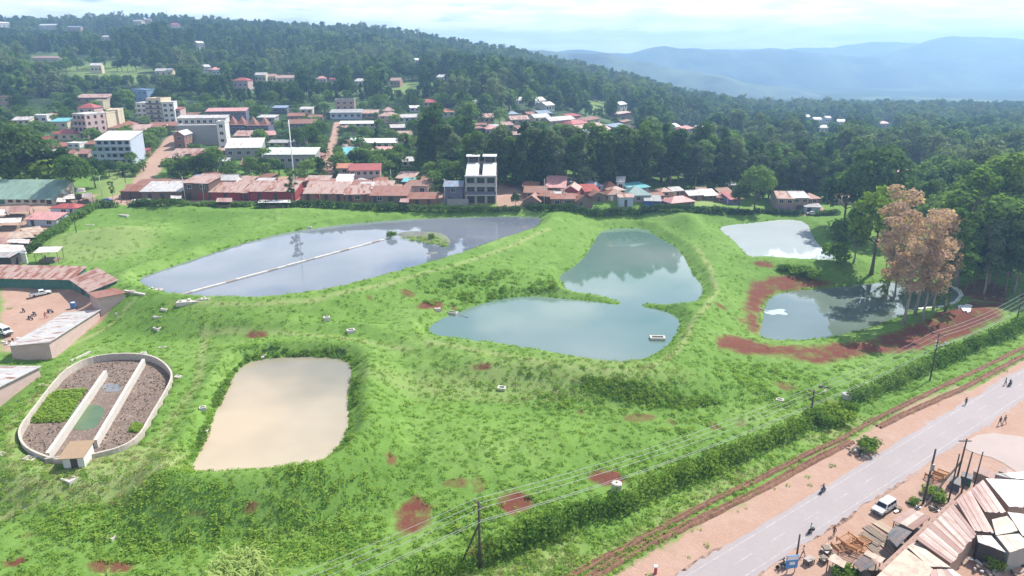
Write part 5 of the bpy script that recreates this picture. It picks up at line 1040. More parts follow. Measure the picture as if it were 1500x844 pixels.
keep = ~inpoly([(-220,310),(-220,150),(0,150),(110,142),(190,134),(225,134),(300,152),(420,152),(480,150),(530,146),(640,166),(662,190),(690,262),(760,258),(1010,272),(1110,290),(1240,300),(1340,330),(1700,420),(1700,520),(-220,520)], pts)
for pl in ([(575,123),(612,123),(614,137),(572,137)], [(862,150),(888,150),(890,162),(860,162)]): keep &= ~inpoly(pl, pts)
thin = inpoly([(85,97),(200,92),(235,108),(225,120),(110,118)], pts) | inpoly([(335,98),(440,104),(440,112),(330,108)], pts) | inpoly([(255,100),(300,96),(300,108),(250,112)], pts)
keep &= ~(thin & (gg.random(len(pts)) < .75)); keep &= gg.random(len(pts)) < .93
keep &= ~((vnoise(pts[:, 0], pts[:, 1], 38, 77) > .80) & (pts[:, 1] < 900))
for hx, hy, hs in HOUSES:
    if hy > 230: keep &= (pts[:, 0] - hx) ** 2 + (pts[:, 1] - hy - hs * .3) ** 2 > (hs * .6 + 5) ** 2
pts = pts[keep]; z = Hg(pts[:, 0], pts[:, 1]); zone = fbm(pts[:, 0], pts[:, 1], 90, 2, 41); k = np.empty(len(pts), int)
r_ = gg.random(len(pts)); k = np.where(zone < .42, np.where(r_ < .5, 4, np.where(r_ < .8, 2, 5)), np.where(zone < .58, np.where(r_ < .4, 2, np.where(r_ < .7, 0, 7)), np.where(r_ < .3, 3, np.where(r_ < .55, 1, np.where(r_ < .78, 7, np.where(r_ < .97, 6, 8))))))
scl = gg.uniform(.65, 1.2, len(pts)) * (1 + .25 * (fbm(pts[:, 0], pts[:, 1], 60, 2, 5) - .5))
# lower growth in front of the houses and fields
def proj(x, y, z):
    dz = z - CAM_Z; dep = y * CP - dz * SP; return 750 + FOC * x / dep, 422 - FOC * (y * SP + dz * CP) / dep
px_, py_ = proj(pts[:, 0], pts[:, 1], z); top_h = FH_[k] * scl; _, pt = proj(pts[:, 0], pts[:, 1], z + top_h); ok = np.ones(len(pts), bool)
for xl, xr, yb, yy in HPX + [(575, 612, 134, 600), (862, 888, 161, 600), (90, 225, 112, 900)]:
    m_ = (px_ > xl - 4) & (px_ < xr + 4) & (pts[:, 1] < yy) & (pts[:, 1] > 60) & (pt < yb - 3) & (py_ > yb - 3)
    if m_.any():
        f_ = np.clip((py_[m_] - yb + 3) / (py_[m_] - pt[m_]), 0, 1); scl[m_] *= f_; ok[m_] &= f_ > .3; pt[m_] = py_[m_] - (py_[m_] - pt[m_]) * f_
pts, z, k, scl = pts[ok], z[ok], k[ok], scl[ok]
fo = scatter('forest', np.concatenate([pts, z[:, None] - .3], 1), gg.uniform(0, 6.28, len(pts)), np.stack([scl * gg.uniform(.85, 1.2, len(pts)), scl * gg.uniform(.85, 1.2, len(pts)), scl], 1), k, FT)
tag(fo, 'dense green wood covering the hill and the plain beyond the town', 'forest', kind='stuff')
q = []
while len(q) < 1500:
    px, py = rnd.uniform(-60, 700), rnd.uniform(140, 292); p = G(px, py)
    if py > 262 and px < 445: continue
    if py > 230 and px < 150: continue
    if abs(px - 486 + (py - 235) * .07) < 9 or (py > 186 and abs(px - (205 + (py - 280) * -.75)) < 20) or not clear(p, .6): continue
    if any(xl - 1 < px < xr + 1 and yb + 1 < py < yb + 7 for xl, xr, yb, _ in HPX): continue
    q.append((p.x, p.y, p.z - .1))
q = np.array(q); ug = scatter('undergrowth', q, gg.uniform(0, 6.28, len(q)), gg.uniform(.5, 1.25, len(q)), gg.integers(0, 6, len(q)), [joined('shrub', 'bush', 201, 3.4, .34, 150, 'mid'), joined('shrub', 'bush', 202, 4.4, .36, 180, 'dark'), joined('shrub', 'bush', 203, 3.0, .3, 130, 'hedge'), joined('shrub', 'round', 204, 7, .5, 240, 'mid'), BAN_M[0], BAN_M[1]]); tag(ug, 'green shrubs and small plants filling the gardens of the town', 'undergrowth', kind='stuff')
# ================================================================== grass and weeds of the meadow
WK = [tuft(1, .38, .42, 16, 'weed', .035), tuft(2, .5, .5, 16, 'straw', .03), broad(3, .5, .5, 22, .15, 'weed2'), broad(4, .5, .45, 22, .14, 'weed'), tuft(5, .6, .4, 16, 'weed2', .04), broad(6, .5, .6, 26, .15, 'weed2')]
N = 220000; yy = 62 + (240 - 62) * gg.random(N) ** 1.35; xx = gg.uniform(-.97, .97, N) * yy; Q = np.stack([xx, yy], 1)
i_ = np.clip(np.searchsorted(AX, xx), 0, nx - 1); j_ = np.clip(np.searchsorted(AY, yy), 0, ny - 1); vi = j_ * nx + i_; so, pa, lu_, dr = soil[vi], pale[vi], lush[vi], dry[vi]
pr = .17 + .14 * lu_ + .15 * dr; pr *= (1 - .93 * sstep(.25, .6, so)) * (1 - .97 * sstep(.2, .5, pa)) * (.55 + .9 * fbm(xx, yy, 7, 2, 51)); al, ac = road_sd(xx, yy)
pr = pr * (1 - .7 * sstep(115, 205, yy)); pr = np.where((ac > -1) & (al > -50) & (al < 200), 0, pr); pr = np.where((ac > -16) & (ac < -1), pr * 1.4, pr); kp = gg.random(N) < pr
dmin = np.full(N, 60.0)
for p in POND.values(): dmin = np.minimum(dmin, sdf_near(p['poly'], xx, yy))
dB = sdf_near(BASIN, xx, yy); fringe = (dmin > 0) & (dmin < .8) & (gg.random(N) < 1.3 * fbm(xx, yy, 6, 2, 61) - .3); kp = (kp & (dmin > .2) & (dB > .5)) | fringe
for hx, hy, hs in HOUSES:
    if hy < 240: kp &= (xx - hx) ** 2 + (yy - hy) ** 2 > 16
xx, yy, lu_, dr, fringe, ac = xx[kp], yy[kp], lu_[kp], dr[kp], fringe[kp], ac[kp]; r_ = gg.random(len(xx))
k = np.where(fringe, np.where(r_ < .6, 4, 2), np.where(r_ < dr * .7, 1, np.where(r_ < .45, 0, np.where(r_ < .72, 3, np.where(r_ < .86, 2, 5)))))
scl = gg.uniform(.5, 1.25, len(xx)) * np.where(lu_ > .4, 1.15, .85)
wd = scatter('meadow_weeds', np.stack([xx, yy, Hg(xx, yy) - .03], 1), gg.uniform(0, 6.28, len(xx)), scl, k, WK); tag(wd, 'grass tufts and leafy weeds growing all over the meadow', 'grass', kind='stuff')
print('FOREST', len(pts), 'WEEDS', len(xx))
# ================================================================== the water works
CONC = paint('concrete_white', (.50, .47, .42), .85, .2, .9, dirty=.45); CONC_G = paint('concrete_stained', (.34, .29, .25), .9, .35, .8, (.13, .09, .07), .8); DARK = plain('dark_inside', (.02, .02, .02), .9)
WOOD = paint('wood_grey', (.20, .155, .115), .85, .3, 2.0); WOOD_O = paint('wood_orange', (.42, .19, .07), .7, .25, 2.0); WOOD_D = plain('pole_wood', (.075, .058, .048), .85); METAL = plain('grey_metal', (.35, .36, .37), .45, .6)
def offset_poly(P, d):
    n = len(P); out_ = []
    for i in range(n):
        a, b_, c = Vector(P[i - 1]), Vector(P[i]), Vector(P[(i + 1) % n]); t_ = (c - a).normalized(); out_.append((b_.x - t_.y * d, b_.y + t_.x * d))
    return out_
def ring_wall(m, P, w_, z0, z1, wob=0):
    A = sum(P[i][0] * P[(i + 1) % len(P)][1] - P[(i + 1) % len(P)][0] * P[i][1] for i in range(len(P))); Q = offset_poly(P, w_ if A > 0 else -w_); n = len(P); b0 = len(m.v)
    for i in range(n): m.v += [(*P[i], z0), (*P[i], z1), (*Q[i], z1), (*Q[i], z0)]
    for i in range(n):
        j = (i + 1) % n
        for k in range(4): m.f.append((b0 + i * 4 + k, b0 + i * 4 + (k + 1) % 4, b0 + j * 4 + (k + 1) % 4, b0 + j * 4 + k)); m.m.append(0)
    return Q
bc = np.array(BASIN).mean(0); be = empty('oxidation_basin', (bc[0], bc[1], BASIN_Z), 0, 'empty concrete oxidation ditch with two long divider walls', 'basin'); BL_ = [(x - bc[0], y - bc[1]) for x, y in BASIN]
m = MB(); ring_wall(m, BL_, .32, -2.0, .36); m.build('outer_wall', paint('basin_wall', (.46, .41, .35), .9, .3, .5, (.20, .12, .08), .7), be)
fm, t, b = _new('basin_floor'); P = t.nodes.new('ShaderNodeNewGeometry').outputs['Position']; n1 = noise(t, .35, 5, .65, P); n2 = noise(t, 2.6, 5, .75, P)
cc = mixc(t, n1.outputs['Fac'], (.17, .10, .065), (.25, .19, .145)); cc = mixc(t, ramp(t, n2.outputs['Fac'], [(.45, (0, 0, 0)), (.62, (1, 1, 1))]).outputs[0], cc, (.11, .09, .085)); t.links.new(mixc(t, ramp(t, n2.outputs['Fac'], [(.32, (.8,) * 3), (.42, (0, 0, 0))]).outputs[0], cc, (.5, .45, .42)), b.inputs['Base Color']); b.inputs['Roughness'].default_value = .95; bump(t, b, n2.outputs['Fac'], .9, .25)
m = MB(); m.prism(BL_, -1.35, -1.0); m.build('floor', fm, be)
def wall_line(px, z, w_, z0, z1, name, mt, parent, org):
    a, c = [W(x_, y_, z) for x_, y_ in px]; v = (c - a).xy; o = MB().box(0, v.length, -w_ / 2, w_ / 2, z0, z1).build(name, mt, parent); o.location = (a.x - org[0], a.y - org[1], 0); o.rotation_euler = (0, 0, math.atan2(v.y, v.x)); return o
wall_line([(69,664),(154,543)], BASIN_Z + .3, .5, -1.3, .34, 'divider_wall', CONC, be, bc); wall_line([(139,645),(210,526)], BASIN_Z + .3, .5, -1.3, .34, 'divider_wall', CONC, be, bc)
wall_line([(66,673),(94,669)], BASIN_Z + .3, .4, -1.3, .45, 'end_wall', CONC_G, be, bc)
def puddle(px, z, key, c1, c2): 
    o = flat_poly('puddle', px, water(key, c1, c2, .08, .2), 0, z, 2); return o
for (pl, key, c1, c2) in (([(96,640),(104,606),(128,601),(158,606),(150,625),(140,640)], 'algae', (.07, .12, .05), (.10, .15, .07)), ([(150,575),(160,570),(178,572),(182,580),(170,584),(154,583)], 'puddle', (.14, .14, .15), (.2, .2, .21))):
    o = puddle(pl, BASIN_Z - .97, key, c1, c2); o.parent = be; o.location = (-bc[0], -bc[1], -BASIN_Z)
g2 = np.random.default_rng(5)
def patch(name, px, n, z, kinds, label, s0, s1):
    Pw = np.array(Wp(px, z)); lo, hi = Pw.min(0), Pw.max(0); q = g2.uniform(lo, hi, (n * 3, 2)); q = q[sdf(Pw, q[:, 0], q[:, 1]) < 0][:n]
    o = scatter(name, np.concatenate([q, np.full((len(q), 1), z)], 1), g2.uniform(0, 6.28, len(q)), g2.uniform(s0, s1, len(q)), g2.integers(0, len(kinds), len(q)), kinds); return tag(o, label, 'weeds', kind='stuff')
patch('basin_weeds', [(42,618),(60,590),(80,575),(126,572),(108,595),(92,618)], 900, BASIN_Z - .98, [WK[3], WK[0]], 'bright green weeds filling the left lobe of the concrete basin', .8, 1.5)
patch('basin_weeds_small', [(190,632),(198,620),(210,622),(204,634)], 90, BASIN_Z - .98, [WK[3], WK[0]], 'small weeds at the right wall of the concrete basin', .6, 1.0)
peb = MB(); V, F = leaves([((0, 0, 0), (.1, .1, .06))], 8, .08, 4); pm_ = np_mesh('rubble', V, F, paint('rubble', (.25, .185, .13)))
Pw = np.array(BASIN); lo, hi = Pw.min(0), Pw.max(0); q = g2.uniform(lo, hi, (2600, 2)); q = q[(sdf(Pw, q[:, 0], q[:, 1]) < -.8) & (sdf(Wp([(80,660),(96,640),(104,600),(150,570),(182,570),(182,584),(158,606),(140,640),(120,662)], BASIN_Z - 1), q[:, 0], q[:, 1]) > 0)]; o = scatter('basin_rubble', np.concatenate([q, np.full((len(q), 1), BASIN_Z - 1.0)], 1), g2.uniform(0, 6.28, len(q)), g2.uniform(.5, 2.0, len(q)), np.zeros(len(q), int), [pm_]); tag(o, 'loose stones and dried sludge on the basin floor', 'rubble', kind='stuff')
hut = house((94,687),(125,685), 671, 3.2, 's', .35, 'RP', 'w', 1, 0, [(.52, .9, 'd')], 'small white pump hut with a tan flat roof at the basin end', 'hut', 'pump_hut', over=.3)
[c_ for c_ in hut.children if c_.name.startswith('roof')][0].data.materials[0] = paint('roof_tan', (.30, .205, .125), .8, .2)
# ---- inspection chambers
def chamber(px, py, sx, sy, h, label, rz=None, flat=False, name='inspection_chamber', mt=CONC):
    sx *= .8; sy *= .8; h *= .8; p = G(px, py); e = empty(name, p, rnd.uniform(-.5, .5) if rz is None else rz, label, 'chamber', 'concrete chambers in the meadow'); x, y = sx / 2, sy / 2; t_ = min(sx, sy) * .22; m = MB()
    m.box(-x, x, -y, -y + t_, -.8, h); m.box(-x, x, y - t_, y, -.8, h); m.box(-x, -x + t_, -y + t_, y - t_, -.8, h); m.box(x - t_, x, -y + t_, y - t_, -.8, h); m.build('rim', mt, e)
    MB().box(-x + t_, x - t_, -y + t_, y - t_, -.8, h - (.08 if flat else .3)).build('cover', CONC_G if flat else DARK, e); return e  # flat ones get a lid; open pits a near-black fill painting their inner shade
for (px, py, sx, sy, h, fl, lb) in [(479,470,1.7,1.4,1.1,0,'tall square concrete chamber on the grass below the grey pond'), (514,486,2.0,1.5,.6,0,'low open chamber right of the tall square chamber'), (735,570,1.8,1.5,.5,0,'open concrete chamber alone in the middle of the meadow'),
    (101,701,2.6,1.7,.15,1,'flat white slab in front of the pump hut'), (44,672,2.2,1.5,.2,1,'flat white chamber left of the basin end wall'), (230,481,2.0,1.2,.25,0,'pale chamber right of the brick yard shed'), (241,453,1.8,1.2,.2,1,'small slab near the pond inlet'), (231,464,2.0,.9,.15,1,'weathered slab between two pale chambers'),
    (238,509,1.7,.8,.12,1,'thin slab lying in the grass above the basin'), (261,553,1.4,1.1,.35,1,'white block right of the curved basin wall'), (63,566,1.6,1.0,.35,1,'mossy chamber on the left basin wall'), (297,600,1.3,1.0,.6,0,'tilted concrete chamber at the upper left bank of the muddy pond'), (300,634,1.3,1.0,.6,1,'white block at the left bank of the muddy pond'),
    (211,521,1.1,.9,.9,1,'white post block where the divider meets the curved wall'), (1142,587,1.6,1.2,.4,0,'stone-ringed pit in the weeds left of the roadside pole'), (3,666,1.4,1.0,.25,1,'small slab at the left picture edge'), (163,788,1.3,1.0,.3,0,'half-buried pale box in the tall weeds'), (452,333,2.4,1.0,.2,1,'pale slab on the far bank of the grey pond'), (182,316,4.5,1.4,.35,1,'broken pale foundation near the left hedge'), (132,330,3.0,1.0,.15,1,'flat white slab below the left hedge')]:
    chamber(px, py, sx, sy, h, lb, flat=bool(fl))
p = W(963, 497, 5.0); e = empty('outlet_box', p, -.05, 'white concrete outlet box standing in the lagoon', 'outlet box'); m = MB()
for (a0, a1, b0, b1) in ((-1.5, 1.5, -.8, -.5), (-1.5, 1.5, .5, .8), (-1.5, -1.15, -.5, .5), (1.15, 1.5, -.5, .5)): m.box(a0, a1, b0, b1, -1.3, .55)
m.build('rim', CONC, e); MB().box(-1.15, 1.15, -.5, .5, -1.3, .1).build('cover', DARK, e)  # near-black fill paints the shade inside the open frame
p = W(661, 458, 5.3); e = empty('water_inlet', p, -.35, 'white inlet frame on the left tip of the lagoon', 'inlet'); m = MB()
for (a0, a1, b0, b1) in ((-1.4, 1.4, -.6, -.42), (-1.4, 1.4, .42, .6), (-1.4, -1.2, -.42, .42), (1.2, 1.4, -.42, .42)): m.box(a0, a1, b0, b1, -1.0, .25)
m.build('rim', CONC, e); MB().tube([(1.2, 0, .05), (4.5, -1.0, -.22)], .07, 6).build('pipe', METAL, e)
chamber(641, 454, 1.6, 1.1, .5, 'pale block above the lagoon inlet frame', flat=True)
# ---- pond divider and inlet slabs
a, c = W(262, 433, 9.0), W(566, 350, 9.0); v = c - a; L = v.length; e = empty('pond_divider', a, math.atan2(v.y, v.x), 'long low concrete divider running through the grey pond', 'divider wall'); nS = 22
for i in range(nS):
    MB().box(L * i / nS + .03, L * (i + 1) / nS - .03, -.38 + rnd.uniform(-.05, .05), .38, -1.4, .20 + rnd.uniform(-.05, .08)).build('slab', CONC if i % 4 else CONC_G, e)
for (px, py, sx, sy, rz, lb) in [(224,424,5.0,1.2,-.12,'pale inlet channel with openings at the left end of the grey pond'), (278,441,5.2,1.9,.2,'broad pale platform where the divider meets the shore'), (300,438,2.4,1.0,.1,'pale block at the end of the shore platform')]:
    p = G(px, py); e = empty('inlet_works', (p.x, p.y, max(p.z, 8.9)), rz, lb, 'inlet works', 'pond inlet works'); x, y = sx / 2, sy / 2; MB().prism([(-x, -y), (x * .8, -y * 1.1), (x, y * .7), (-x * .9, y)], -.8, .12).build('slab', CONC, e)
    for k in range(3): MB().box(-x + sx * (k + .3) / 3, -x + sx * (k + .6) / 3, -y * .5, y * .4, .123, .3 + .2 * (k % 2)).build('block', CONC if k % 2 else CONC_G, e)
a, c = G(183, 428), G(213, 432); v = c - a; e = empty('low_wall', a, math.atan2(v.y, v.x), 'low pale wall joining the yard corner to the pond inlet', 'wall'); MB().box(0, v.length, -.25, .25, -1, .5).build('wall', CONC, e); MB().box(v.length * .3, v.length * .45, -.6, .6, -.5, .7).build('pier', CONC_G, e)
a, c = G(104, 530), G(133, 517); v = c - a; tag(MB().box(0, v.length, -.15, .15, -.4, .3).build('low_wall', CONC, loc=a, rot=(0, 0, math.atan2(v.y, v.x))), 'short pale wall in the grass above the basin', 'wall')
mud, t, b = _new('wet_mud'); P = t.nodes.new('ShaderNodeNewGeometry').outputs['Position']; n1 = noise(t, .4, 5, .65, P); t.links.new(ramp(t, n1.outputs['Fac'], [(.35, (.10, .10, .08)), (.5, (.16, .15, .12)), (.62, (.12, .19, .05))]).outputs[0], b.inputs['Base Color']); b.inputs['Roughness'].default_value = .5
def bank(px, z, h, name):
    o = flat_poly(name, px, mud, 0, z, 2); Pw = chaikin(Gp(px), 2)
    co = np.array([v.co[:] for v in o.data.vertices]); d = sdf(Pw, co[:, 0], co[:, 1]); co[:, 2] = z - .03 + np.clip(-d * .12, 0, h) * (.5 + fbm(co[:, 0], co[:, 1], 3, 2, 6)); o.data.vertices.foreach_set('co', co.ravel()); return tag(o, kind='structure')
bank([(578,350),(600,345),(640,347),(655,352),(662,362),(655,368),(640,366),(615,357),(590,356)], 9.02, .25, 'mud_bank'); bank([(622,378),(640,376),(645,379),(625,382)], 9.02, .1, 'mud_bank_small')
patch('mud_bank_grass', [(585,349),(600,346),(640,348),(656,354),(658,362),(640,360),(600,352)], 160, 9.08, [WK[0], WK[3]], 'sparse grass on the mud bank in the grey pond', .7, 1.3)
# ---- the white rim, sheet and inflow of the right pond
rim = [W(x_, y_, 3.0) for x_, y_ in [(1345,454),(1365,452),(1383,450),(1400,444),(1409,433),(1404,426),(1396,421)]]; m = MB(); V_ = []
for i, p in enumerate(rim):
    d = (rim[min(i + 1, len(rim) - 1)] - rim[max(i - 1, 0)]).normalized(); nn = Vector((d.y, -d.x, 0)); m.v += [tuple(p - nn * .45 + Vector((0, 0, -.6))), tuple(p - nn * .45 + Vector((0, 0, .32))), tuple(p + nn * .45 + Vector((0, 0, .35))), tuple(p + nn * .45 + Vector((0, 0, -.6)))]
for i in range(len(rim) - 1):
    for k in range(3): m.f.append((i * 4 + k, i * 4 + k + 1, i * 4 + 4 + k + 1, i * 4 + 4 + k)); m.m.append(0)
tag(m.build('curved_kerb', paint('rim_white', (.66, .65, .62), .7, .1)), 'curved white concrete rim at the right end of the green pond', 'kerb')
def drop_sheet(px, name, label, cat, mt, lift):
    o = flat_poly(name, px, mt, lift, None, 1); 
    for v in o.data.vertices: v.co.z += .18 * float(vnoise(v.co.x, v.co.y, .9, 3))
    return tag(o, label, cat)
drop_sheet([(1402,449),(1406,447),(1410,449),(1416,446),(1423,447),(1425,450),(1420,452),(1423,456),(1417,460),(1415,456),(1411,458),(1408,453)], 'plastic_sheet', 'white plastic sheet lying on the red bank by the pond rim', 'sheet', paint('sheet_white', (.68, .69, .69), .5, .1), .08)
o = flat_poly('foam', [(1117,455),(1124,457),(1132,459),(1143,461),(1151,463),(1146,465),(1154,469),(1150,471),(1139,468),(1131,467),(1126,463),(1121,460)], paint('foam_white', (.36, .42, .44), .5, .35, 1.5, (.12, .17, .17), .8), 0, 3.012, 1); tag(o, 'white foam spreading from the inflow of the green pond', 'foam', kind='stuff')
p = G(1112, 452); tag(MB().tube([(0, 0, .1), (1.8, -1.2, -.25)], .09, 8).build('inflow_pipe', METAL, loc=(p.x, p.y, 3.4)), 'short inflow pipe on the red bank of the green pond', 'pipe')
def fringe_patch(name, px, n, label, kinds, s0, s1):
    Pw = np.array(Gp(px)); lo, hi = Pw.min(0), Pw.max(0); q = g2.uniform(lo, hi, (n * 12, 2)); q = q[(sdf(Pw, q[:, 0], q[:, 1]) < 0)]
    for p_ in POND.values(): q = q[sdf_near(p_['poly'], q[:, 0], q[:, 1]) > .1]
    q = q[fbm(q[:, 0], q[:, 1], 5, 2, 71) + .25 * g2.random(len(q)) > .60]
    q = q[:n]; o = scatter(name, np.concatenate([q, Hg(q[:, 0], q[:, 1])[:, None] - .05], 1), g2.uniform(0, 6.28, len(q)), g2.uniform(s0, s1, len(q)), g2.integers(0, len(kinds), len(q)), kinds); return tag(o, label, 'weeds', kind='stuff')
DW = [broad(31, .8, .6, 40, .17, 'hedge'), broad(32, .7, .5, 36, .16, 'mid'), tuft(33, .9, .4, 18, 'weed2', .04)]
DL = [broad(34, .6, .5, 30, .15, 'weed2'), broad(35, .6, .5, 30, .15, 'weed'), DW[0], DW[2]]
fringe_patch('muddy_pond_weeds', [(338,556),(346,536),(366,518),(400,508),(500,510),(526,524),(528,560),(522,620),(512,650),(500,660),(512,620),(508,590),(513,560),(512,535),(498,526),(400,526),(366,533)], 420, 'dark weeds growing on the steep bank of the muddy pond', DW, .5, 1.0)
fringe_patch('muddy_pond_weeds_left', [(272,690),(292,650),(304,612),(322,572),(340,545),(332,580),(314,615),(304,645),(284,692)], 320, 'tall weeds on the left bank of the muddy pond', DW, .6, 1.2)
fringe_patch('dyke_weeds', [(760,545),(840,552),(930,560),(1000,560),(1060,590),(1000,602),(900,585),(800,568)], 480, 'rank weeds on the outer slope of the lagoon dyke', DL, .5, 1.0)
fringe_patch('inner_bank_weeds', [(600,425),(680,400),(760,395),(815,410),(818,428),(760,430),(690,445),(640,452)], 420, 'rank weeds on the slope between the grey pond and the lagoon', DL, .5, 1.0)
# ---- tanks
def tank(px, py, r, h, label, mt):
    p = G(px, py); e = empty('water_tank', p, 0, label, 'water tank'); MB().lathe([(r * .98, -.3), (r, .1), (r, h * .9), (r * .96, h), (r * .9, h)], 20).build('body', mt, e, smooth=False); MB().lathe([(r * .88, h - .02), (r * .84, h + .06), (r * .25, h + .12)], 20).build('lid', mt, e); MB().lathe([(r * .2, h + .1), (r * .2, h + .25)], 10).build('hatch', CONC_G, e); return e
tank(903, 719, .75, 1.25, 'white cylindrical concrete tank beside the front hedge', CONC); tank(1240, 583, .8, .8, 'low white round tank at the hedge by the roadside pole', CONC)
# ================================================================== poles and wires
def pole(px, py, top, label, r=.13, arm=True, mt=WOOD_D, lean=0, name='utility_pole', p=None):
    p = G(px, py) if p is None else p; h = zat(px + lean, top, p) - p.z; e = empty(name, p, 0, label, 'pole'); MB().tube([(0, 0, -.6), (0, 0, h)], [r * 1.15, r * .75], 8).build('pole', mt, e, smooth=True)
    if arm:
        a = MB().box(-1.1, 1.1, -.06, .06, h - .5, h - .38).build('crossarm', mt, e); a.rotation_euler = (0, 0, RL)
        for k in (-1.0, 0, 1.0): MB().lathe([(.05, h - .38), (.07, h - .25), (.03, h - .18)], 6, c=(k, 0)).build('insulator', CONC, a)
    return e, h
v = G(1187, 611) - G(703, 832); RL = math.atan2(v.y, v.x) + math.pi / 2
P1, H1 = pole(703, 832, 735, 'dark wooden pole with a slanting prop beside the front hedge', .17); MB().tube([Vector(G(677, 820)) - P1.location - Vector((0, 0, .3)), (0, 0, H1 * .68)], .12, 8).build('prop', WOOD_D, P1)
P2, H2 = pole(1187, 611, 571, 'wooden line pole among the rounded roadside bushes', .15); P3, H3 = pole(1362, 558, 487, 'tall line pole with a white crossarm below the red bank', .13)
P4, H4 = pole(1488, 475, 436, 'farthest line pole on the red bank near the right edge', .13)
P0 = P1.location + (P1.location - P2.location) * .9; P0.z = h1(P0.x, P0.y); P5 = P4.location + (P4.location - P3.location); P5.z = h1(P5.x, P5.y)
WIRE = plain('bright_wire', (.42, .42, .40), .4, .5); tops = [(P0, 9.5), (P1.location, H1), (P2.location, H2), (P3.location, H3), (P4.location, H4), (P5, 8)]
for k, (off, dz) in enumerate([(-1.0, -.2), (0, -.2), (1.0, -.2), (-.35, -2.6), (.35, -2.9)]):
    for s_ in range(5):
        (a, ha), (c, hc) = tops[s_], tops[s_ + 1]; oo = Vector((math.cos(RL), math.sin(RL), 0)) * off; A_ = a + oo + Vector((0, 0, ha + dz)); C_ = c + oo + Vector((0, 0, hc + dz)); sag = (C_ - A_).length * .018; n_ = 14
        tag(MB().tube([A_.lerp(C_, i / n_) - Vector((0, 0, 4 * sag * (i / n_) * (1 - i / n_))) for i in range(n_ + 1)], .028, 4, cap=False).build('power_line', WIRE), ['upper left', 'upper middle', 'upper right', 'lower left', 'lower right'][k] + ' wire ' + ['running from the propped pole to the bottom edge', 'between the propped pole and the bush pole', 'between the bush pole and the white-crossarm pole', 'between the white-crossarm pole and the red bank pole', 'beyond the red bank pole'][s_], 'power line', 'power lines along the hedge')
PALE_P = paint('pole_pale', (.5, .48, .45)); 
for (px, py, tp, ar, mt, lb) in [(272,297,258,0,PALE_P,'pale pole before the two-storey timber shop'), (299,294,262,0,PALE_P,'thin pole at the right edge of the two-storey shop'), (652,301,262,1,PALE_P,'concrete pole with crossarms left of the grey building'), (797,303,262,0,PALE_P,'pale lamp pole among the brown shacks'), (826,303,270,0,PALE_P,'white pole before the tin-fronted shack'),
    (112,341,303,0,WOOD_D,'thin lone pole on the grass beside the left hedge'), (150,288,258,0,PALE_P,'thin pole at the corner of the green slope'), (469,296,276,0,PALE_P,'short pole before the patched pink roof'), (368,264,241,0,PALE_P,'thin pole among the town trees'), (1065,302,285,0,PALE_P,'pole on the grassy slope by the red-roofed house'), (573,270,248,0,PALE_P,'pole beside the long pink house'), (449,254,246,0,PALE_P,'short pole at the corner of the pale green roof'), (184,268,248,0,WOOD_D,'dark pole on the green slope below the blue block')]:
    pole(px, py, tp, lb, .10, bool(ar), mt, name='street_pole')
pole(433, 287, 176, 'very tall white mast rising above the shops', .20, False, paint('mast_white', (.7, .7, .68)), name='mast'); pole(111, 296, 267, 'leaning pale pole at the market corner', .12, False, PALE_P, name='street_pole')
p = G(247, 40); e = empty('radio_mast', p, 0, 'thin radio mast on the highest point of the ridge', 'mast'); hh = zat(247, 8, p) - p.z; MB().tube([(0, 0, 0), (0, 0, hh)], [.35, .15], 4).build('mast', METAL, e); [MB().box(-.8, .8, -.05, .05, hh * k, hh * k + .12).build('crossbar', METAL, e) for k in (.6, .75, .9)]
# ---- reeds in the foreground
def reed(px, py, n, h, sp, label, seed):
    g = random.Random(seed); p = G(px, py); e = empty('giant_reed', p, 0, label, 'reed'); 
    m = MB(); s = MB()
    for i in range(n):
        a = g.uniform(0, 6.28); o = sp * g.random() ** .5; x0, y0 = o * math.cos(a), o * math.sin(a); hh = h * g.uniform(.55, 1.0)
        if i % 4 == 0: s.tube([(x0, y0, -.3), (x0 + g.uniform(-.2, .2), y0, hh * .7)], .025, 4)
        b_ = g.uniform(0, 6.28); L = g.uniform(1.5, 2.7); z0 = hh * g.uniform(.4, .75); pr = None; w_ = g.uniform(.07, .13)
        for k in range(6):
            f = k / 5; r_ = L * f * .8; z = z0 + L * (1.1 * f - 1.05 * f * f); ww = w_ * (1 - f) ** .5 * (1 if k else .6); q = [(x0 + r_ * math.cos(b_) - math.sin(b_) * ww, y0 + r_ * math.sin(b_) + math.cos(b_) * ww, z), (x0 + r_ * math.cos(b_) + math.sin(b_) * ww, y0 + r_ * math.sin(b_) - math.cos(b_) * ww, z)]
            if pr: m.add(pr + q, [(0, 1, 3, 2)])
            pr = q
    m.build('leaves', LEAF['reed'], e); s.build('stem', plain('reed_stem', (.2, .22, .1)), e)
LEAF['reed'] = leafmat('leaf_reed', (.17, .25, .07), (.26, .34, .11), (.36, .43, .18), .4)
reed(352, 856, 300, 4.2, 3.4, 'large clump of pale giant reed at the bottom picture edge', 1); reed(160, 866, 40, 2.6, .9, 'small clump of giant reed left of the large one', 2); reed(395, 862, 60, 2.2, 1.6, 'low reed clump right of the large one', 3)
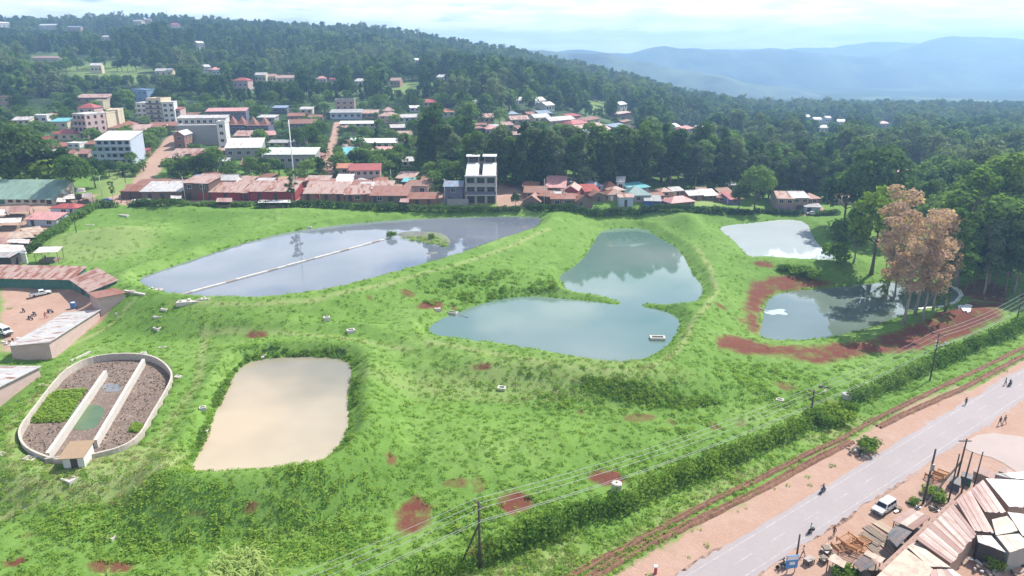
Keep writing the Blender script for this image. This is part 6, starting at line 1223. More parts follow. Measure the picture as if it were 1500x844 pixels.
# ================================================================== people
SKIN = plain('skin', (.075, .042, .028), .6); HAIR = plain('hair', (.012, .010, .010), .8)
def person_mesh(pose):
    """one continuous body grown over a skeleton; returns raw mesh data"""
    J = {'pelvis': (0, 0, .93, .13), 'waist': (0, .01, 1.08, .12), 'chest': (0, .0, 1.30, .15), 'neck': (0, .0, 1.48, .055), 'head': (0, -.02, 1.62, .085), 'crown': (0, -.01, 1.72, .07)}
    E = [('pelvis', 'waist'), ('waist', 'chest'), ('chest', 'neck'), ('neck', 'head'), ('head', 'crown')]
    for s, k in ((-1, 'l'), (1, 'r')):
        if pose == 'ride': hip, kn, an, to = (.10 * s, -.05, .88, .095), (.20 * s, -.42, .78, .07), (.17 * s, -.25, .38, .05), (.17 * s, -.42, .33, .04)
        else:
            st = {'stand': .03, 'walk': .26}[pose] * s; hip, kn, an, to = (.10 * s, 0, .86, .095), (.11 * s, -st * .55 - .02, .49, .065), (.11 * s, -st * .8 + (.12 if st < 0 else 0), .09, .045), (.12 * s, -st * .8 - .15 + (.1 if st < 0 else 0), .035, .04)
        J['hip' + k], J['knee' + k], J['ankle' + k], J['toe' + k] = hip, kn, an, to; E += [('pelvis', 'hip' + k), ('hip' + k, 'knee' + k), ('knee' + k, 'ankle' + k), ('ankle' + k, 'toe' + k)]
        if pose == 'ride': el, wr, ha = (.30 * s, -.22, 1.18, .042), (.30 * s, -.50, 1.12, .034), (.30 * s, -.58, 1.11, .038)
        else: sw = {'stand': .02, 'walk': -.2}[pose] * s; el, wr, ha = (.27 * s, .03, 1.14, .042), (.28 * s, -.05 - sw, .90, .034), (.28 * s, -.08 - sw * 1.2, .81, .038)
        J['sho' + k], J['elb' + k], J['wri' + k], J['hand' + k] = (.19 * s, .0, 1.40, .06), el, wr, ha; E += [('chest', 'sho' + k), ('sho' + k, 'elb' + k), ('elb' + k, 'wri' + k), ('wri' + k, 'hand' + k)]
    nm = list(J); me = bpy.data.meshes.new('skeleton'); me.from_pydata([J[n][:3] for n in nm], [(nm.index(a), nm.index(b_)) for a, b_ in E], []); o = bpy.data.objects.new('skeleton', me); col.objects.link(o)
    md = o.modifiers.new('skin', 'SKIN'); sv = me.skin_vertices[0].data
    for i, n in enumerate(nm): sv[i].radius = (J[n][3], J[n][3] * (.75 if n in ('chest', 'waist', 'pelvis') else 1)); sv[i].use_root = n == 'pelvis'
    sb = o.modifiers.new('smooth', 'SUBSURF'); sb.levels = 1; sb.render_levels = 1
    dg = bpy.context.evaluated_depsgraph_get(); ev = o.evaluated_get(dg); out_ = bpy.data.meshes.new_from_object(ev); bpy.data.objects.remove(o); return out_
PM = {k: person_mesh(k) for k in ('stand', 'walk', 'ride')}
def person(p, rz, pose, shirt, legs, label, s=1.0, dz=0):
    me = PM[pose].copy(); me.materials.clear()
    for mt in (plain('cloth_%s' % (shirt,), shirt, .9), plain('cloth_%s' % (legs,), legs, .9), SKIN): me.materials.append(mt)
    for f in me.polygons:
        c = f.center; f.use_smooth = True; f.material_index = 2 if c.z > 1.47 or (abs(c.x) > .23 and c.z < 1.16) else (0 if c.z > .96 or abs(c.x) > .23 else 1)
        if pose == 'ride' and c.z < .97 and abs(c.x) < .27: f.material_index = 1
    e = empty('person', (p[0], p[1], p[2] + dz), rz, label, 'person'); e.scale = (s * (1 if pose == 'ride' else .9),) * 3; mobj('body', me, e); V, F = leaves([((0, 0, 1.69), (.092, .098, .085))], 60, .05, 3, .3, .2, 0); mobj('hair', np_mesh('hair', V, F, HAIR), e)
    MB().box(-.045, .045, -.125, -.09, 1.60, 1.66).build('face', SKIN, e); return e
FWD = math.atan2(RDIR.y, RDIR.x) + math.pi / 2        # facing up the road is -Y local
for (px, py, rz, pose, sh, lg, lb, s) in [
    (1176, 815, FWD + 2.0, 'walk', (.55, .55, .6), (.05, .07, .16), 'person in a pale shirt and blue trousers walking past the blue sign', 1.0), (1221, 785, FWD, 'stand', (.12, .05, .04), (.10, .05, .04), 'person in brown clothes standing on the dirt shoulder', 1.0),
    (1414, 594, FWD + 3, 'stand', (.03, .03, .035), (.03, .03, .03), 'person in black standing alone on the far road shoulder', 1.0), (1464, 623, FWD + 1, 'walk', (.03, .03, .04), (.03, .03, .03), 'person in dark clothes walking at the road junction', 1.0), (1471, 621, FWD + 1, 'walk', (.16, .14, .13), (.05, .05, .06), 'person in grey walking beside the dark-clothed one at the junction', 1.0),
    (1472, 565, FWD + 2, 'walk', (.03, .03, .03), (.04, .04, .05), 'person in black leading a pair on the far road', 1.0), (67, 467, 1.0, 'walk', (.50, .08, .09), (.35, .05, .06), 'person in red crossing the dirt yard', 1.0), (171, 467, .4, 'stand', (.6, .6, .58), (.25, .27, .3), 'person in white standing on the meadow beside the brick shed', 1.05),
    (67, 382, .3, 'stand', (.03, .03, .03), (.03, .03, .04), 'person in black under the white canopy', 1.0), (45, 304, .5, 'stand', (.5, .25, .28), (.2, .1, .1), 'person in pink before the market hall', 1.0), (211, 252, .5, 'walk', (.05, .05, .06), (.05, .05, .06), 'person in dark clothes on the dirt street', 1.0), (50, 312, .9, 'stand', (.4, .4, .42), (.1, .1, .12), 'person in grey at the market stalls', 1.0)]:
    person(on(G(px, py)), rz, pose, sh, lg, lb, s)
# ================================================================== motorbikes
TYRE = plain('tyre', (.018, .018, .018), .8); CHROME = plain('chrome', (.5, .5, .5), .25, .9)
def wheel_mesh(r, w_, n=16):
    t_ = MB().lathe([(r * .62, -w_ / 2), (r * .95, -w_ / 2), (r, -w_ / 4), (r, w_ / 4), (r * .95, w_ / 2), (r * .62, w_ / 2)], n); h_ = MB().lathe([(r * .2, -w_ * .4), (r * .62, -w_ * .42), (r * .62, w_ * .42), (r * .2, w_ * .4)], n); return t_.mesh('tyre', TYRE), h_.mesh('rim', CHROME)
BW = wheel_mesh(.3, .1); CW = wheel_mesh(.36, .24)
def motorbike(px, py, rz, c, label, rider=None):
    p = on(G(px, py)); e = empty('motorbike', p, rz, label, 'motorbike', 'motorbikes'); e.scale = (.88,) * 3; M_ = plain('bike_%s' % (c,), c, .35)
    for y in (-.62, .62): a = mobj('wheel', BW[0], e, (0, y, .3), (0, math.pi / 2, 0)); mobj('rim', BW[1], a)
    MB().tube([(0, -.62, .3), (0, -.48, .75), (0, -.40, 1.0)], .035, 6).build('fork', CHROME, e); MB().tube([(-.36, -.34, 1.06), (0, -.42, 1.0), (.36, -.34, 1.06)], .02, 6).build('handlebar', CHROME, e)
    MB().box(-.12, .12, -.38, .05, .68, .90, taper=.04).build('fuel_tank', M_, e); MB().box(-.13, .13, .02, .72, .72, .84, taper=.03).build('seat', TYRE, e); MB().box(-.13, .13, -.25, .25, .28, .62, taper=.02).build('engine', METAL, e); MB().tube([(.14, .05, .35), (.15, .85, .4)], .045, 6).build('exhaust', CHROME, e); MB().box(-.09, .09, -.56, -.46, .80, .98, taper=.02).build('headlight', CHROME, e); MB().box(-.08, .08, .55, .95, .55, .62).build('mudguard', M_, e)
    if rider: person(p + Vector((math.cos(rz - math.pi / 2), math.sin(rz - math.pi / 2), 0)) * -.16, rz, 'ride', rider[0], rider[1], rider[2], .88, .02)
    return e
motorbike(1204, 723, FWD + math.pi, (.04, .05, .10), 'motorbike riding down the left lane of the road', ((.05, .07, .14), (.04, .05, .08), 'rider in dark blue on the motorbike in the left lane'))
motorbike(1188, 781, FWD, (.05, .05, .05), 'motorbike riding up the lane nearest the stalls', ((.5, .5, .52), (.06, .06, .07), 'rider in a white and dark jacket in the lane nearest the stalls'))
motorbike(1145, 833, FWD + 2.6, (.05, .04, .04), 'motorbike standing left of the blue sign', ((.04, .04, .04), (.06, .05, .05), 'rider in black on the motorbike left of the blue sign')); motorbike(1153, 830, FWD + 2.6, (.35, .35, .36), 'pale motorbike right against the blue sign')
motorbike(1479, 566, FWD, (.04, .04, .05), 'motorbike with rider on the far stretch of road', ((.06, .06, .07), (.05, .05, .06), 'rider in dark clothes on the far stretch of road'))
motorbike(35, 457, .9, (.05, .06, .12), 'dark blue motorbike parked nearest the white van'); motorbike(45, 468, 1.2, (.05, .05, .07), 'black motorbike in front of the parked yard bikes'); motorbike(51, 462, 1.0, (.04, .04, .08), 'motorbike behind the black yard bike'); motorbike(74, 458, 1.4, (.3, .3, .3), 'grey motorbike beside the person in red')
motorbike(178, 297, .3, (.04, .04, .04), 'motorbike by the end of the hedge near the blue car'); motorbike(186, 297, .5, (.05, .04, .04), 'second motorbike right of the one by the blue car')
# ================================================================== cars
CGL = plain('car_glass', (.015, .02, .028), .06); LIGHT = plain('headlamp', (.7, .7, .68), .15); REDL = plain('taillamp', (.35, .02, .02), .3); BUMP = plain('bumper', (.06, .06, .065), .6)
def car(px, py, rz, c, kind, label, cat='car', name='car'):
    """nose towards local -Y"""
    L, Wd = dict(suv=(4.6, 1.85), van=(5.0, 1.95), pickup=(5.0, 1.8), sedan=(4.3, 1.7))[kind]; y0, y1 = -L / 2, L / 2; M_ = plain('carpaint_%s' % (c,), c, .3); p = on(G(px, py)); e = empty(name, p, rz, label, cat, 'cars'); e.scale = (.85,) * 3
    prof = dict(suv=[(y0, .45), (y0, .95), (y0 + 1.15, 1.08), (y1, 1.08), (y1, .45)], van=[(y0, .45), (y0, 1.0), (y0 + .5, 1.12), (y1, 1.12), (y1, .45)], pickup=[(y0, .45), (y0, .92), (y0 + 1.2, 1.02), (y1, 1.02), (y1, .45)], sedan=[(y0, .4), (y0, .8), (y0 + 1.1, .93), (y1 - .6, .95), (y1, .85), (y1, .4)])[kind]
    cab = dict(suv=[(y0 + 1.1, 1.08), (y0 + 1.75, 1.78), (y1 - .25, 1.80), (y1 - .02, 1.08)], van=[(y0 + .5, 1.12), (y0 + 1.05, 1.95), (y1 - .12, 2.0), (y1 - .02, 1.12)], pickup=[(y0 + 1.2, 1.02), (y0 + 1.75, 1.62), (y0 + 2.85, 1.62), (y0 + 3.1, 1.02)], sedan=[(y0 + 1.05, .93), (y0 + 1.7, 1.42), (y1 - 1.25, 1.42), (y1 - .6, .95)])[kind]
    def ext(pr, w0, w1, zt):
        m = MB(); n = len(pr); m.v = [(-(w0 if z < zt else w1), y, z) for y, z in pr] + [((w0 if z < zt else w1), y, z) for y, z in pr]; m.f = [tuple(range(n - 1, -1, -1)), tuple(range(n, 2 * n))] + [(i, (i + 1) % n, n + (i + 1) % n, n + i) for i in range(n)]; m.m = [0] * len(m.f); return m
    bd = ext(prof, Wd / 2, Wd / 2 - .04, .7); o = bd.build('body', M_, e); bv = o.modifiers.new('bevel', 'BEVEL'); bv.width = .07; bv.segments = 2
    z1 = cab[1][1]; zt = (cab[0][1] + z1) / 2; cb = ext([(y, z - .005 if z < zt else z) for y, z in cab], Wd / 2 - .05, Wd / 2 - .2, zt); o = cb.build('cabin', M_, e); bv = o.modifiers.new('bevel', 'BEVEL'); bv.width = .05; bv.segments = 2
    w0, w1 = Wd / 2 - .05, Wd / 2 - .2; zb = cab[0][1]
    def onside(y, f, s): return (s * (w0 + (w1 - w0) * f + .012), y, zb + (z1 - zb) * f)
    def screen(a, b_, fo):
        ya, yb = a[0], b_[0]; q = [];
        for f, s in ((.16, -1), (.16, 1), (.86, 1), (.86, -1)): q.append((s * (w0 + (w1 - w0) * f - .09), ya + (yb - ya) * f + fo, a[1] + (b_[1] - a[1]) * f))
        return q
    q = screen(cab[0], cab[1], -.03); MB().add(q + [(x_, y_ + .02, z_ - .02) for x_, y_, z_ in q], [(0, 1, 2, 3), (4, 7, 6, 5), (0, 4, 5, 1), (1, 5, 6, 2), (2, 6, 7, 3), (3, 7, 4, 0)]).build('windscreen', CGL, e)
    q = screen(cab[3], cab[2], .03); MB().add(q + [(x_, y_ - .02, z_ - .02) for x_, y_, z_ in q], [(1, 0, 3, 2), (4, 5, 6, 7), (0, 1, 5, 4), (1, 2, 6, 5), (2, 3, 7, 6), (3, 0, 4, 7)]).build('rear_window', CGL, e)
    nW = {'suv': 3, 'van': 2, 'pickup': 1, 'sedan': 2}[kind]; ya, yb = cab[1][0] + .05, cab[2][0] - .05
    for s in (-1, 1):
        for i in range(nW):
            u0, u1 = ya + (yb - ya) * (i + .04) / nW, ya + (yb - ya) * (i + .94) / nW; q = [onside(u0 - (.25 if i == 0 else 0), .18, s), onside(u1, .18, s), onside(u1, .84, s), onside(u0, .84, s)]; MB().add(q + [(x_ - s * .02, y_, z_) for x_, y_, z_ in q], [(0, 1, 2, 3) if s > 0 else (3, 2, 1, 0), (0, 4, 5, 1), (1, 5, 6, 2), (2, 6, 7, 3), (3, 7, 4, 0)]).build('side_window', CGL, e)
        for y in (y0 + .85, y1 - .9): a = mobj('wheel', CW[0], e, (s * (Wd / 2 - .1), y, .36), (0, math.pi / 2, 0)); mobj('rim', CW[1], a)
        MB().box(s * (Wd / 2 - .3) - .17, s * (Wd / 2 - .3) + .17, y0 - .03, y0 + .05, .68, .84).build('headlight', LIGHT, e); MB().box(s * (Wd / 2 - .2) - .1, s * (Wd / 2 - .2) + .1, y1 - .05, y1 + .02, .7, .95).build('tail_light', REDL, e); MB().box(s * (Wd / 2 + .08) - .09, s * (Wd / 2 + .08) + .09, cab[0][0] + .35, cab[0][0] + .45, 1.05, 1.2).build('mirror', BUMP, e)
    MB().box(-Wd / 2 + .02, Wd / 2 - .02, y0 - .1, y0 + .1, .38, .6).build('front_bumper', BUMP, e); MB().box(-Wd / 2 + .02, Wd / 2 - .02, y1 - .1, y1 + .08, .38, .58).build('rear_bumper', BUMP, e); MB().box(-.45, .45, y0 - .015, y0 + .05, .66, .82).build('grille', BUMP, e)
    if kind == 'pickup': MB().box(-Wd / 2 + .1, Wd / 2 - .1, cab[3][0] + .1, y1 - .1, .95, 1.03).build('load_bed', BUMP, e)
    return e
car(1294, 748, FWD + math.pi, (.62, .62, .61), 'suv', 'white off-road car parked on the road edge by the stalls'); car(60, 433, 2.25, (.60, .60, .58), 'pickup', 'white pickup with a flat load bed in the dirt yard', 'pickup', 'pickup_truck'); car(6, 489, -2.1 + math.pi, (.64, .64, .63), 'van', 'white van cut by the left picture edge', 'van', 'van')
car(157, 296, 1.9, (.03, .07, .30), 'sedan', 'blue car parked at the corner of the far hedge'); car(2, 387, 2.0, (.45, .5, .55), 'sedan', 'pale car between the sheds at the left edge'); car(252, 232, .9, (.04, .05, .08), 'sedan', 'dark car on the dirt street by the brick gable house'); car(1190, 315, 1.2, (.5, .5, .5), 'sedan', 'grey car beside the market kiosk above the far pond')
# ================================================================== roofs and yards of the street corner
def tin_house(label, px, zs, rk, wk, name='shack', cat='shack', n=None, walls=True, skip=(), door=None, th=.05):
    """roof given by its four corners (eave a, eave b, ridge b, ridge a) with their heights; every iron sheet is laid on its own"""
    c = [W(x_, y_, z_ + .4) for (x_, y_), z_ in zip(px, zs)]; o = sum(c, Vector()) / 4; o.z = h1(o.x, o.y); e = empty(name, o, 0, label, cat); q = [p - o for p in c]; wd = ((q[1] - q[0]).length + (q[2] - q[3]).length) / 2; n = n or max(3, int(wd / .85)); mt = roofm(rk, 0); g = random.Random(len(label))
    if walls:
        m = MB(); ce = sum(q, Vector()) / 4; b_ = [ce.lerp(p, .93) for p in q]; m.v = [(p.x, p.y, -1.2) for p in b_] + [(p.x, p.y, p.z - .12) for p in b_]; m.f = [(4, 5, 6, 7), (3, 2, 1, 0)] + [(i, (i + 1) % 4, 4 + (i + 1) % 4, 4 + i) for i in range(4)]; m.m = [0] * 6; m.build('wall', wallm(wk), e)
    else:
        for p in q: MB().tube([(p.x * .92, p.y * .92, -.6), (p.x * .92, p.y * .92, p.z - .05)], .06, 6).build('post', WOOD_D, e)
        MB().box(min(p.x for p in q) * .6, max(p.x for p in q) * .6, min(p.y for p in q) * .5, max(p.y for p in q) * .5, .0, .8).build('counter', WOOD, e)
    for i in range(n):
        if i in skip: continue
        f0, f1 = i / n - .006, (i + 1) / n + .006; up = .025 * (i % 2) + g.uniform(0, .02); ex = g.uniform(-.02, .03); A_, B2 = q[0].lerp(q[1], f0), q[0].lerp(q[1], f1); C2, D2 = q[3].lerp(q[2], f1), q[3].lerp(q[2], f0); A_, B2 = A_ + (A_ - D2) * ex, B2 + (B2 - C2) * ex
        quad = [A_, B2, C2, D2]; nz = (B2 - A_).cross(D2 - A_).z
        if nz < 0: quad = quad[::-1]
        MB().slab([(p.x, p.y, p.z + up) for p in quad], th).build('roof_sheet', SHEETM[rk], e)
    return e
def sheet_mat(key, cols, rib=.12):
    """one iron sheet: its own shade, ribs down its length, rust patches"""
    m_, t, b = _new('sheet_' + key); oi = t.nodes.new('ShaderNodeObjectInfo'); o = t.nodes.new('ShaderNodeNewGeometry').outputs['Position']; n1 = noise(t, .7, 6, .7, o); n2 = noise(t, 6, 3, .6, o)
    a = ramp(t, oi.outputs['Random'], [(i / (len(cols) - 1), c) for i, c in enumerate(cols)]).outputs[0]; a = mixc(t, ramp(t, n1.outputs['Fac'], [(.46, (0, 0, 0)), (.64, (.55,) * 3)]).outputs[0], a, (.16, .065, .045)); a = mixc(t, ramp(t, n2.outputs['Fac'], [(.55, (0, 0, 0)), (.75, (.35,) * 3)]).outputs[0], a, (.45, .36, .32))
    t.links.new(a, b.inputs['Base Color']); b.inputs['Roughness'].default_value = .55; bump(t, b, n2.outputs['Fac'], .4, .03); return m_
SHEETM = dict(RR=sheet_mat('rust', [(.15, .06, .045), (.38, .27, .23), (.19, .08, .06), (.22, .10, .075), (.46, .37, .32), (.16, .065, .05), (.21, .095, .07)]), PK=sheet_mat('pink', [(.28, .15, .125), (.36, .23, .20), (.24, .11, .09), (.40, .29, .26)]),
    TN=sheet_mat('tan', [(.38, .29, .21), (.43, .33, .25), (.40, .30, .22)]), WH=sheet_mat('white', [(.52, .49, .46), (.58, .55, .51), (.50, .46, .42)]), DK=sheet_mat('dark', [(.03, .035, .045), (.045, .05, .06)]), GY=sheet_mat('grey', [(.26, .24, .23), (.34, .31, .29), (.22, .2, .19)]))
roofm_ = roofm
def roofm(k, ax): return roofm_(k, ax) if k not in ('TN', 'DK') else roofm_('RP', ax)
tin_house('long rusty striped iron roof in the middle of the street corner', [(1393,824),(1429,783),(1396,740),(1343,789)][0:1] + [(1343,789),(1396,740),(1429,783)], [2.6, 4.2, 4.2, 2.6], 'RR', 'k') if False else None
tin_house('large rusty striped iron roof in the middle of the street corner', [(1393,825),(1430,783),(1396,739),(1342,789)], [2.7, 2.7, 4.0, 4.0], 'RR', 'k', n=16)
tin_house('pink faded iron roof rising to the right of the striped roof', [(1427,777),(1456,780),(1421,718),(1401,733)], [2.7, 2.7, 4.2, 4.2], 'PK', 'k', n=7); tin_house('second pink iron roof adjoining the white roof', [(1443,750),(1474,751),(1440,703),(1421,718)], [2.9, 2.9, 4.2, 4.2], 'PK', 'k', n=7)
tin_house('bright white roof at the right edge of the street corner', [(1478,742),(1512,742),(1506,704),(1444,701)], [3.0, 3.0, 4.0, 4.0], 'WH', 'k'); tin_house('white roof behind the bright white one', [(1475,700),(1506,703),(1515,690),(1456,694)], [3.2, 3.2, 3.6, 3.6], 'WH', 'g')
tin_house('tan roof between the pink roof and the right edge', [(1459,784),(1496,777),(1475,756),(1453,761)], [2.8, 2.8, 3.3, 3.3], 'TN', 'g'); tin_house('white-grey roof cut by the right edge', [(1498,785),(1520,790),(1510,755),(1476,750)], [2.8, 2.8, 3.4, 3.4], 'WH', 'g'); tin_house('tan roof above the dark junk yard', [(1479,809),(1512,800),(1492,782),(1460,785)], [2.7, 2.7, 3.0, 3.0], 'TN', 'g')
tin_house('small white roof over the dark junk yard', [(1433,794),(1473,809),(1452,785),(1431,784)], [2.5, 2.5, 2.9, 2.9], 'WH', 'd'); tin_house('broad tan roof at the bottom right picture edge', [(1255,872),(1340,890),(1366,833),(1327,804)], [3.2, 3.2, 3.6, 3.6], 'TN', 'k'); tin_house('narrow pale roof between the tan and the striped roof', [(1360,829),(1392,831),(1341,794),(1329,801)], [3.0, 3.0, 3.4, 3.4], 'TN', 'k')
tin_house('low brown roof at the bottom edge right of the broad tan roof', [(1360,858),(1425,858),(1395,834),(1365,834)], [2.4, 2.4, 2.8, 2.8], 'RR', 'k'); tin_house('short striped stall roof on the street side', [(1338,776),(1308,762),(1335,745),(1364,757)], [2.4, 2.2, 2.6, 2.7], 'RR', 't', 'stall', 'stall', walls=False)
tin_house('dark tarpaulin roof of a street stall', [(1313,802),(1299,784),(1311,770),(1336,779)], [2.2, 2.1, 2.3, 2.4], 'DK', 'd', 'stall', 'stall', walls=False); tin_house('black sheet roof of the lower street stall', [(1260,838),(1250,825),(1268,812),(1285,826)], [2.1, 2.0, 2.2, 2.3], 'DK', 'd', 'stall', 'stall', walls=False)
tin_house('pale board roof beside the black sheet stall', [(1290,825),(1265,812),(1270,806),(1297,818)], [2.4, 2.3, 2.5, 2.5], 'TN', 'k', 'stall', 'stall', walls=False); tin_house('grey board stall roof below the orange bed frames', [(1236,832),(1212,820),(1222,811),(1240,823)], [1.8, 1.8, 2.0, 2.0], 'TN', 'k', 'stall', 'stall', walls=False)
tin_house('low grey market table near the blue sign', [(1185,823),(1177,818),(1186,813),(1194,819)], [.8, .8, .8, .8], 'GY', 'd', 'market_table', 'table', walls=False, n=3); tin_house('small dark crate table right of the grey market table', [(1208,822),(1200,817),(1206,812),(1213,817)], [.7, .7, .7, .7], 'GY', 'd', 'market_table', 'table', walls=False, n=3); tin_house('white sheet table on the dirt shoulder', [(1212,811),(1202,804),(1212,796),(1219,803)], [.7, .7, .7, .7], 'WH', 'd', 'market_table', 'table', walls=False, n=3)
tin_house('teal container stall among the dark poles', [(1424,703),(1407,697),(1410,690),(1426,696)], [2.0, 2.0, 2.1, 2.1], 'DK', 'e', 'stall', 'stall'); tin_house('dark blue stall at the foot of the dark poles', [(1407,712),(1390,706),(1394,696),(1408,701)], [1.8, 1.8, 2.0, 2.0], 'DK', 'n', 'stall', 'stall'); tin_house('rusty low roof curving along the side road', [(1455,703),(1425,690),(1430,683),(1462,693)], [2.0, 2.0, 2.2, 2.2], 'RR', 'k')
tin_house('long rusty awning at the side road edge', [(1498,700),(1462,690),(1464,684),(1500,695)], [1.6, 1.6, 1.8, 1.8], 'RR', 'k')
# brown timber shopfront that closes the row towards the street
a, c = W(1290, 838, 3.4), W(1397, 737, 3.4); v = (c - a).xy; e = empty('timber_shopfront', (a.x, a.y, h1(a.x, a.y)), math.atan2(v.y, v.x), 'long brown timber shopfront wall between stalls and iron roofs', 'shopfront'); nB_ = 44
pl_m = [MB().box(.01, v.length / nB_ - .01, -.05 - .02 * k, .05, -.8, 3.25 + .12 * k).mesh('plank', [paint('plank_a', (.20, .105, .075)), paint('plank_b', (.26, .15, .11)), paint('plank_c', (.16, .09, .07))][k]) for k in range(3)]
for i in range(nB_): mobj('plank', pl_m[(i * 7) % 3], e, (v.length * i / nB_, 0, 0))
for z_ in (1.2, 3.0): MB().box(0, v.length, .053, .13, z_, z_ + .12).build('rail', WOOD_D, e)
MB().box(-.1, v.length + .1, -.35, .3, 3.4, 3.48).build('coping', paint('plank_b', (.26, .15, .11)), e)
# orange bed frames
def bed(p, rz, tilt, label):
    e = empty('bed_frame', p, rz, label, 'bed frame', 'unfinished wooden bed frames'); e.rotation_euler = (tilt, 0, rz)
    for x_ in (-.7, .7):
        MB().box(x_ - .03, x_ + .03, -1, 1, .30, .42).build('side_rail', WOOD_O, e)
        for y_ in (-1, 1): MB().box(x_ - .05, x_ + .05, y_ - .05, y_ + .05, 0, .9 if y_ > 0 else .6).build('leg', WOOD_O, e)
    MB().box(-.65, .65, .97, 1.03, .55, .85).build('headboard', WOOD_O, e); MB().box(-.65, .65, -1.03, -.97, .35, .55).build('footboard', WOOD_O, e)
    sl = MB().box(-.67, .67, -.05, .05, .423, .45).mesh('slat', WOOD_O)
    for k in range(6): mobj('slat', sl, e, (0, -.8 + k * .32, 0))
for i, (px, py, z_, tl, lb) in enumerate([(1232,806,0,0,'orange bed frame nearest the street'), (1246,800,0,0,'orange bed frame in the middle of the stack'), (1258,808,0,0,'orange bed frame at the lower right of the stack'), (1248,812,.5,.25,'tilted orange bed frame on top of the stack'), (1262,796,.0,.1,'orange bed frame at the back by the planks'), (1240,798,.5,-.2,'leaning orange bed frame at the back of the stack'),
        (1368,702,0,0,'orange bed frame beside the leaning beam'), (1378,697,0,.1,'orange bed frame behind the leaning beam'), (1374,704,.45,.2,'topmost orange bed frame at the dark poles')]):
    p = on(G(px, py)); p.z += z_; bed(p, rnd.uniform(-.4, .4) + FWD, tl, lb)
# plank stacks
def planks(px, py, rz, n, L, label, mt=WOOD):
    p = on(G(px, py)); e = empty('plank_stack', p, rz, label, 'plank stack', 'stacks of sawn planks'); me = MB().box(-L / 2, L / 2, -.12, .12, 0, .05).mesh('plank', mt)
    for i in range(n): mobj('plank', me, e, (rnd.uniform(-.15, .15), (i % 5 - 2) * .27 + rnd.uniform(-.02, .02), .02 + (i // 5) * .056), (0, 0, rnd.uniform(-.04, .04)))
AL = math.atan2(RDIR.y, RDIR.x)
PLK = paint('plank_fresh', (.36, .27, .19))
for i, (px, py, rz, n, L, lb) in enumerate([(1284,783,AL + 1.4,15,3.2,'long plank stack behind the white car'), (1297,775,AL + 1.45,15,3.0,'plank stack beside the dark tarpaulin'), (1275,790,AL + 1.5,10,2.6,'low plank stack nearest the road'), (1302,803,AL + 1.3,15,4.0,'pale planks laid against the timber shopfront'), (1290,812,AL + 1.3,10,4.0,'planks below the pale laid boards'), (1228,822,AL + 1.2,10,3.0,'planks under the orange bed frames')]): planks(px, py, rz, n, L, lb, PLK if i % 2 else WOOD)
# dark poles and beam of the corner, blue sign
def post(px, py, top, r, label, lean=0.0):
    p = on(G(px, py)); h = zat(px, top, p) - p.z; e = empty('timber_pole', p, 0, label, 'pole', 'dark poles of the street corner'); MB().tube([(0, 0, -.4), (lean, 0, h)], [r * 1.1, r * .8], 7).build('pole', WOOD_D, e, smooth=True); return e, h
e, h = post(1352, 738, 658, .15, 'thick dark pole with meter boxes at the road edge', .2); MB().box(-.1, .35, -.3, -.12, h * .62, h * .74).build('meter_box', METAL, e); MB().box(-.25, .2, -.35, -.15, h * .5, h * .56).build('transformer', WOOD_D, e)
post(1388, 740, 665, .11, 'dark pole left of the tallest one at the corner', .1); e, h = post(1400, 708, 643, .13, 'tallest dark pole with a crossarm at the corner', .2); MB().box(-.9, .9, -.06, .06, h - .4, h - .28).build('crossarm', WOOD_D, e); post(1408, 722, 662, .12, 'dark pole right of the tallest one at the corner', .3); post(1424, 722, 662, .10, 'last dark pole at the right of the corner', .2)
a, c = on(G(1355, 742)), on(G(1402, 706)); c.z += 3.4; tag(MB().tube([(0, 0, 0), tuple((c - a) * .5 + Vector((0, 0, .3))), tuple(c - a)], .13, 7).build('leaning_beam', WOOD_D, loc=a), 'long dark beam leaning across the corner poles', 'beam')
e, h = post(1166, 822, 783, .12, 'dark pole behind the blue roadside sign'); p = on(G(1158, 839)); e = empty('roadside_sign', p, .15, 'blue and white roadside sign board on two posts', 'sign'); BLUE = plain('sign_blue', (.05, .22, .48), .5); SW = plain('sign_white', (.65, .67, .7), .5)
for x_ in (-.5, .5): MB().box(x_ - .05, x_ + .05, -.05, .05, -.4, .75).build('post', METAL, e)
MB().box(-.75, .75, -.06, .06, .7, 2.5).build('board', BLUE, e); MB().box(-.70, .70, -.075, -.061, 1.9, 2.45).build('panel', SW, e); MB().box(-.35, .35, -.075, -.061, 1.2, 1.6).build('panel', SW, e)
p = on(G(960, 840)); e = empty('marker_post', p, 0, 'small red and white marker post on the road shoulder', 'marker post'); MB().box(-.15, .15, -.15, .15, -.3, .95).build('post', plain('post_red', (.4, .05, .05)), e); MB().box(-.22, .22, -.22, .22, .953, 1.12).build('cap', SW, e)
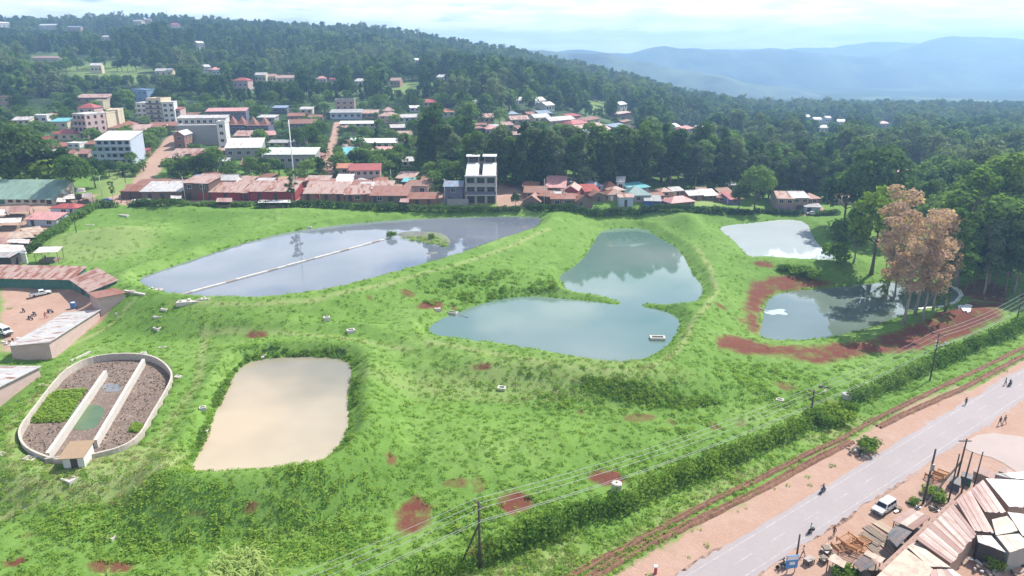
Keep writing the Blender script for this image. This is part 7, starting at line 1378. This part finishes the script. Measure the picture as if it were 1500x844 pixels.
# debris at the ditch, corner junk
def heap(px, py, r, n, h, label, mats, seed, name='debris_heap', cat='debris'):
    g = random.Random(seed); p = on(G(px, py)); e = empty(name, p, 0, label, cat)
    for i in range(n):
        a = g.uniform(0, 6.28); o = r * g.random() ** .5; L = g.uniform(.3, 1.0); w_ = g.uniform(.1, .4); z = max(0, h * (1 - o / r)) * g.random(); m = MB().box(-L / 2, L / 2, -w_ / 2, w_ / 2, -.05, g.uniform(.06, .3), taper=.02); q = m.build('piece', g.choice(mats), e, loc=(o * math.cos(a), o * math.sin(a), z)); q.rotation_euler = (g.uniform(-.4, .4), g.uniform(-.4, .4), g.uniform(0, 6.28))
heap(1254, 662, 1.8, 22, .7, 'heap of pale and dark debris at the ditch end', [CONC, CONC_G, DARK, WOOD], 1); heap(1345, 752, 3.0, 26, .5, 'grey rubble heap behind the white car', [CONC_G, METAL, WOOD], 2, 'rubble_heap', 'rubble'); heap(1425, 822, 2.4, 26, .9, 'white and brown junk below the striped roof', [SW, CONC, WOOD, CONC_G], 3, 'junk_heap', 'junk'); heap(1465, 826, 3.0, 22, .7, 'dark junk in the yard at the right', [DARK, WOOD_D, METAL, CONC_G], 4, 'junk_heap', 'junk'); heap(1372, 735, 2.6, 22, .5, 'green-grey scrap around the dark poles', [CONC_G, METAL, WOOD, WOOD_D], 5, 'scrap_heap', 'scrap'); heap(1378, 504, 1.5, 10, .4, 'pale stones on the red bank below the sheet', [CONC, CONC_G], 6, 'stone_heap', 'stones'); heap(1208, 570, 1.2, 8, .5, 'dark pit spoil beside the roadside pole', [WOOD_D, CONC_G], 7, 'spoil_heap', 'spoil')
tr(1455, 832, 812, 'bushlime', 'bright green bush in the junk yard', 1.0, cat='bush', name='bush'); tr(1237, 846, 825, 'bush', 'green bush beside the black sheet stall', 1.3, cat='bush', name='bush'); tr(1370, 728, 712, 'bush', 'low bush at the foot of the corner poles', 1.6, cat='bush', name='bush'); tr(1340, 738, 728, 'bush', 'small bush behind the white car', 1.3, cat='bush', name='bush')
# ================================================================== market at the left edge
def awning(label, px, z, rk, name='market_stall'): return tin_house(label, px, z, rk, 'k', name, 'stall', walls=False)
zL = 10.6
def lift(px, hz):
    g_ = G(sum(p[0] for p in px) / 4, sum(p[1] for p in px) / 4 + 6).z; return [g_ + h_ - .4 for h_ in hz]
for (lb, px, hz, rk) in [('pale awning below the salmon pink kiosk', [(42,341),(66,339),(58,331),(28,335)], [2.2, 2.2, 2.7, 2.7], 'TN'), ('wide tan awning beside the left hedge', [(10,350),(52,348),(42,339),(14,341)], [2.2, 2.2, 2.8, 2.8], 'TN'), ('narrow white awning in the market', [(10,355),(42,357),(44,351),(14,349)], [2.2, 2.2, 2.5, 2.5], 'WH'), ('large white awning at the lower end of the left hedge', [(-10,371),(38,367),(34,359),(-10,358)], [2.3, 2.3, 2.9, 2.9], 'WH'), ('crimson awning at the left picture edge', [(-14,358),(9,357),(8,348),(-14,348)], [2.3, 2.3, 2.7, 2.7], 'PK'),
    ('big white canopy standing on the meadow by the hedge', [(48,371),(84,369),(92,361),(58,362)], [2.4, 2.4, 2.7, 2.7], 'WH'), ('red cloth stall before the market hall', [(8,311),(44,309),(42,302),(10,303)], [2.0, 2.0, 2.4, 2.4], 'PK'), ('white cloth stall left of the red one', [(-14,316),(9,315),(9,307),(-12,307)], [2.0, 2.0, 2.4, 2.4], 'WH'), ('white cloth stall below the red one', [(-8,327),(30,326),(32,319),(-6,320)], [2.0, 2.0, 2.4, 2.4], 'WH'), ('white umbrella stall right of the market hall', [(82,284),(98,284),(98,276),(84,276)], [2.2, 2.2, 2.6, 2.6], 'WH'), ('grey-white stall at the market corner', [(92,292),(110,291),(108,284),(94,285)], [2.0, 2.0, 2.4, 2.4], 'WH'), ('small white stall by the leaning pole', [(82,296),(96,296),(96,290),(84,290)], [2.0, 2.0, 2.3, 2.3], 'WH'), ('pale stall roof among the parked motorbikes', [(190,298),(222,297),(220,291),(194,292)], [1.8, 1.8, 2.1, 2.1], 'WH'), ('purple-grey stall by the market corner tree', [(120,290),(136,289),(134,282),(120,283)], [2.0, 2.0, 2.3, 2.3], 'GY'), ('white stall beside the dark umbrella tree stem', [(112,282),(126,281),(124,275),(112,275)], [2.0, 2.0, 2.3, 2.3], 'WH'),
    ('pale awning before the wide crimson shop', [(378,297),(426,297),(426,293),(380,293)], [1.7, 1.7, 2.0, 2.0], 'WH'), ('white awning before the pale grey tin shop', [(250,291),(266,291),(266,286),(250,286)], [1.8, 1.8, 2.1, 2.1], 'WH'), ('pink awning before the red-fronted shop', [(316,296),(340,296),(340,290),(318,290)], [1.8, 1.8, 2.1, 2.1], 'PK'), ('pale awning before the rust-roofed brown shop', [(585,296),(599,297),(599,290),(587,289)], [1.8, 1.8, 2.1, 2.1], 'PK')]: awning(lb, px, lift(px, hz), rk)
rz_ = 0
heap(16, 296 + 20, 2.6, 18, .5, 'dark market goods spread before the white cloth stall', [DARK, WOOD_D, SW, METAL], 11, 'goods_heap', 'goods'); heap(70, 284 + 14, 2.0, 14, .5, 'pale sacks and goods beside the market hall', [SW, CONC, DARK], 12, 'goods_heap', 'goods'); heap(20, 500, 1.8, 14, .4, 'white rubbish at the yard edge under the van', [SW, CONC, DARK], 13, 'rubbish_heap', 'rubbish'); heap(382, 519 + 3, 1.0, 8, .3, 'white stones at the top bank of the muddy pond', [CONC], 14, 'stone_heap', 'stones')
house((-30,390),(18,391), 376, 5, 's', .5, 'GY', 'd', 1, 1, [(.6, 2.0, 'd')], 'dark shed at the left edge behind the yard', cat='shed', name='yard_shed'); house((33,386),(40,386), 372, .4, 'f', .1, 'w', 'w', 1, 0, [], 'narrow white wall standing behind the yard sheds', cat='wall', name='white_wall')
p = on(G(108, 452)); e = empty('barrel', p, 0, 'blue water drum at the inner corner of the yard', 'drum'); MB().lathe([(.55, -.1), (.6, .1), (.6, 1.3), (.5, 1.45)], 14).build('body', plain('drum_blue', (.05, .15, .35), .5), e); MB().lathe([(.48, 1.44), (.2, 1.5)], 14).build('lid', SW, e)
# ================================================================== the air
hm = bpy.data.materials.new('haze'); hm.use_nodes = True; t = hm.node_tree; t.nodes.remove(t.nodes['Principled BSDF'])
pv = t.nodes.new('ShaderNodeVolumePrincipled'); pv.inputs['Density'].default_value = HAZE_D; pv.inputs['Color'].default_value = HAZE_C; pv.inputs['Anisotropy'].default_value = 0.35
t.links.new(pv.outputs[0], t.nodes['Material Output'].inputs['Volume'])
m = MB().box(-6800, 6800, -480, 5500, -130, 190); hz = m.build('haze', hm); tag(hz, kind='stuff')
